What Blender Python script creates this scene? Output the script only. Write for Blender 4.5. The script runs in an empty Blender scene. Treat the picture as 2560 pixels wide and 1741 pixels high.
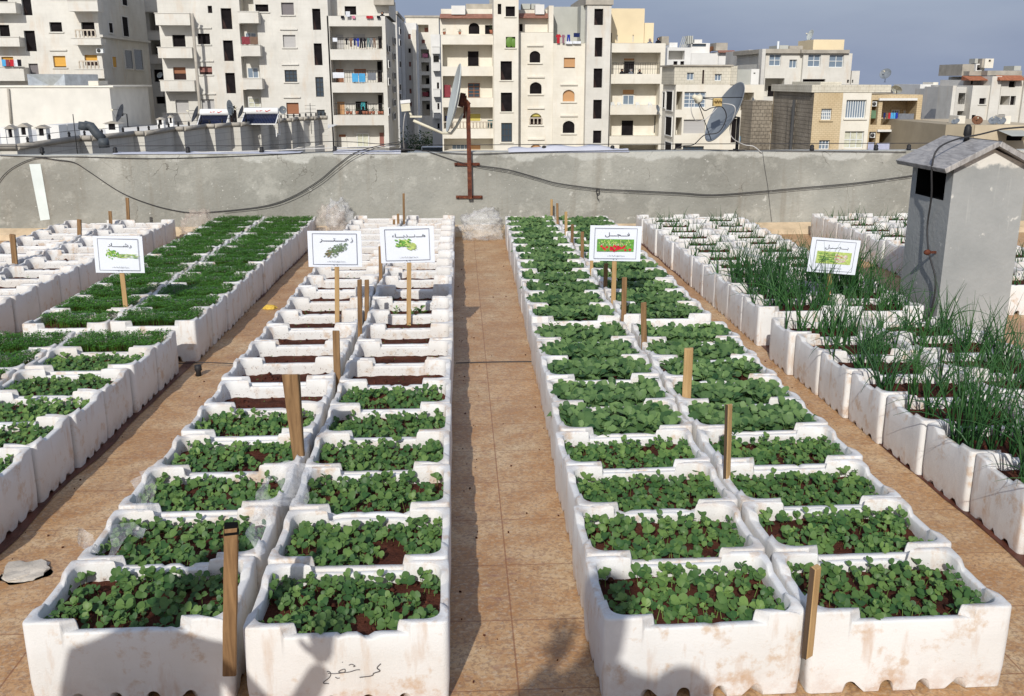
import bpy, bmesh, math, random
from mathutils import Vector, Matrix, noise
R = math.radians
rnd = random.Random(11)
sc = bpy.context.scene
COL = sc.collection

# ------------------------------------------------------------------ camera
F = 2430.0
CX, CY = 1280.0, 870.5
HZ, VX = 200.0, 1145.0
PITCH = math.atan((CY - HZ) / F)
YAW = math.atan((CX - VX) / F * math.cos(PITCH))
CAM = Vector((0, 0, 1.81))
fwd = Vector((math.sin(YAW) * math.cos(PITCH), math.cos(YAW) * math.cos(PITCH), -math.sin(PITCH)))
rgt = Vector((math.cos(YAW), -math.sin(YAW), 0))
upv = rgt.cross(fwd)
cd = bpy.data.cameras.new('camera')
cd.sensor_width = 36
cd.lens = 36 * F / 2560
cd.clip_start = 0.05
cd.clip_end = 6000
co = bpy.data.objects.new('camera', cd)
COL.objects.link(co)
M = Matrix((rgt, upv, -fwd)).transposed().to_4x4()
M.translation = CAM
co.matrix_world = M
sc.camera = co

def ray(px, py):
    return fwd + rgt * ((px - CX) / F) + upv * ((CY - py) / F)
def atY(px, py, Y):
    d = ray(px, py)
    return CAM + d * (Y / d.y)
def atZ(px, py, Z):
    d = ray(px, py)
    return CAM + d * ((Z - CAM.z) / d.z)
def atX(px, py, X):
    d = ray(px, py)
    return CAM + d * (X / d.x)
def proj(p):
    v = Vector(p) - CAM
    w = v.dot(fwd)
    if w < 0.05:
        return None
    return CX + F * v.dot(rgt) / w, CY - F * v.dot(upv) / w

# ------------------------------------------------------------------ mesh builder
class MB:
    def __init__(s):
        s.v = []; s.f = []; s.m = []; s.t = []; s.cur = 0; s.tint = 0.5; s.sm = []
        s.smooth = False
    def V(s, p):
        s.v.append(tuple(p)); s.t.append(s.tint)
        return len(s.v) - 1
    def Fc(s, idx):
        s.f.append(tuple(idx)); s.m.append(s.cur); s.sm.append(s.smooth)
    def poly(s, pts):
        s.Fc([s.V(p) for p in pts])
    def box(s, a, b, mat=None):
        x0, y0, z0 = a; x1, y1, z1 = b
        c = [(x0,y0,z0),(x1,y0,z0),(x1,y1,z0),(x0,y1,z0),(x0,y0,z1),(x1,y0,z1),(x1,y1,z1),(x0,y1,z1)]
        if mat is not None: c = [mat @ Vector(p) for p in c]
        i = [s.V(p) for p in c]
        for q in ((0,3,2,1),(4,5,6,7),(0,1,5,4),(1,2,6,5),(2,3,7,6),(3,0,4,7)):
            s.Fc([i[k] for k in q])
    def bar(s, p, q, w, h=None, up=(0,0,1), tap=1.0):
        p = Vector(p); q = Vector(q); h = h or w
        d = (q - p).normalized()
        u = Vector(up)
        if abs(d.dot(u)) > .98: u = Vector((0,1,0))
        a = d.cross(u).normalized(); b = a.cross(d)
        c = []
        for o, k in ((p,1.0),(q,tap)):
            for i, j in ((-1,-1),(1,-1),(1,1),(-1,1)):
                c.append(s.V(o + a*(i*w/2*k) + b*(j*h/2*k)))
        for f in ((0,1,2,3),(7,6,5,4),(0,4,5,1),(1,5,6,2),(2,6,7,3),(3,7,4,0)):
            s.Fc([c[k] for k in f])
    def tube(s, pts, r, n=6, r2=None, cap=True):
        pts = [Vector(p) for p in pts]
        rings = []
        a = None
        for i, p in enumerate(pts):
            d = (pts[min(i+1,len(pts)-1)] - pts[max(i-1,0)])
            d = d.normalized() if d.length > 1e-9 else Vector((0,0,1))
            if a is None:
                a = d.orthogonal().normalized()
            a = (a - d * a.dot(d))
            a = a.normalized() if a.length > 1e-6 else d.orthogonal().normalized()
            b = d.cross(a)
            rr = r if r2 is None else r + (r2 - r) * i / (len(pts) - 1)
            rings.append([s.V(p + a*(rr*math.cos(2*math.pi*k/n)) + b*(rr*math.sin(2*math.pi*k/n))) for k in range(n)])
        sm = s.smooth; s.smooth = True
        for r0, r1 in zip(rings, rings[1:]):
            for k in range(n):
                s.Fc((r0[k], r0[(k+1)%n], r1[(k+1)%n], r1[k]))
        s.smooth = sm
        if cap:
            s.Fc(rings[0][::-1]); s.Fc(rings[-1])
    def lathe(s, prof, n=16, mat=None, cap=False):
        rings = []
        for (r, z) in prof:
            ring = []
            for k in range(n):
                a = 2*math.pi*k/n
                p = Vector((r*math.cos(a), r*math.sin(a), z))
                if mat is not None: p = mat @ p
                ring.append(s.V(p))
            rings.append(ring)
        sm = s.smooth; s.smooth = True
        for r0, r1 in zip(rings, rings[1:]):
            for k in range(n):
                s.Fc((r0[k], r0[(k+1)%n], r1[(k+1)%n], r1[k]))
        s.smooth = sm
        if cap:
            s.Fc(rings[0][::-1]); s.Fc(rings[-1])
    def mesh(s, name, mats):
        me = bpy.data.meshes.new(name)
        me.from_pydata(s.v, [], s.f)
        if not isinstance(mats, (list, tuple)): mats = [mats]
        for m in mats: me.materials.append(m)
        me.polygons.foreach_set('material_index', s.m)
        me.polygons.foreach_set('use_smooth', s.sm)
        at = me.attributes.new('tint', 'FLOAT', 'POINT')
        at.data.foreach_set('value', s.t)
        me.update()
        return me
    def obj(s, name, mats, parent=None, loc=None):
        return link(name, s.mesh(name, mats), parent, loc)

def link(name, data, parent=None, loc=None):
    o = bpy.data.objects.new(name, data)
    COL.objects.link(o)
    if parent is not None: o.parent = parent
    if loc is not None: o.location = loc
    return o
def tag(o, label=None, cat=None, group=None, kind=None):
    if label: o['label'] = label
    if cat: o['category'] = cat
    if group: o['group'] = group
    if kind: o['kind'] = kind
    return o
def empty(name, loc, label, cat, group=None, rz=0):
    o = bpy.data.objects.new(name, None)
    o.empty_display_size = .1
    COL.objects.link(o)
    o.location = loc; o.rotation_euler = (0, 0, rz)
    return tag(o, label, cat, group)
def rebase(mb, loc):
    l = Vector(loc)
    mb.v = [tuple(Vector(p) - l) for p in mb.v]
    return mb

# ------------------------------------------------------------------ materials
class NT:
    def __init__(s, name, rough=.7, spec=.3):
        s.m = bpy.data.materials.new(name); s.m.use_nodes = True
        s.t = s.m.node_tree; s.n = s.t.nodes; s.l = s.t.links
        s.b = s.n['Principled BSDF']
        s.b.inputs['Roughness'].default_value = rough
        s.b.inputs['Specular IOR Level'].default_value = spec
        s.tc = s.n.new('ShaderNodeTexCoord')
    def sk(s, x):
        return x
    def noise(s, scale, det=4, rough=.6, vec=None, dist=0):
        n = s.n.new('ShaderNodeTexNoise')
        n.inputs['Scale'].default_value = scale; n.inputs['Detail'].default_value = det
        n.inputs['Roughness'].default_value = rough; n.inputs['Distortion'].default_value = dist
        s.l.new(vec or s.tc.outputs['Object'], n.inputs['Vector'])
        return n.outputs['Fac']
    def ramp(s, fac, stops):
        r = s.n.new('ShaderNodeValToRGB')
        e = r.color_ramp.elements
        e[0].position, e[0].color = stops[0][0], c4(stops[0][1])
        e[1].position, e[1].color = stops[-1][0], c4(stops[-1][1])
        for p, c in stops[1:-1]:
            q = e.new(p); q.color = c4(c)
        s.l.new(fac, r.inputs['Fac'])
        return r.outputs['Color']
    def mix(s, fac, a, b, mode='MIX'):
        m = s.n.new('ShaderNodeMix'); m.data_type = 'RGBA'; m.blend_type = mode
        for k, v in (('Factor', fac), ('A', a), ('B', b)):
            i = [q for q in m.inputs if q.name == k and (q.type == 'VALUE' if k == 'Factor' else q.type == 'RGBA')][0]
            if isinstance(v, (int, float)): i.default_value = v
            elif isinstance(v, tuple): i.default_value = c4(v)
            else: s.l.new(v, i)
        return [q for q in m.outputs if q.type == 'RGBA'][0]
    def math(s, op, a, b=0.0, clamp=False):
        m = s.n.new('ShaderNodeMath'); m.operation = op; m.use_clamp = clamp
        for i, v in enumerate((a, b)):
            if isinstance(v, (int, float)): m.inputs[i].default_value = v
            else: s.l.new(v, m.inputs[i])
        return m.outputs[0]
    def mapping(s, scale=(1,1,1), loc=None, src=None):
        m = s.n.new('ShaderNodeMapping'); m.inputs['Scale'].default_value = scale
        s.l.new(src or s.tc.outputs['Object'], m.inputs['Vector'])
        return m.outputs[0]
    def rand(s):
        o = s.n.new('ShaderNodeObjectInfo')
        return o.outputs['Random']
    def shifted(s, scale=(1,1,1), k=37.0):
        """object coordinates moved by the object's own random number"""
        c = s.n.new('ShaderNodeCombineXYZ')
        r = s.math('MULTIPLY', s.rand(), k)
        for i in range(3): s.l.new(r, c.inputs[i])
        a = s.n.new('ShaderNodeVectorMath'); a.operation = 'ADD'
        s.l.new(s.mapping(scale), a.inputs[0]); s.l.new(c.outputs[0], a.inputs[1])
        return a.outputs[0]
    def attr(s, name='tint'):
        a = s.n.new('ShaderNodeAttribute'); a.attribute_name = name
        return a.outputs['Fac']
    def sep(s, src=None):
        x = s.n.new('ShaderNodeSeparateXYZ'); s.l.new(src or s.tc.outputs['Object'], x.inputs[0])
        return x.outputs
    def color(s, c):
        if isinstance(c, tuple): s.b.inputs['Base Color'].default_value = c4(c)
        else: s.l.new(c, s.b.inputs['Base Color'])
        return s
    def bump(s, h, strength=.3, dist=.01):
        b = s.n.new('ShaderNodeBump'); b.inputs['Strength'].default_value = strength; b.inputs['Distance'].default_value = dist
        s.l.new(h, b.inputs['Height']); s.l.new(b.outputs[0], s.b.inputs['Normal'])
        return s
def c4(c):
    return (c[0], c[1], c[2], 1.0)

def simple(name, c, rough=.7, spec=.3, var=.15, scale=6, metal=0, bump=0):
    n = NT(name, rough, spec)
    f = n.noise(scale, 5, .6, n.shifted())
    d = tuple(x*(1-var) for x in c); e = tuple(min(1, x*(1+var)) for x in c)
    n.color(n.ramp(f, [(.3, d), (.7, e)]))
    n.b.inputs['Metallic'].default_value = metal
    if bump: n.bump(n.noise(scale*8, 4), bump, .005)
    return n.m

MT = {}
# polystyrene foam with earth stains
n = NT('polystyrene', .55, .25)
v = n.shifted()
st1 = n.noise(7, 6, .65, v)
st2 = n.noise(26, 5, .7, v)
stv = n.noise(9, 4, .6, n.shifted((1.6, 1.6, .35), 23.0))
base = n.ramp(n.noise(3, 3, .5, v), [(.3, (.615, .605, .58)), (.7, (.71, .705, .69))])
mk = n.ramp(n.math('ADD', n.math('MULTIPLY', st1, .62), n.math('MULTIPLY', st2, .38)), [(.54, (0, 0, 0)), (.63, (1, 1, 1))])
mk2 = n.ramp(stv, [(.58, (0, 0, 0)), (.72, (1, 1, 1))])
z = n.sep()[2]
low = n.math('MULTIPLY', n.math('SUBTRACT', .10, z, True), 7.0, True)
zn = n.math('MULTIPLY', low, n.ramp(n.noise(14, 5, .7, v), [(.42, (0, 0, 0)), (.62, (1, 1, 1))]))
c1 = n.mix(n.math('MULTIPLY', mk, .60), base, (.47, .30, .16))
c2 = n.mix(n.math('MULTIPLY', mk2, .48), c1, (.44, .26, .13))
c3 = n.mix(n.math('MULTIPLY', zn, .55), c2, (.40, .20, .10))
rimf = n.math('MULTIPLY', n.math('SUBTRACT', z, .262), 60.0, True)
rims = n.math('MULTIPLY', rimf, n.ramp(n.noise(19, 5, .75, v), [(.46, (0, 0, 0)), (.68, (1, 1, 1))]))
c4_ = n.mix(n.math('MULTIPLY', rims, .38), c3, (.42, .27, .16))
# soil splashes on the inside, just above the earth
spf = n.ramp(n.noise(95, 3, .6, v), [(.60, (0, 0, 0)), (.66, (1, 1, 1))])
spz = n.math('MULTIPLY', n.math('SUBTRACT', 1.0, n.math('MULTIPLY', n.math('ABSOLUTE', n.math('SUBTRACT', z, .215)), 32.0), True), spf)
ins = n.attr()
c5 = n.mix(n.math('MULTIPLY', n.math('MULTIPLY', spz, ins), .8), c4_, (.10, .04, .025))
c6 = n.mix(n.math('MULTIPLY', n.math('MULTIPLY', n.rand(), .22), n.ramp(n.noise(2.3, 4, .6, v), [(.4, (0,0,0)), (.6, (1,1,1))])), c5, (.52, .40, .28))
n.color(c6)
n.bump(n.math('ADD', n.math('MULTIPLY', n.noise(220, 2, .5), 1.4), n.math('MULTIPLY', n.noise(18, 4), 2.0)), .22, .004)
MT['foam'] = n.m
# soil
n = NT('red_soil', .95, .1)
v = n.shifted()
n.color(n.mix(n.math('MULTIPLY', n.noise(60, 5, .7, v), 1.0), n.ramp(n.noise(9, 6, .7, v), [(.33, (.034, .014, .010)), (.5, (.11, .034, .020)), (.7, (.20, .072, .040))]), (.05, .02, .014)))
n.bump(n.noise(70, 5, .7, v), .9, .012)
MT['soil'] = n.m
def leafmat(name, a, b, rough=.5, trans=.22, spec=.35):
    n = NT(name, rough, spec)
    f = n.attr()
    col = n.mix(f, a, b)
    col = n.mix(n.math('MULTIPLY', n.rand(), .35), col, tuple(x*.7 for x in a))
    n.color(col)
    tr = n.n.new('ShaderNodeBsdfTranslucent')
    n.l.new(n.mix(.5, col, (.20, .34, .05)), tr.inputs['Color'])
    mx = n.n.new('ShaderNodeMixShader'); mx.inputs[0].default_value = trans
    n.l.new(n.b.outputs[0], mx.inputs[1]); n.l.new(tr.outputs[0], mx.inputs[2])
    n.l.new(mx.outputs[0], n.n['Material Output'].inputs['Surface'])
    return n.m
MT['seed'] = leafmat('seedling_leaf', (.034, .10, .026), (.205, .32, .080))
MT['cress'] = leafmat('cress_leaf', (.032, .13, .014), (.12, .29, .030), .5, .25)
MT['radish'] = leafmat('radish_leaf', (.020, .070, .022), (.165, .27, .088), .55)
MT['onion'] = leafmat('onion_leaf', (.016, .066, .022), (.070, .185, .045), .4, .15)
MT['lettuce'] = leafmat('lettuce_leaf', (.09, .2, .03), (.2, .36, .07), .5)
MT['tree'] = leafmat('tree_leaf', (.014, .03, .012), (.05, .085, .03), .6)

# floor tiles
n = NT('terrazzo_tiles', .5, .4)
oc = n.tc.outputs['Object']
sh = n.n.new('ShaderNodeMapping'); sh.inputs['Location'].default_value = (-.16, -.20, 0)
n.l.new(oc, sh.inputs['Vector'])
bk = n.n.new('ShaderNodeTexBrick')
bk.offset = 0.0; bk.squash = 1
bk.inputs['Scale'].default_value = 1.0
bk.inputs['Brick Width'].default_value = .4; bk.inputs['Row Height'].default_value = .4
bk.inputs['Mortar Size'].default_value = .0032; bk.inputs['Mortar Smooth'].default_value = .3
bk.inputs['Color1'].default_value = c4((.0, .0, .0)); bk.inputs['Color2'].default_value = c4((1, 1, 1)); bk.inputs['Bias'].default_value = 0
n.l.new(sh.outputs[0], bk.inputs['Vector'])
big = n.ramp(n.noise(1.7, 6, .65), [(.34, (.39, .205, .085)), (.5, (.53, .325, .16)), (.66, (.63, .46, .27))])
tilev = n.mix(.13, big, bk.outputs['Color'], 'MULTIPLY')
mid = n.mix(n.math('MULTIPLY', n.ramp(n.noise(7, 7, .72), [(.47, (0, 0, 0)), (.58, (1, 1, 1))]), .68), tilev, (.39, .19, .065))
spk = n.mix(n.math('MULTIPLY', n.ramp(n.noise(60, 4, .7, None, .8), [(.50, (0, 0, 0)), (.56, (1, 1, 1))]), .70), mid, (.27, .16, .09))
spk2 = n.mix(n.math('MULTIPLY', n.ramp(n.noise(46, 4, .7, n.mapping((1, 1.4, 1)), .6), [(.52, (0, 0, 0)), (.62, (1, 1, 1))]), .38), spk, (.62, .51, .37))
dk = n.mix(n.math('MULTIPLY', n.ramp(n.noise(4.1, 5, .6), [(.56, (0, 0, 0)), (.72, (1, 1, 1))]), .4), spk2, (.22, .10, .05))
blot = n.ramp(n.noise(13, 6, .75, n.mapping((1, 1.6, 1)), .5), [(.55, (0, 0, 0)), (.64, (1, 1, 1))])
blo2 = n.ramp(n.noise(2.4, 4, .6), [(.42, (0, 0, 0)), (.60, (1, 1, 1))])
dk2 = n.mix(n.math('MULTIPLY', n.math('MULTIPLY', blot, blo2), .55), dk, (.24, .115, .085))
col = n.mix(n.math('MULTIPLY', bk.outputs['Fac'], .62), dk2, (.22, .085, .035))
n.color(col)
hh = n.math('SUBTRACT', n.math('MULTIPLY', n.noise(50, 4), .25), bk.outputs['Fac'])
n.bump(hh, .35, .004)
MT['tile'] = n.m
# rendered concrete wall
n = NT('cement_render', .9, .15)
b0 = n.ramp(n.noise(.9, 7, .62), [(.32, (.225, .222, .195)), (.5, (.29, .287, .255)), (.68, (.375, .368, .325))])
b1 = n.mix(n.math('MULTIPLY', n.ramp(n.noise(3.2, 6, .7), [(.55, (0, 0, 0)), (.66, (1, 1, 1))]), .45), b0, (.47, .46, .41))
b2 = n.mix(n.ramp(n.noise(9.5, 5, .62), [(.66, (0, 0, 0)), (.72, (.6, .6, .6))]), b1, (.60, .59, .54))
b3 = n.mix(n.ramp(n.noise(34, 3, .6), [(.705, (0, 0, 0)), (.73, (.9, .9, .9))]), b2, (.68, .67, .62))
zz = n.sep()[2]; xx = n.sep()[0]
tz = n.math('MULTIPLY', n.math('SUBTRACT', zz, n.math('ADD', .70, n.math('MULTIPLY', n.noise(2.1, 5, .6), .42))), 30.0, True)
b4 = n.mix(n.math('MULTIPLY', tz, .8), b3, (.50, .50, .46))
lw = n.math('MULTIPLY', n.math('SUBTRACT', .26, n.math('ADD', zz, n.math('MULTIPLY', n.noise(3, 4), .2))), 6.0, True)
b5 = n.mix(n.math('MULTIPLY', lw, .5), b4, (.42, .37, .29))
run = n.ramp(n.noise(6, 4, .6, n.mapping((1.2, 1, .10))), [(.58, (0,0,0)), (.72, (1,1,1))])
b6 = n.mix(n.math('MULTIPLY', run, .32), b5, (.19, .16, .12))
def cracks(n, col, scale, c, w=.0035):
    vo = n.n.new('ShaderNodeTexVoronoi'); vo.feature = 'DISTANCE_TO_EDGE'; vo.inputs['Scale'].default_value = scale
    ad = n.n.new('ShaderNodeVectorMath'); ad.operation = 'ADD'
    nn = n.n.new('ShaderNodeTexNoise'); nn.inputs['Scale'].default_value = 4; nn.inputs['Detail'].default_value = 6
    n.l.new(n.tc.outputs['Object'], nn.inputs['Vector'])
    sc_ = n.n.new('ShaderNodeVectorMath'); sc_.operation = 'SCALE'; sc_.inputs[3].default_value = .45
    n.l.new(nn.outputs['Color'], sc_.inputs[0]); n.l.new(sc_.outputs[0], ad.inputs[1]); n.l.new(n.tc.outputs['Object'], ad.inputs[0])
    n.l.new(ad.outputs[0], vo.inputs['Vector'])
    ln = n.math('MULTIPLY', n.math('LESS_THAN', vo.outputs['Distance'], w*scale), n.ramp(n.noise(1.3, 3), [(.52, (0,0,0)), (.6, (1,1,1))]))
    return n.mix(n.math('MULTIPLY', ln, .6), col, c)
b6 = cracks(n, b6, .9, (.09, .08, .065))
n.color(b6)
n.bump(n.math('ADD', n.noise(28, 6, .65), n.math('MULTIPLY', n.noise(6, 4), 1.5)), .5, .02)
MT['cement'] = n.m
MT['ledge'] = simple('sand_cement', (.50, .39, .26), .9, .1, .25, 5, 0, .6)
# grey painted cement of the chimney
n = NT('chimney_render', .85, .2)
g0 = n.ramp(n.noise(2.2, 6, .6), [(.3, (.265, .275, .27)), (.7, (.36, .365, .355))])
g1 = n.mix(n.ramp(n.noise(11, 5, .6), [(.66, (0, 0, 0)), (.70, (.9, .9, .9))]), g0, (.56, .55, .51))
stz = n.ramp(n.noise(16, 4, .6, n.mapping((1.5, 1.5, .12))), [(.62, (0, 0, 0)), (.70, (1, 1, 1))])
g2 = n.mix(n.math('MULTIPLY', stz, .25), g1, (.50, .50, .47))
zz = n.sep()[2]
tp = n.math('MULTIPLY', n.math('SUBTRACT', zz, n.math('ADD', 1.15, n.math('MULTIPLY', n.noise(7, 4), .16))), 50.0, True)
g3 = n.mix(tp, g2, (.62, .60, .55))
g3 = cracks(n, g3, 1.6, (.12, .12, .11), .002)
n.color(g3); n.bump(n.noise(30, 5, .6), .4, .01)
MT['chim'] = n.m
n = NT('weathered_marble_slab', .6, .4)
n.color(n.mix(n.math('MULTIPLY', n.noise(22, 5, .7), .6), n.ramp(n.noise(7, 6, .7, n.mapping((5, 1, 1)), 1.0), [(.36, (.17, .16, .155)), (.55, (.37, .36, .35)), (.68, (.50, .46, .41))]), (.30, .28, .26)))
MT['marble'] = n.m
MT['soot'] = simple('soot', (.008, .008, .008), .95, .05, .3)
# wood
def wood(name, a, b):
    n = NT(name, .75, .2)
    v = n.shifted((14, 14, 1.2), 19)
    n.color(n.mix(n.math('MULTIPLY', n.noise(3, 4), .5), n.ramp(n.noise(3.2, 6, .65, v, .6), [(.35, a), (.65, b)]), a))
    n.bump(n.noise(6, 4, .6, v), .3, .003)
    return n.m
MT['wood'] = wood('weathered_wood', (.15, .085, .04), (.33, .20, .095))
MT['wood_new'] = wood('new_pine', (.33, .205, .09), (.50, .34, .165))
MT['wood_dark'] = wood('dark_wood', (.055, .040, .030), (.13, .085, .05))
n = NT('rusty_steel', .8, .3)
n.color(n.ramp(n.noise(14, 6, .7), [(.35, (.055, .018, .012)), (.55, (.12, .035, .018)), (.7, (.25, .09, .035))]))
n.bump(n.noise(60, 4), .3, .003)
MT['rust'] = n.m
MT['black'] = simple('black_rubber', (.018, .018, .02), .6, .3, .2)
MT['cable'] = simple('dusty_black_cable', (.035, .034, .036), .6, .3, .2)
MT['cable_w'] = simple('white_cable', (.52, .51, .49), .6, .3, .1)
MT['dishlight'] = simple('pale_grey_dish_paint', (.46, .49, .47), .5, .4, .12, 3)
MT['dishdark'] = simple('grey_blue_dish_paint', (.17, .19, .21), .55, .4, .2, 3)
MT['dishbacklit'] = simple('backlit_dish_shade', (.035,.038,.045), .6, .3, .2, 3)  # near-black colour stands in for the backlit side of far dishes
MT['dishrust'] = simple('brown_rust_dish', (.16, .075, .04), .8, .2, .4, 5)
MT['yellowsteel'] = simple('yellowed_steel', (.46, .33, .13), .6, .3, .35, 9)
MT['lnb'] = simple('yellowed_plastic', (.62, .58, .45), .5, .4, .12)
MT['white'] = simple('white_paint', (.72, .72, .70), .6, .3, .06)
MT['paper'] = simple('white_paper', (.70, .735, .80), .5, .3, .02)
MT['ink'] = simple('black_ink', (.03, .035, .05), .7, .2, .05)
MT['marker'] = simple('grey_marker_ink', (.09, .08, .08), .7, .2, .1)
MT['greyline'] = simple('grey_ink', (.13, .14, .18), .7, .2, .05)
MT['redink'] = simple('red_ink', (.5, .03, .03), .6, .2, .05)
MT['stonew'] = simple('pale_stone', (.52, .47, .40), .9, .1, .25, 14, 0, .6)
MT['card'] = simple('torn_cardboard', (.33, .20, .10), .9, .1, .3, 9, 0, .4)
MT['sponge'] = simple('yellow_sponge', (.62, .42, .08), .9, .1, .2, 30, 0, .5)
MT['wet'] = simple('wet_red_mud', (.10, .032, .018), .5, .4, .4, 12, 0, .4)
MT['cloth'] = simple('white_sheet_cloth', (.50, .51, .57), .85, .1, .05)  # bluish shade on the sheets put into the cloth colour
MT['strip'] = simple('whitewashed_strip', (.62, .68, .66), .8, .2, .06)
# plastic film
def film(name, tint, alpha):
    n = NT(name, .25, .6)
    n.color(n.ramp(n.noise(14, 5, .7, None, 1.5), [(.35, tuple(x*.8 for x in tint)), (.65, tint)]))
    n.bump(n.noise(9, 3, .6, None, 1.5), .7, .03)
    tr = n.n.new('ShaderNodeBsdfTransparent')
    mx = n.n.new('ShaderNodeMixShader')
    fr = n.ramp(n.noise(18, 6, .7, None, 1.2), [(.35, (alpha*.6,)*3), (.65, (min(1, alpha*1.5),)*3)])
    n.l.new(fr, mx.inputs[0]); n.l.new(tr.outputs[0], mx.inputs[1]); n.l.new(n.b.outputs[0], mx.inputs[2])
    n.l.new(mx.outputs[0], n.n['Material Output'].inputs['Surface'])
    return n.m
MT['film'] = film('clear_plastic_film', (.78, .78, .78), .26)
MT['film_d'] = film('dusty_plastic_film', (.70, .60, .52), .20)
# ------------------------------------------------------------------ setting: roof, ground, parapet
WY = 11.75                         # inner face of the parapet
n = NT('street_ground', .95, .1)
n.color(n.ramp(n.noise(.08, 6, .7), [(.3, (.10, .09, .075)), (.7, (.22, .19, .15))]))
m = MB(); m.poly([(-3000,-3000,-19),(3000,-3000,-19),(3000,3000,-19),(-3000,3000,-19)])
tag(m.obj('ground', n.m), kind='structure')
m = MB()
m.poly([(-9,-4,0),(9,-4,0),(9,WY+.3,0),(-9,WY+.3,0)])
tag(m.obj('roof_floor', MT['tile']), kind='structure')
own = simple('own_building_render', (.4, .38, .33), .9, .1)
m = MB(); m.box((-9,-4,-18.99),(9,WY+.36,-.01))
b = m.obj('apartment_building', own); tag(b, 'apartment building under the tiled roof garden', 'building')
topz = atY(1300, 381, WY).z
m = MB()
segs = 60
# inner face subdivided for a slightly uneven top edge
xs = [-9 + 18*i/segs for i in range(segs+1)]
hz = [topz + .012*noise.noise((x*1.3, 0, 0)) + (.0 if x > -2 else -.006*(abs(x)-2)) for x in xs]
for i in range(segs):
    x0, x1, h0, h1 = xs[i], xs[i+1], hz[i], hz[i+1]
    m.poly([(x0,WY,0),(x1,WY,0),(x1,WY,h1),(x0,WY,h0)])
    m.poly([(x0,WY,h0),(x1,WY,h1),(x1,WY+.24,h1),(x0,WY+.24,h0)])
    m.poly([(x1,WY+.24,-.005),(x0,WY+.24,-.005),(x0,WY+.24,h0),(x1,WY+.24,h1)])
pw = m.obj('parapet_wall', MT['cement'])
tag(pw, 'long grey cement parapet wall closing off the far end of the roof', 'wall')
m = MB()
pr = [(0,0),(0,.11),(.035,.125),(.16,.06),(.2,0)]
for i in range(segs):
    x0, x1 = xs[i], xs[i+1]
    def P(x, k):
        d, h = pr[k]
        w = .012*noise.noise((x*2.1, k, 3))
        return (x, WY-.003-d-(w if k > 1 else 0), max(.002, h+(w if 0 < k < 4 else 0)))
    for k in range(1, 4):
        m.poly([P(x0,k+1),P(x1,k+1),P(x1,k),P(x0,k)])
m.obj('skirting_ledge', MT['ledge'], pw)
# white painted strip on the wall
a, b_, c, d = [atY(x, y, WY-.004) for x, y in ((73,411),(101,410),(125,549),(101,552))]
m = MB(); m.poly([d, c, b_, a]); m.obj('painted_strip', MT['strip'], pw)

# ------------------------------------------------------------------ planter boxes
BW, BD, BH = .6, .4, .28
SOIL = .208
def perimeter(a, b, r, fine):
    pts = []
    nx = 22 if fine else 14; ny = 16 if fine else 8; nc = 5 if fine else 3
    def arc(cx, cy, a0):
        for k in range(1, nc):
            t = a0 + math.pi/2*k/nc
            pts.append((cx + r*math.cos(t), cy + r*math.sin(t)))
    if fine:
        A0 = BW/2-.003
        vv = [v+d*.0205 for v in (-.165, -.055, .055, .165) for d in (-1.06, -1, -.85, -.6, -.3, 0, .3, .6, .85, 1, 1.06)] + [q*A0*k for q in (-1, 1) for k in (.585, .60, .615, .63)]
        fr = sorted([x for x in [-.26+.52*i/22 for i in range(23)] if all(abs(x-v) > .005 for v in vv)] + vv + [-.269, .269])
        brx = [x/.269*(a-r) for x in fr]
    else:
        brx = [-(a-r) + 2*(a-r)*i/nx for i in range(nx+1)]
    bry = [-(b-r) + 2*(b-r)*i/ny for i in range(ny+1)]
    for x in brx: pts.append((x, -b))
    arc(a-r, -(b-r), -math.pi/2)
    for y in bry: pts.append((a, y))
    arc(a-r, b-r, 0)
    for x in brx[::-1]: pts.append((x, b))
    arc(-(a-r), b-r, math.pi/2)
    for y in bry[::-1]: pts.append((-a, y))
    arc(-(a-r), -(b-r), math.pi)
    return pts
def smooth(e0, e1, x):
    t = max(0, min(1, (x-e0)/(e1-e0))); return t*t*(3-2*t)
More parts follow.
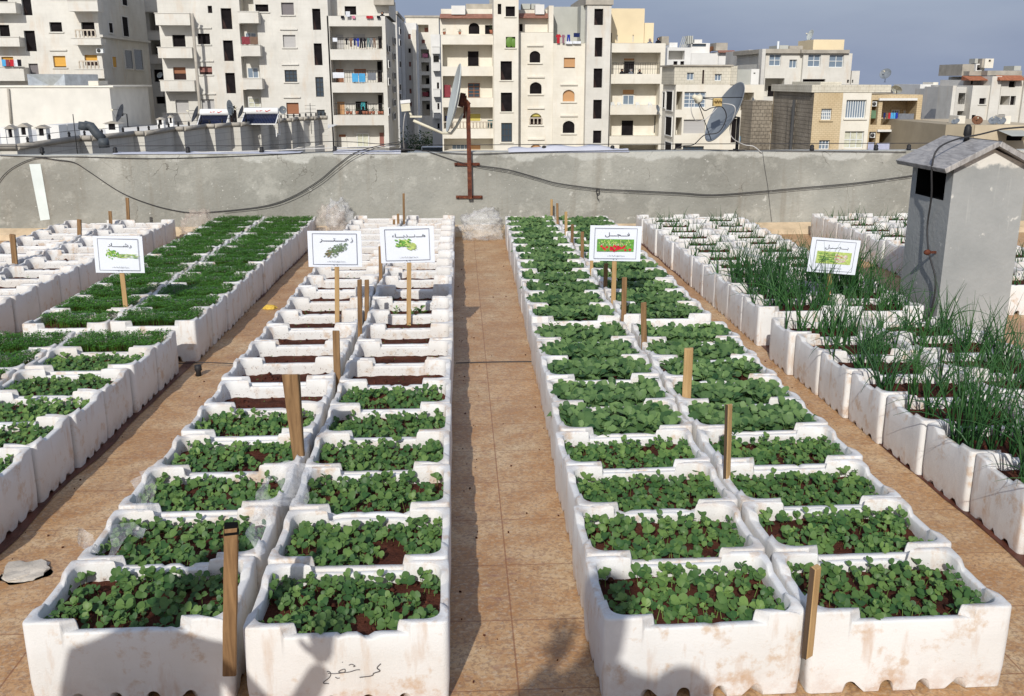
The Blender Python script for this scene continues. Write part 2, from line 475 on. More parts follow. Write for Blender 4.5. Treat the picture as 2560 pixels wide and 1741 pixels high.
def make_shell(seed, fine=True):
    rr = random.Random(seed)
    a, b = BW/2-.003, BD/2-.002
    R0 = .020
    out = perimeter(a, b, R0, fine)
    T = .027
    inn = perimeter(a-T, b-T, .048, fine)
    inn2 = perimeter(a-.006, b-.006, R0-.005, fine)
    inn3 = perimeter(a-T+.003, b-T+.003, .046, fine)
    o_s = perimeter(a-.0025, b-.0025, R0-.003, fine)
    bot = perimeter(a-.005, b-.004, R0-.003, fine)
    botin = perimeter(a-.05, b-.05, .02, fine)
    chips = [(rr.uniform(-a, a), rr.choice((-b, b)), rr.uniform(.012, .035), rr.uniform(.004, .014)) for _ in range(rr.randint(2, 5))]
    def h(x, y):
        long_ = abs(y) > b-.03
        k = abs(x)/a
        hx = BH - .036*(1-smooth(.60, .63, k))
        ky = abs(y)/b
        hy = BH - .020*(1-smooth(.48, .58, ky))
        z = hx if abs(x) < a-.035 else hy
        for cx, cy, w, dpt in chips:
            d = math.hypot(x-cx, y-cy)
            if d < w: z -= dpt*(1-d/w)
        return z + .0014*noise.noise((x*14+seed*3, y*14, seed))
    vents = [(x, 'y') for x in (-.165, -.055, .055, .165)]
    def zb(x, y):
        z = 0
        if abs(y) > b-.03:
            for vx, _ in vents:
                d = abs(x-vx)
                if d < .0206: z = .014 + .024*math.sqrt(max(0, 1-(d/.0206)**2))
        elif abs(x) > a-.03:
            for vy in (-.10, 0, .10):
                d = abs(y-vy)
                if d < .021: z = .006 + .018*math.sqrt(max(0, 1-(d/.021)**2))
        return z
    m = MB(); m.smooth = True
    N = len(out)
    H = [h(*p) for p in out]
    def ring(pts, zf, tint=0.0, jit=.0007):
        m.tint = tint
        r = []
        for i, (x, y) in enumerate(pts):
            z = zf(i)
            j = jit*noise.noise((x*22+seed*7, y*22, z*22)) if fine else 0
            l = math.hypot(x, y) or 1
            r.append(m.V((x+x/l*j*2, y+y/l*j*2, z)))
        return r
    rings = [ring(botin, lambda i: zb(*out[i])+.0),
             ring(bot, lambda i: zb(*out[i])),
             ring(bot, lambda i: zb(*out[i])+.002),
             ring(out, lambda i: max(.075, zb(*out[i])+.01)),
             ring(out, lambda i: .17),
             ring(out, lambda i: H[i]-.007),
             ring(o_s, lambda i: H[i]-.0015),
             ring(inn2, lambda i: H[i]),
             ring(inn3, lambda i: H[i]),
             ring(inn, lambda i: H[i]-.005, 1.0),
             ring(inn, lambda i: .225, 1.0),
             ring(inn, lambda i: .17, 1.0)]
    for r0, r1 in zip(rings, rings[1:]):
        for k in range(N):
            m.Fc((r0[k], r0[(k+1) % N], r1[(k+1) % N], r1[k]))
    m.smooth = False
    m.tint = 0
    # underside, seen as darkness through the drain notches
    m.Fc([m.V((x, y, .045)) for x, y in botin])
    return m.mesh('foam_shell', MT['foam'])
def make_soil(seed, dip=0):
    m = MB(); m.smooth = True
    nx, ny = 26, 16
    a, b = BW/2-.029, BD/2-.029
    g = []
    for j in range(ny+1):
        for i in range(nx+1):
            x = -a + 2*a*i/nx; y = -b + 2*b*j/ny
            z = SOIL - dip + .010*noise.noise((x*9, y*9, seed*5.1)) + .007*noise.noise((x*34, y*34, seed)) + .004*noise.noise((x*80, y*80, seed))
            g.append(m.V((x, y, z)))
    for j in range(ny):
        for i in range(nx):
            q = j*(nx+1)+i
            m.Fc((g[q], g[q+1], g[q+nx+2], g[q+nx+1]))
    # clods
    rr = random.Random(seed)
    for _ in range(40):
        x, y = rr.uniform(-a*.95, a*.95), rr.uniform(-b*.92, b*.92); s = rr.uniform(.003, .010)
        mt = Matrix.Translation((x, y, SOIL-dip+s*.4)) @ Matrix.Rotation(rr.uniform(0, 3), 4, (rr.random(), rr.random(), rr.random()+.1))
        m.box((-s, -s*.8, -s*.7), (s, s*.8, s*.7), mt)
    return m.mesh('soil', MT['soil'])

HEART = [(0,0),(.10,.16),(.32,.40),(.62,.52),(.88,.44),(1.0,.24),(.93,.06),(.86,0),(.93,-.06),(1.0,-.24),(.88,-.44),(.62,-.52),(.32,-.40),(.10,-.16)]
OVAL = [(0,0),(.18,.13),(.42,.30),(.66,.36),(.86,.27),(1.0,.0),(.86,-.27),(.66,-.36),(.42,-.30),(.18,-.13)]
LOBE = [(0,0),(.14,.07),(.22,.20),(.32,.14),(.42,.27),(.54,.24),(.66,.38),(.86,.30),(1.0,0),(.86,-.30),(.66,-.38),(.54,-.24),(.42,-.27),(.32,-.14),(.22,-.20),(.14,-.07)]
def leaf(m, base, az, el, L, Wd, outline, droop=.3, cup=.12, tint=.5, roll=0):
    ca, sa = math.cos(az), math.sin(az)
    ce, se = math.cos(el), math.sin(el)
    bx, by, bz = base
    m.tint = tint
    def P(u, v):
        x = u*L; w = v*L*Wd
        z = -droop*L*u*u + cup*abs(w)*1.6
        X = x*ce - z*se; Z = x*se + z*ce
        Z += w*roll
        return (bx + X*ca - w*sa, by + X*sa + w*ca, bz + Z)
    c = m.V(P(.5, 0)); m.t[-1] = min(1, tint+.12)
    idx = [m.V(P(u, v)) for u, v in outline]
    n_ = len(idx)
    sm = m.smooth; m.smooth = True
    for k in range(n_):
        m.Fc((c, idx[k], idx[(k+1) % n_]))
    m.smooth = sm
def stem(m, p, q, r, tint=.8):
    m.tint = tint
    p = Vector(p); q = Vector(q)
    i = []
    for o, k in ((p, 1), (q, .7)):
        for t in range(3):
            an = 2.1*t
            i.append(m.V((o.x+r*k*math.cos(an), o.y+r*k*math.sin(an), o.z)))
    for t in range(3):
        m.Fc((i[t], i[(t+1) % 3], i[3+(t+1) % 3], i[3+t]))
def spots(rr, cnt, mind, gaps, a=.258, b=.155, seed=0):
    out = []
    tries = 0
    while len(out) < cnt and tries < cnt*60:
        tries += 1
        x, y = rr.uniform(-a, a), rr.uniform(-b, b)
        if noise.noise((x*6+seed, y*6, seed*1.7)) < gaps: continue
        if any((x-p[0])**2+(y-p[1])**2 < mind*mind for p in out): continue
        out.append((x, y))
    return out
def make_seedlings(seed, cnt=150, size=1.0, gaps=-.40):
    rr = random.Random(seed); m = MB()
    for x, y in spots(rr, cnt, .0155, gaps, .266, .163, seed):
        hgt = (.016 + .034*rr.random()**1.3 + .010*noise.noise((x*8, y*8, seed)))*size
        lx, ly = rr.uniform(-.010, .010), rr.uniform(-.014, .006)
        top = (x+lx, y+ly, SOIL+hgt)
        stem(m, (x, y, SOIL-.004), top, .0014, 1.0)
        az = rr.uniform(0, 6.28)
        s = rr.choice((.6, .8, .9, 1.0, 1.1, 1.25))*size
        t = max(0, min(1, -.1+hgt*12+rr.uniform(-.35, .4)))  # lower leaves get darker: depth shading put into the tint
        for k in (0, 1):
            a2 = az+k*math.pi+rr.uniform(-.6, .6)
            leaf(m, top, a2, .30+.60*math.sin(a2)+rr.uniform(-.5, .5), .0262*s*rr.uniform(.8, 1.15), 1.02, HEART, rr.uniform(.05, .5), .22, max(0, min(1, t+rr.uniform(-.2, .2))), .55*math.cos(a2)+rr.uniform(-.3, .3))
        if rr.random() < .6:
            for k in range(rr.randint(1, 3)):
                leaf(m, (top[0], top[1], top[2]+.004), az+1.5+k*2.6, rr.uniform(.4, 1.3), rr.uniform(.012, .024)*s, .8, OVAL, .4, .3, min(1, t+.25), rr.uniform(-.4, .4))
    return m.mesh('seedlings', MT['seed'])
def make_cress(seed, cnt=2100, hmax=.062, gaps=-.45):
    rr = random.Random(seed); m = MB()
    for _ in range(cnt):
        x, y = rr.uniform(-.272, .272), rr.uniform(-.172, .172)
        if noise.noise((x*5+seed, y*5, seed)) < gaps: continue
        hh = .052 + hmax*.5*(1+noise.noise((x*11, y*11, seed*2.0)))*rr.uniform(.35, 1.0)
        t = .15+.7*rr.random()**1.5
        if rr.random() < .25: stem(m, (x, y, SOIL), (x, y, SOIL+hh), .0008, .7)
        az = rr.uniform(0, 6.28)
        for k in range(3):
            leaf(m, (x, y, SOIL+hh-.004*k), az+k*2.1+rr.uniform(-.4, .4), rr.uniform(-.1, .9), rr.uniform(.008, .015), .9, OVAL[::2]+[], .2, .1, min(1, t), 0)
    return m.mesh('cress_plants', MT['cress'])
def make_radish(seed, cnt=30, size=1.0, gaps=-.3):
    rr = random.Random(seed); m = MB()
    for x, y in spots(rr, cnt, .042, gaps, .238, .14, seed):
        az0 = rr.uniform(0, 6.28); k_ = rr.randint(7, 11)
        ps = size*rr.uniform(.8, 1.15)
        for k in range(k_):
            az = az0 + k*2.4 + rr.uniform(-.3, .3)
            inner = k/k_
            el = .5 + inner*.8 + rr.uniform(-.3, .3)
            L = (.068-.020*inner)*ps*rr.uniform(.8, 1.2)
            b0 = (x+.012*math.cos(az), y+.012*math.sin(az), SOIL+.022+.02*inner)
            stem(m, (x, y, SOIL), b0, .002, .8)
            leaf(m, b0, az, el+.22*math.sin(az), L, rr.uniform(.95, 1.2), LOBE if rr.random() < .75 else OVAL, rr.uniform(.25, .9), rr.uniform(.1, .3), max(0, min(1, -.3+1.1*rr.random()+.5*inner)), .4*math.cos(az)+rr.uniform(-.35, .35))
    return m.mesh('radish_plants', MT['radish'])
def make_onions(seed, cnt, hmin, hmax, spread=.45, blades=(3, 5)):
    rr = random.Random(seed); m = MB()
    for x, y in spots(rr, cnt, .022, -.5, .25, .15, seed):
        t0 = rr.random()
        for k in range(rr.randint(*blades)):
            L = rr.uniform(hmin, hmax); az = rr.uniform(0, 6.28); ln = rr.uniform(.05, spread)
            bend = rr.uniform(.0, .55) if rr.random() < .78 else rr.uniform(1.0, 2.1)
            pts = []; p = Vector((x, y, SOIL-.01)); th = ln*.4
            n_ = 7
            for i in range(n_+1):
                pts.append(p.copy())
                th += (ln*.6 + bend)/n_
                p = p + Vector((math.cos(az)*math.sin(th), math.sin(az)*math.sin(th), math.cos(th)))*(L/n_)
            m.tint = max(0, min(1, t0*.6+rr.random()*.4))
            m.tube(pts, rr.uniform(.0038, .0062), 5, .0005, False)
    return m.mesh('onion_plants', MT['onion'])
def make_sprouts(seed, cnt, size=.6, matk='seed', big=0):
    rr = random.Random(seed); m = MB()
    for i in range(cnt):
        x, y = rr.uniform(-.25, .25), rr.uniform(-.14, .14)
        s = size*rr.uniform(.6, 1.3)
        k_ = 4
        if i < big: s *= 2.6; k_ = 9
        az = rr.uniform(0, 6.28)
        for k in range(k_):
            leaf(m, (x, y, SOIL+.004+.004*s*k*.5), az+k*2.3, rr.uniform(.4, 1.1), .016*s, .7, LOBE if i < big else OVAL, .3, .2, rr.random(), 0)
    # dry stalks
    for _ in range(6):
        x, y = rr.uniform(-.25, .25), rr.uniform(-.15, .15); an = rr.uniform(0, 6.28); L = rr.uniform(.01, .035)
        stem(m, (x, y, SOIL-.005), (x+L*math.cos(an)*.6, y+L*math.sin(an)*.6, SOIL+L), .001, .0)
    return m.mesh('sprouts', MT[matk])

SH = [make_shell(i+1) for i in range(6)]
SO = [make_soil(i+1) for i in range(4)]
SOD = [make_soil(i+9, .022) for i in range(3)]
KIND = {
 'seed': [make_seedlings(20+i, 175, .86, -.40) for i in range(4)],
 'seedb': [make_seedlings(30+i, 165, .90, -.38) for i in range(4)],
 'seedt': [make_seedlings(40+i, 200, .84, -.45) for i in range(3)],
 'cress': [make_cress(50+i) for i in range(4)],
 'cresslow': [make_cress(60+i, 1700, .05, -.12) for i in range(2)],
 'radish': [make_radish(70+i, 38, .84, -.36) for i in range(4)],
 'radishs': [make_radish(80+i, 34, .72, -.25) for i in range(2)],
 'onion': [make_onions(90+i, 17, .22, .42) for i in range(4)],
 'oniond': [make_onions(100+i, 25, .28, .54, .5, (3, 5)) for i in range(3)],
 'onionf': [make_onions(110+i, 12, .09, .22, .6, (2, 3)) for i in range(4)],
 'bare': [make_sprouts(120+i, 9, .5) for i in range(3)],
 'baref': [make_sprouts(130+i, 24, .75) for i in range(3)],
 'lettuce': [make_sprouts(140+i, 10, 1.1, 'lettuce', 4) for i in range(2)],
}
PNAME = {'seed':'seedlings','seedb':'seedlings','seedt':'seedlings','cress':'cress_plants','cresslow':'cress_plants','radish':'radish_plants','radishs':'radish_plants','onion':'onion_plants','oniond':'onion_plants','onionf':'onion_plants','bare':'sprouts','baref':'sprouts','lettuce':'sprouts'}
DESC = {'seed':'foam box of young seedlings','seedb':'foam box of young seedlings','seedt':'foam box of crowded seedlings','cress':'foam box of dense cress','cresslow':'foam box of patchy cress','radish':'foam box of bushy radishes','radishs':'foam box of small radishes','onion':'foam box of spring onions','oniond':'foam box of thick spring onions','onionf':'foam box of sparse onion shoots','bare':'foam box of bare soil','baref':'foam box of sparse sprouts','lettuce':'foam box with small lettuces'}
ORD = ['','first','second','third','fourth','fifth','sixth','seventh','eighth','ninth','tenth','eleventh','twelfth','13th','14th','15th','16th','17th','18th','19th','20th','21st','22nd','23rd']
COLN = {'A':'second column left of centre path','B':'first column left of centre path','C':'first column right of centre path','D':'second column right of centre path',
        'F':'third column left of path','E':'fourth column left of path','H':'fifth column left of path','G':'sixth column left of path',
        'I':'third column right of path','J':'fourth column right of path','K':'fifth column right of path','L':'sixth column right of path'}
NB = [0]
BOXES = {}
def put_box(col, Xc, Yc, w, d, kind, order, frm, rz):
    corners = [proj((Xc+sx*.34, Yc+sy*.25, z)) for sx in (-1, 1) for sy in (-1, 1) for z in (0, .5)]
    if all(c is None or c[0] < -25 or c[0] > 2585 or c[1] > 1790 or c[1] < 0 for c in corners): return None
    if not any(c and -25 < c[0] < 2585 and c[1] < 1790 for c in corners): return None
    NB[0] += 1
    r = random.Random(NB[0]*7+3)
    lab = 'white %s, %s from %s in %s' % (DESC[kind], ORD[order], frm, COLN[col])
    root = empty('planter_box', (Xc, Yc, .001), lab, 'planter box', 'foam planter boxes set out in columns', rz)
    root.scale = (w/BW, d/BD, r.uniform(.975, 1.02))
    s = link('foam_shell', r.choice(SH), root)
    if r.random() < .5: s.rotation_euler = (0, 0, math.pi)
    bare = kind in ('bare', 'baref', 'lettuce')
    so = link('soil', r.choice(SOD if bare else SO), root)
    ms = KIND[kind]
    p = link(PNAME[kind], ms[(NB[0]) % len(ms)], root)
    if r.random() < .5: p.scale = (-1, 1, 1)
    if bare: p.location = (0, 0, -.018)
    p['kind'] = 'stuff'
    BOXES[(col, order, frm)] = root
    return root
def column(col, XL0, XR0, Y0, XL1, XR1, Y1, n_, kinds, ostart, ostep, frm, tilt=0):
    """row 0 at Y0 (near), last row ends at Y1"""
    for k in range(n_):
        t = (k+.5)/n_
        xl = XL0+(XL1-XL0)*t; xr = XR0+(XR1-XR0)*t
        yc = Y0+(Y1-Y0)*t
        r = random.Random(hash((ord(col), k)) & 0xffff)
        put_box(col, (xl+xr)/2+r.uniform(-.009, .009), yc+r.uniform(-.005, .005), (xr-xl)-.004, (Y1-Y0)/n_-.003, kinds(k), ostart+ostep*k, frm, tilt+r.uniform(-.012, .012))
def wx(px, py):
    p = atZ(px, py, BH-.005); return p.x, p.y
def edges(fl, fr, bl, br):
    a = wx(*fl); b = wx(*fr); c = wx(*bl); d = wx(*br)
    return a[0], b[0], (a[1]+b[1])/2, c[0], d[0], (c[1]+d[1])/2
def kA(k):
    if k <= 4: return 'seedb' if k < 2 else 'seed'
    if k in (9, 10, 13): return 'baref'
    return 'bare'
def kB(k):
    if k <= 5: return 'seedb' if k < 3 else 'seed'
    if k in (9,): return 'baref'
    if k == 10: return 'lettuce'
    if k == 11: return 'baref'
    return 'bare'
def kC(k): return 'seedb' if k < 2 else 'seedt' if k < 4 else 'radish'
def kD(k): return 'seedb' if k < 2 else 'seedt' if k < 4 else ('radish' if k % 3 else 'radishs')
e = edges((56,1554),(575,1565),(887,540),(1013,540)); column('A', *e, 22, kA, 1, 1, 'front')
e = edges((592,1568),(1118,1568),(1015,540),(1137,540)); column('B', *e, 22, kB, 1, 1, 'front')
GAPY = 6.20
e = edges((1502,1562),(2014,1532),(1331,806),(1570,806)); column('C', *e, 9, kC, 1, 1, 'front', .02)
e = edges((2028,1544),(2538,1520),(1573,806),(1812,806)); column('D', *e, 9, kD, 1, 1, 'front', .02)
e = edges((1327,795),(1553,790),(1261,540),(1386,540)); column('C', *e, 12, lambda k: 'radish', 10, 1, 'front')
e = edges((1555,790),(1785,789),(1387,540),(1520,540)); column('D', *e, 12, lambda k: 'radishs' if k in (0, 2, 5) else 'radish', 10, 1, 'front')
# left blocks
def kF(k): return 'cress' if k == 8 else 'seedt' if k > 5 else 'seed'
column('F', -2.505, -1.905, 2.45, -2.41, -1.80, 6.08, 9, kF, 21, -1, 'wall')
column('E', -3.11, -2.51, 2.45, -3.01, -2.415, 6.08, 9, lambda k: 'cress' if k > 5 else 'seedt', 21, -1, 'wall')
e = edges((268,808),(487,805),(667,542),(793,542)); column('F', *e, 12, lambda k: 'cress', 12, -1, 'wall')
e = edges((47,812),(267,808),(543,543),(666,542)); column('E', *e, 12, lambda k: 'cresslow' if k == 0 else 'cress', 12, -1, 'wall')
column('H', -3.90, -3.29, 6.35, -3.83, -3.23, 11.25, 12, lambda k: 'bare' if k % 4 else 'baref', 12, -1, 'wall')
column('G', -4.51, -3.91, 6.35, -4.45, -3.84, 11.25, 12, lambda k: 'bare', 12, -1, 'wall')
# right blocks
column('I', 2.20, 2.81, 2.95, 2.05, 2.655, 6.20, 8, lambda k: 'oniond' if k < 3 else 'onion', 20, -1, 'wall')
column('J', 2.815, 3.42, 2.95, 2.66, 3.27, 6.20, 8, lambda k: 'oniond' if k < 4 else 'onion', 20, -1, 'wall')
column('I', 2.07, 2.68, 6.50, 2.07, 2.67, 11.35, 12, lambda k: 'oniond' if k < 3 else 'onion' if k < 4 else 'onionf', 12, -1, 'wall')
column('J', 2.685, 3.27, 6.50, 2.675, 3.27, 11.35, 12, lambda k: 'oniond' if 0 < k < 3 else 'onion' if k < 4 else 'onionf', 12, -1, 'wall')
column('K', 4.18, 4.77, 7.30, 4.17, 4.76, 11.35, 10, lambda k: 'onionf', 10, -1, 'wall')
column('L', 4.775, 5.36, 7.30, 4.765, 5.35, 11.35, 10, lambda k: 'onionf', 10, -1, 'wall')
print('BOXES', NB[0])

# handwriting on the front box left of the path
bx = BOXES[('B', 1, 'front')]
m = MB()
fy = bx.location.y - .198*bx.scale.y
def hw(pts, r=.0013):
    w = []
    for x, y in pts:
        p = atY(780+x*.11447, 1560+y*.11447, fy-.0015)
        w.append(p)
    # smooth
    q = []
    for i in range(len(w)-1):
        p0 = w[max(i-1, 0)]; p1 = w[i]; p2 = w[i+1]; p3 = w[min(i+2, len(w)-1)]
        for s in range(5):
            t = s/5
            q.append(.5*((2*p1)+(-p0+p2)*t+(2*p0-5*p1+4*p2-p3)*t*t+(-p0+3*p1-3*p2+p3)*t**3))
    q.append(w[-1])
    m.tube(q, r, 5)
hw([(1500,875),(1420,965),(1485,1030),(1350,1080),(1300,1135),(1040,1170)], .0016)
hw([(805,905),(870,885),(940,925),(900,940)])
hw([(1045,1005),(960,1010),(800,1055),(600,1065),(600,1030),(700,990),(725,1020),(690,1065),(500,1090),(350,1080)])
hw([(325,1050),(370,1040),(410,1090),(380,1170),(260,1270),(260,1300),(370,1305)])
hw([(510,1165),(550,1190),(605,1185)])
hw([(655,838),(668,842)])
inv = (Matrix.Translation(bx.location) @ Matrix.Rotation(bx.rotation_euler.z, 4, 'Z') @ Matrix.Diagonal((*bx.scale, 1))).inverted()
m.v = [tuple(inv @ Vector(p)) for p in m.v]
h_ = m.obj('handwriting', MT['marker'], bx)
# ------------------------------------------------------------------ plain wooden stakes
def stake(top, bot, wpx, label, mat='wood', taper=1.0, depth=None, thick=None, zb=.15, rootz=.25, Y=None, dark_side=True):
    """bottom pixel seen at box-rim level; the stake goes on down between the boxes"""
    if Y is None: Y = atZ(bot[0], bot[1], rootz).y
    b = atY(bot[0], bot[1], Y); t = atY(top[0], top[1], Y)
    zsc = (b-CAM).dot(fwd)/F
    w = wpx*zsc*(.8 if 'dark side' in label else 1)
    d = (b-t).normalized()
    low = b + d*max(0.0, (b.z-zb)/max(.2, -d.z))
    loc = Vector((low.x, low.y, low.z))
    m = MB()
    th = thick or w*.55
    L = (t-low).length
    n_ = 6
    rr = random.Random(int(bot[0]))
    ax = (t-low).normalized(); sx = Vector((1,0,0)); sx = (sx-ax*sx.dot(ax)).normalized(); sy = ax.cross(sx)
    rot = Matrix.Rotation(.62 if 'dark side' in label else rr.uniform(-.25, .25), 3, ax)
    sx = rot @ sx; sy = rot @ sy
    rings = []
    for i in range(n_+1):
        u = i/n_
        k = 1.0 + (taper-1)*(1-u)
        c = ax*(L*u)
        off = sx*rr.uniform(-.02, .02)*w
        ring = []
        for a_, b_ in ((-1,-1),(1,-1),(1,1),(-1,1)):
            tl = (ax*rr.uniform(-.15, .15)*w) if i == n_ else Vector((0,0,0))
            ring.append(m.V(c+off+sx*(a_*w/2*k)+sy*(b_*th/2*k)+tl))
        rings.append(ring)
    for r0, r1 in zip(rings, rings[1:]):
        for k in range(4): m.Fc((r0[k], r0[(k+1)%4], r1[(k+1)%4], r1[k]))
    m.Fc(rings[0][::-1]); m.Fc(rings[-1])
    o = m.obj('wooden_stake', MT[mat], None, loc)
    bv = o.modifiers.new('b', 'BEVEL'); bv.width = min(.003, w*.12); bv.segments = 1
    tag(o, label, 'stake', 'wooden stakes between the boxes')
    return o
ST = [
 ((578,1316),(576,1500),34,'weathered wooden stake with black tip between the two front boxes left of path','wood',1,2.50),
 ((727,938),(747,1140),40,'thick leaning wooden stake tapering downward with torn plastic at its foot','wood',.62,None),
 ((840,826),(843,945),17,'wooden stake standing beside bare boxes, third from front left of path','wood',1,None),
 ((899,700),(900,840),11,'reddish wooden stake, left one of the close pair near thyme sign','wood',1,None),
 ((917,700),(917,788),11,'short stake, right one of the close pair near thyme sign','wood',1,None),
 ((951,615),(952,706),9,'narrow stake between the thyme sign and the endive sign','wood',1,None),
 ((985,549),(985,567),6,'tiny stake just above left corner of endive sign','wood',1,None),
 ((995,535),(996,567),6,'small stake beside the tallest one behind endive sign','wood',1,None),
 ((1009,484),(1010,562),5.5,'thin tall stake behind the endive sign, against the grey wall','wood',1,None),
 ((1379,499),(1379,538),6,'farthest stake among the radish boxes, nearest the grey wall','wood_new',1,None),
 ((1393,509),(1394,562),6,'second farthest stake with dark tip among radish boxes','wood',1,None),
 ((1415,530),(1415,586),7,'pale stake behind the radish sign, third from grey wall','wood_new',1,None),
 ((1431,561),(1430,614),7,'brown stake left of the radish sign, fourth from grey wall','wood',1,None),
 ((1456,580),(1455,650),8,'stake touching left edge of the radish sign','wood',1,None),
 ((1479,640),(1479,680),8,'stake showing under the radish sign board','wood_new',1,None),
 ((1515,659),(1513,722),10,'dark stake just left of radish sign post','wood',1,None),
 ((1561,695),(1559,798),12,'stake just right of radish sign post among radish leaves','wood',1,None),
 ((1609,756),(1610,865),14,'weathered grey-brown stake behind the bushy radish boxes, fourth from front','wood',1,None),
 ((1722,871),(1716,1003),22,'golden square stake, third from front right of path','wood_new',1,None),
 ((1823,1012),(1818,1200),21,'stake with dark side face, second from front right of path','wood_new',1,None),
 ((2041,1416),(2023,1600),33,'pale stake with dark side, foremost between the right front boxes','wood_new',1,2.50),
 ((31,586),(38,662),13,'thick dark stake at far left edge among bare soil boxes','wood',1,None),
 ((198,549),(199,594),10,'stake left of the cress sign among bare soil boxes','wood',1,None),
 ((275,528),(277,563),8,'short dark stake near wall above the cress sign','wood',1,None),
 ((318,495),(321,554),8,'tall stake near wall above right edge of cress sign','wood',1,None),
]
for t, b, w, lab, mt, tp, Y in ST:
    o = stake(t, b, w, lab, mt, tp, Y=Y)
    L = max(v.co.z for v in o.data.vertices)
    if 'dark side' in lab:
        m = MB(); vs = [v.co for v in o.data.vertices]
        # left face covered by a dark wood sheet
        q = [vs[0], vs[3], vs[-1], vs[-4]]
        off = Vector((-.002, 0, 0))
        m.poly([q[0]+off, q[3]+off, q[2]+off, q[1]+off])
        m.obj('dark_face', MT['wood_dark'], o)
    if 'black tip' in lab:
        vs = [v.co for v in o.data.vertices][-4:]
        c = sum(vs, Vector())/4
        m = MB()
        i0 = [m.V(c+(v-c)*1.02+Vector((0,0,-.022))) for v in vs]; i1 = [m.V(c+(v-c)*.9+Vector((0,0,.005))) for v in vs]
        for k in range(4): m.Fc((i0[k], i0[(k+1)%4], i1[(k+1)%4], i1[k]))
        m.Fc(i1)
        m.obj('charred_tip', MT['soot'], o)

# ------------------------------------------------------------------ crop signs
def glyph_mesh(ch):
    c = bpy.data.curves.new('t', 'FONT'); c.body = ch; c.size = 1.0
    o = bpy.data.objects.new('t', c); COL.objects.link(o)
    bpy.context.view_layer.update()
    me = bpy.data.meshes.new_from_object(o.evaluated_get(bpy.context.evaluated_depsgraph_get()))
    vs = [v.co.copy() for v in me.vertices]; fs = [list(p.vertices) for p in me.polygons]
    bpy.data.objects.remove(o); bpy.data.curves.remove(c); bpy.data.meshes.remove(me)
    return vs, fs
GL = {}
def text_mesh(items, width, height, bold=0.0):
    """items: visual left-to-right list of (char, joins_next) or ('K', len) kashida; returns MB in x,z plane centred"""
    m = MB(); x = 0; d = 0
    for it in items:
        if it[0] == 'K':
            L = it[1]
            m.poly([(x-.03, d, -.005), (x+L+.03, d, -.005), (x+L+.03, d, .085), (x-.03, d, .085)])
            x += L
        elif it[0] == ' ':
            x += it[1]
        else:
            if it[0] not in GL: GL[it[0]] = glyph_mesh(it[0])
            vs, fs = GL[it[0]]
            if vs:
                x0 = min(v.x for v in vs); x1 = max(v.x for v in vs)
                base = len(m.v)
                for v in vs: m.V((x+v.x-x0, d, v.y))
                for f in fs: m.Fc([base+k for k in f])
                x += (x1-x0) + (-.03 if it[1] else .07)
        d -= .006
    xs_ = [p[0] for p in m.v]; zs = [p[2] for p in m.v]
    x0, x1, z0, z1 = min(xs_), max(xs_), min(zs), max(zs)
    sx = width/(x1-x0); sz = height/(z1-z0)
    m.v = [((p[0]-(x0+x1)/2)*sx, p[1]*.02, (p[2]-(z0+z1)/2)*sz) for p in m.v]
    return m
W_ = {
 'cress': [('\uFEA9',0),('\uFE8E',1),('K',1.3),('\uFEB7',0),('\uFEAD',0)],
 'thyme': [('\uFEAE',1),('K',1.1),('\uFE98',1),('K',1.0),('\uFECC',0),('\uFEAF',0)],
 'endive': [('\uFE80',0),('\uFE8E',1),('K',.9),('\uFE91',0),('\uFEAA',1),('K',.7),('\uFEE8',1),('K',.8),('\uFEEB',0)],
 'radish': [('\uFEDE',1),('K',.8),('\uFEA0',1),('K',.7),('\uFED3',0)],
 'onion': [('\uFEDE',1),('K',.9),('\uFEBC',1),('K',.8),('\uFE91',0)],
}
SMALL = [('\uFE90',1),('\uFEE0',1),('\uFEA4',1),('\uFE91',0),(' ',.3),('\uFE94',1),('\uFE8C',1),('\uFEF4',1),('\uFE92',1),('\uFEDF',0),('\uFE8D',0),(' ',.3),('\uFEE5',0),('\uFE8D',0),('\uFEED',0),('\uFE86',1),('\uFEB7',0),(' ',.3),('\uFE94',1),('\uFEF3',0),('\uFEAE',1),('\uFEF3',0),('\uFEAA',1),('\uFEE3',0)]
G1 = simple('printed_green', (.12, .30, .05), .6, .2, .4, 60)
G2 = simple('printed_dull_green', (.13, .19, .10), .6, .2, .5, 60)
G3 = simple('printed_pale_green', (.42, .52, .16), .6, .2, .3, 60)
G4 = simple('printed_red', (.55, .02, .04), .6, .2, .35, 40)
G5 = simple('printed_pale_pink', (.62, .52, .48), .6, .2, .2, 60)
G6 = simple('printed_brown', (.20, .15, .08), .6, .2, .4, 60)
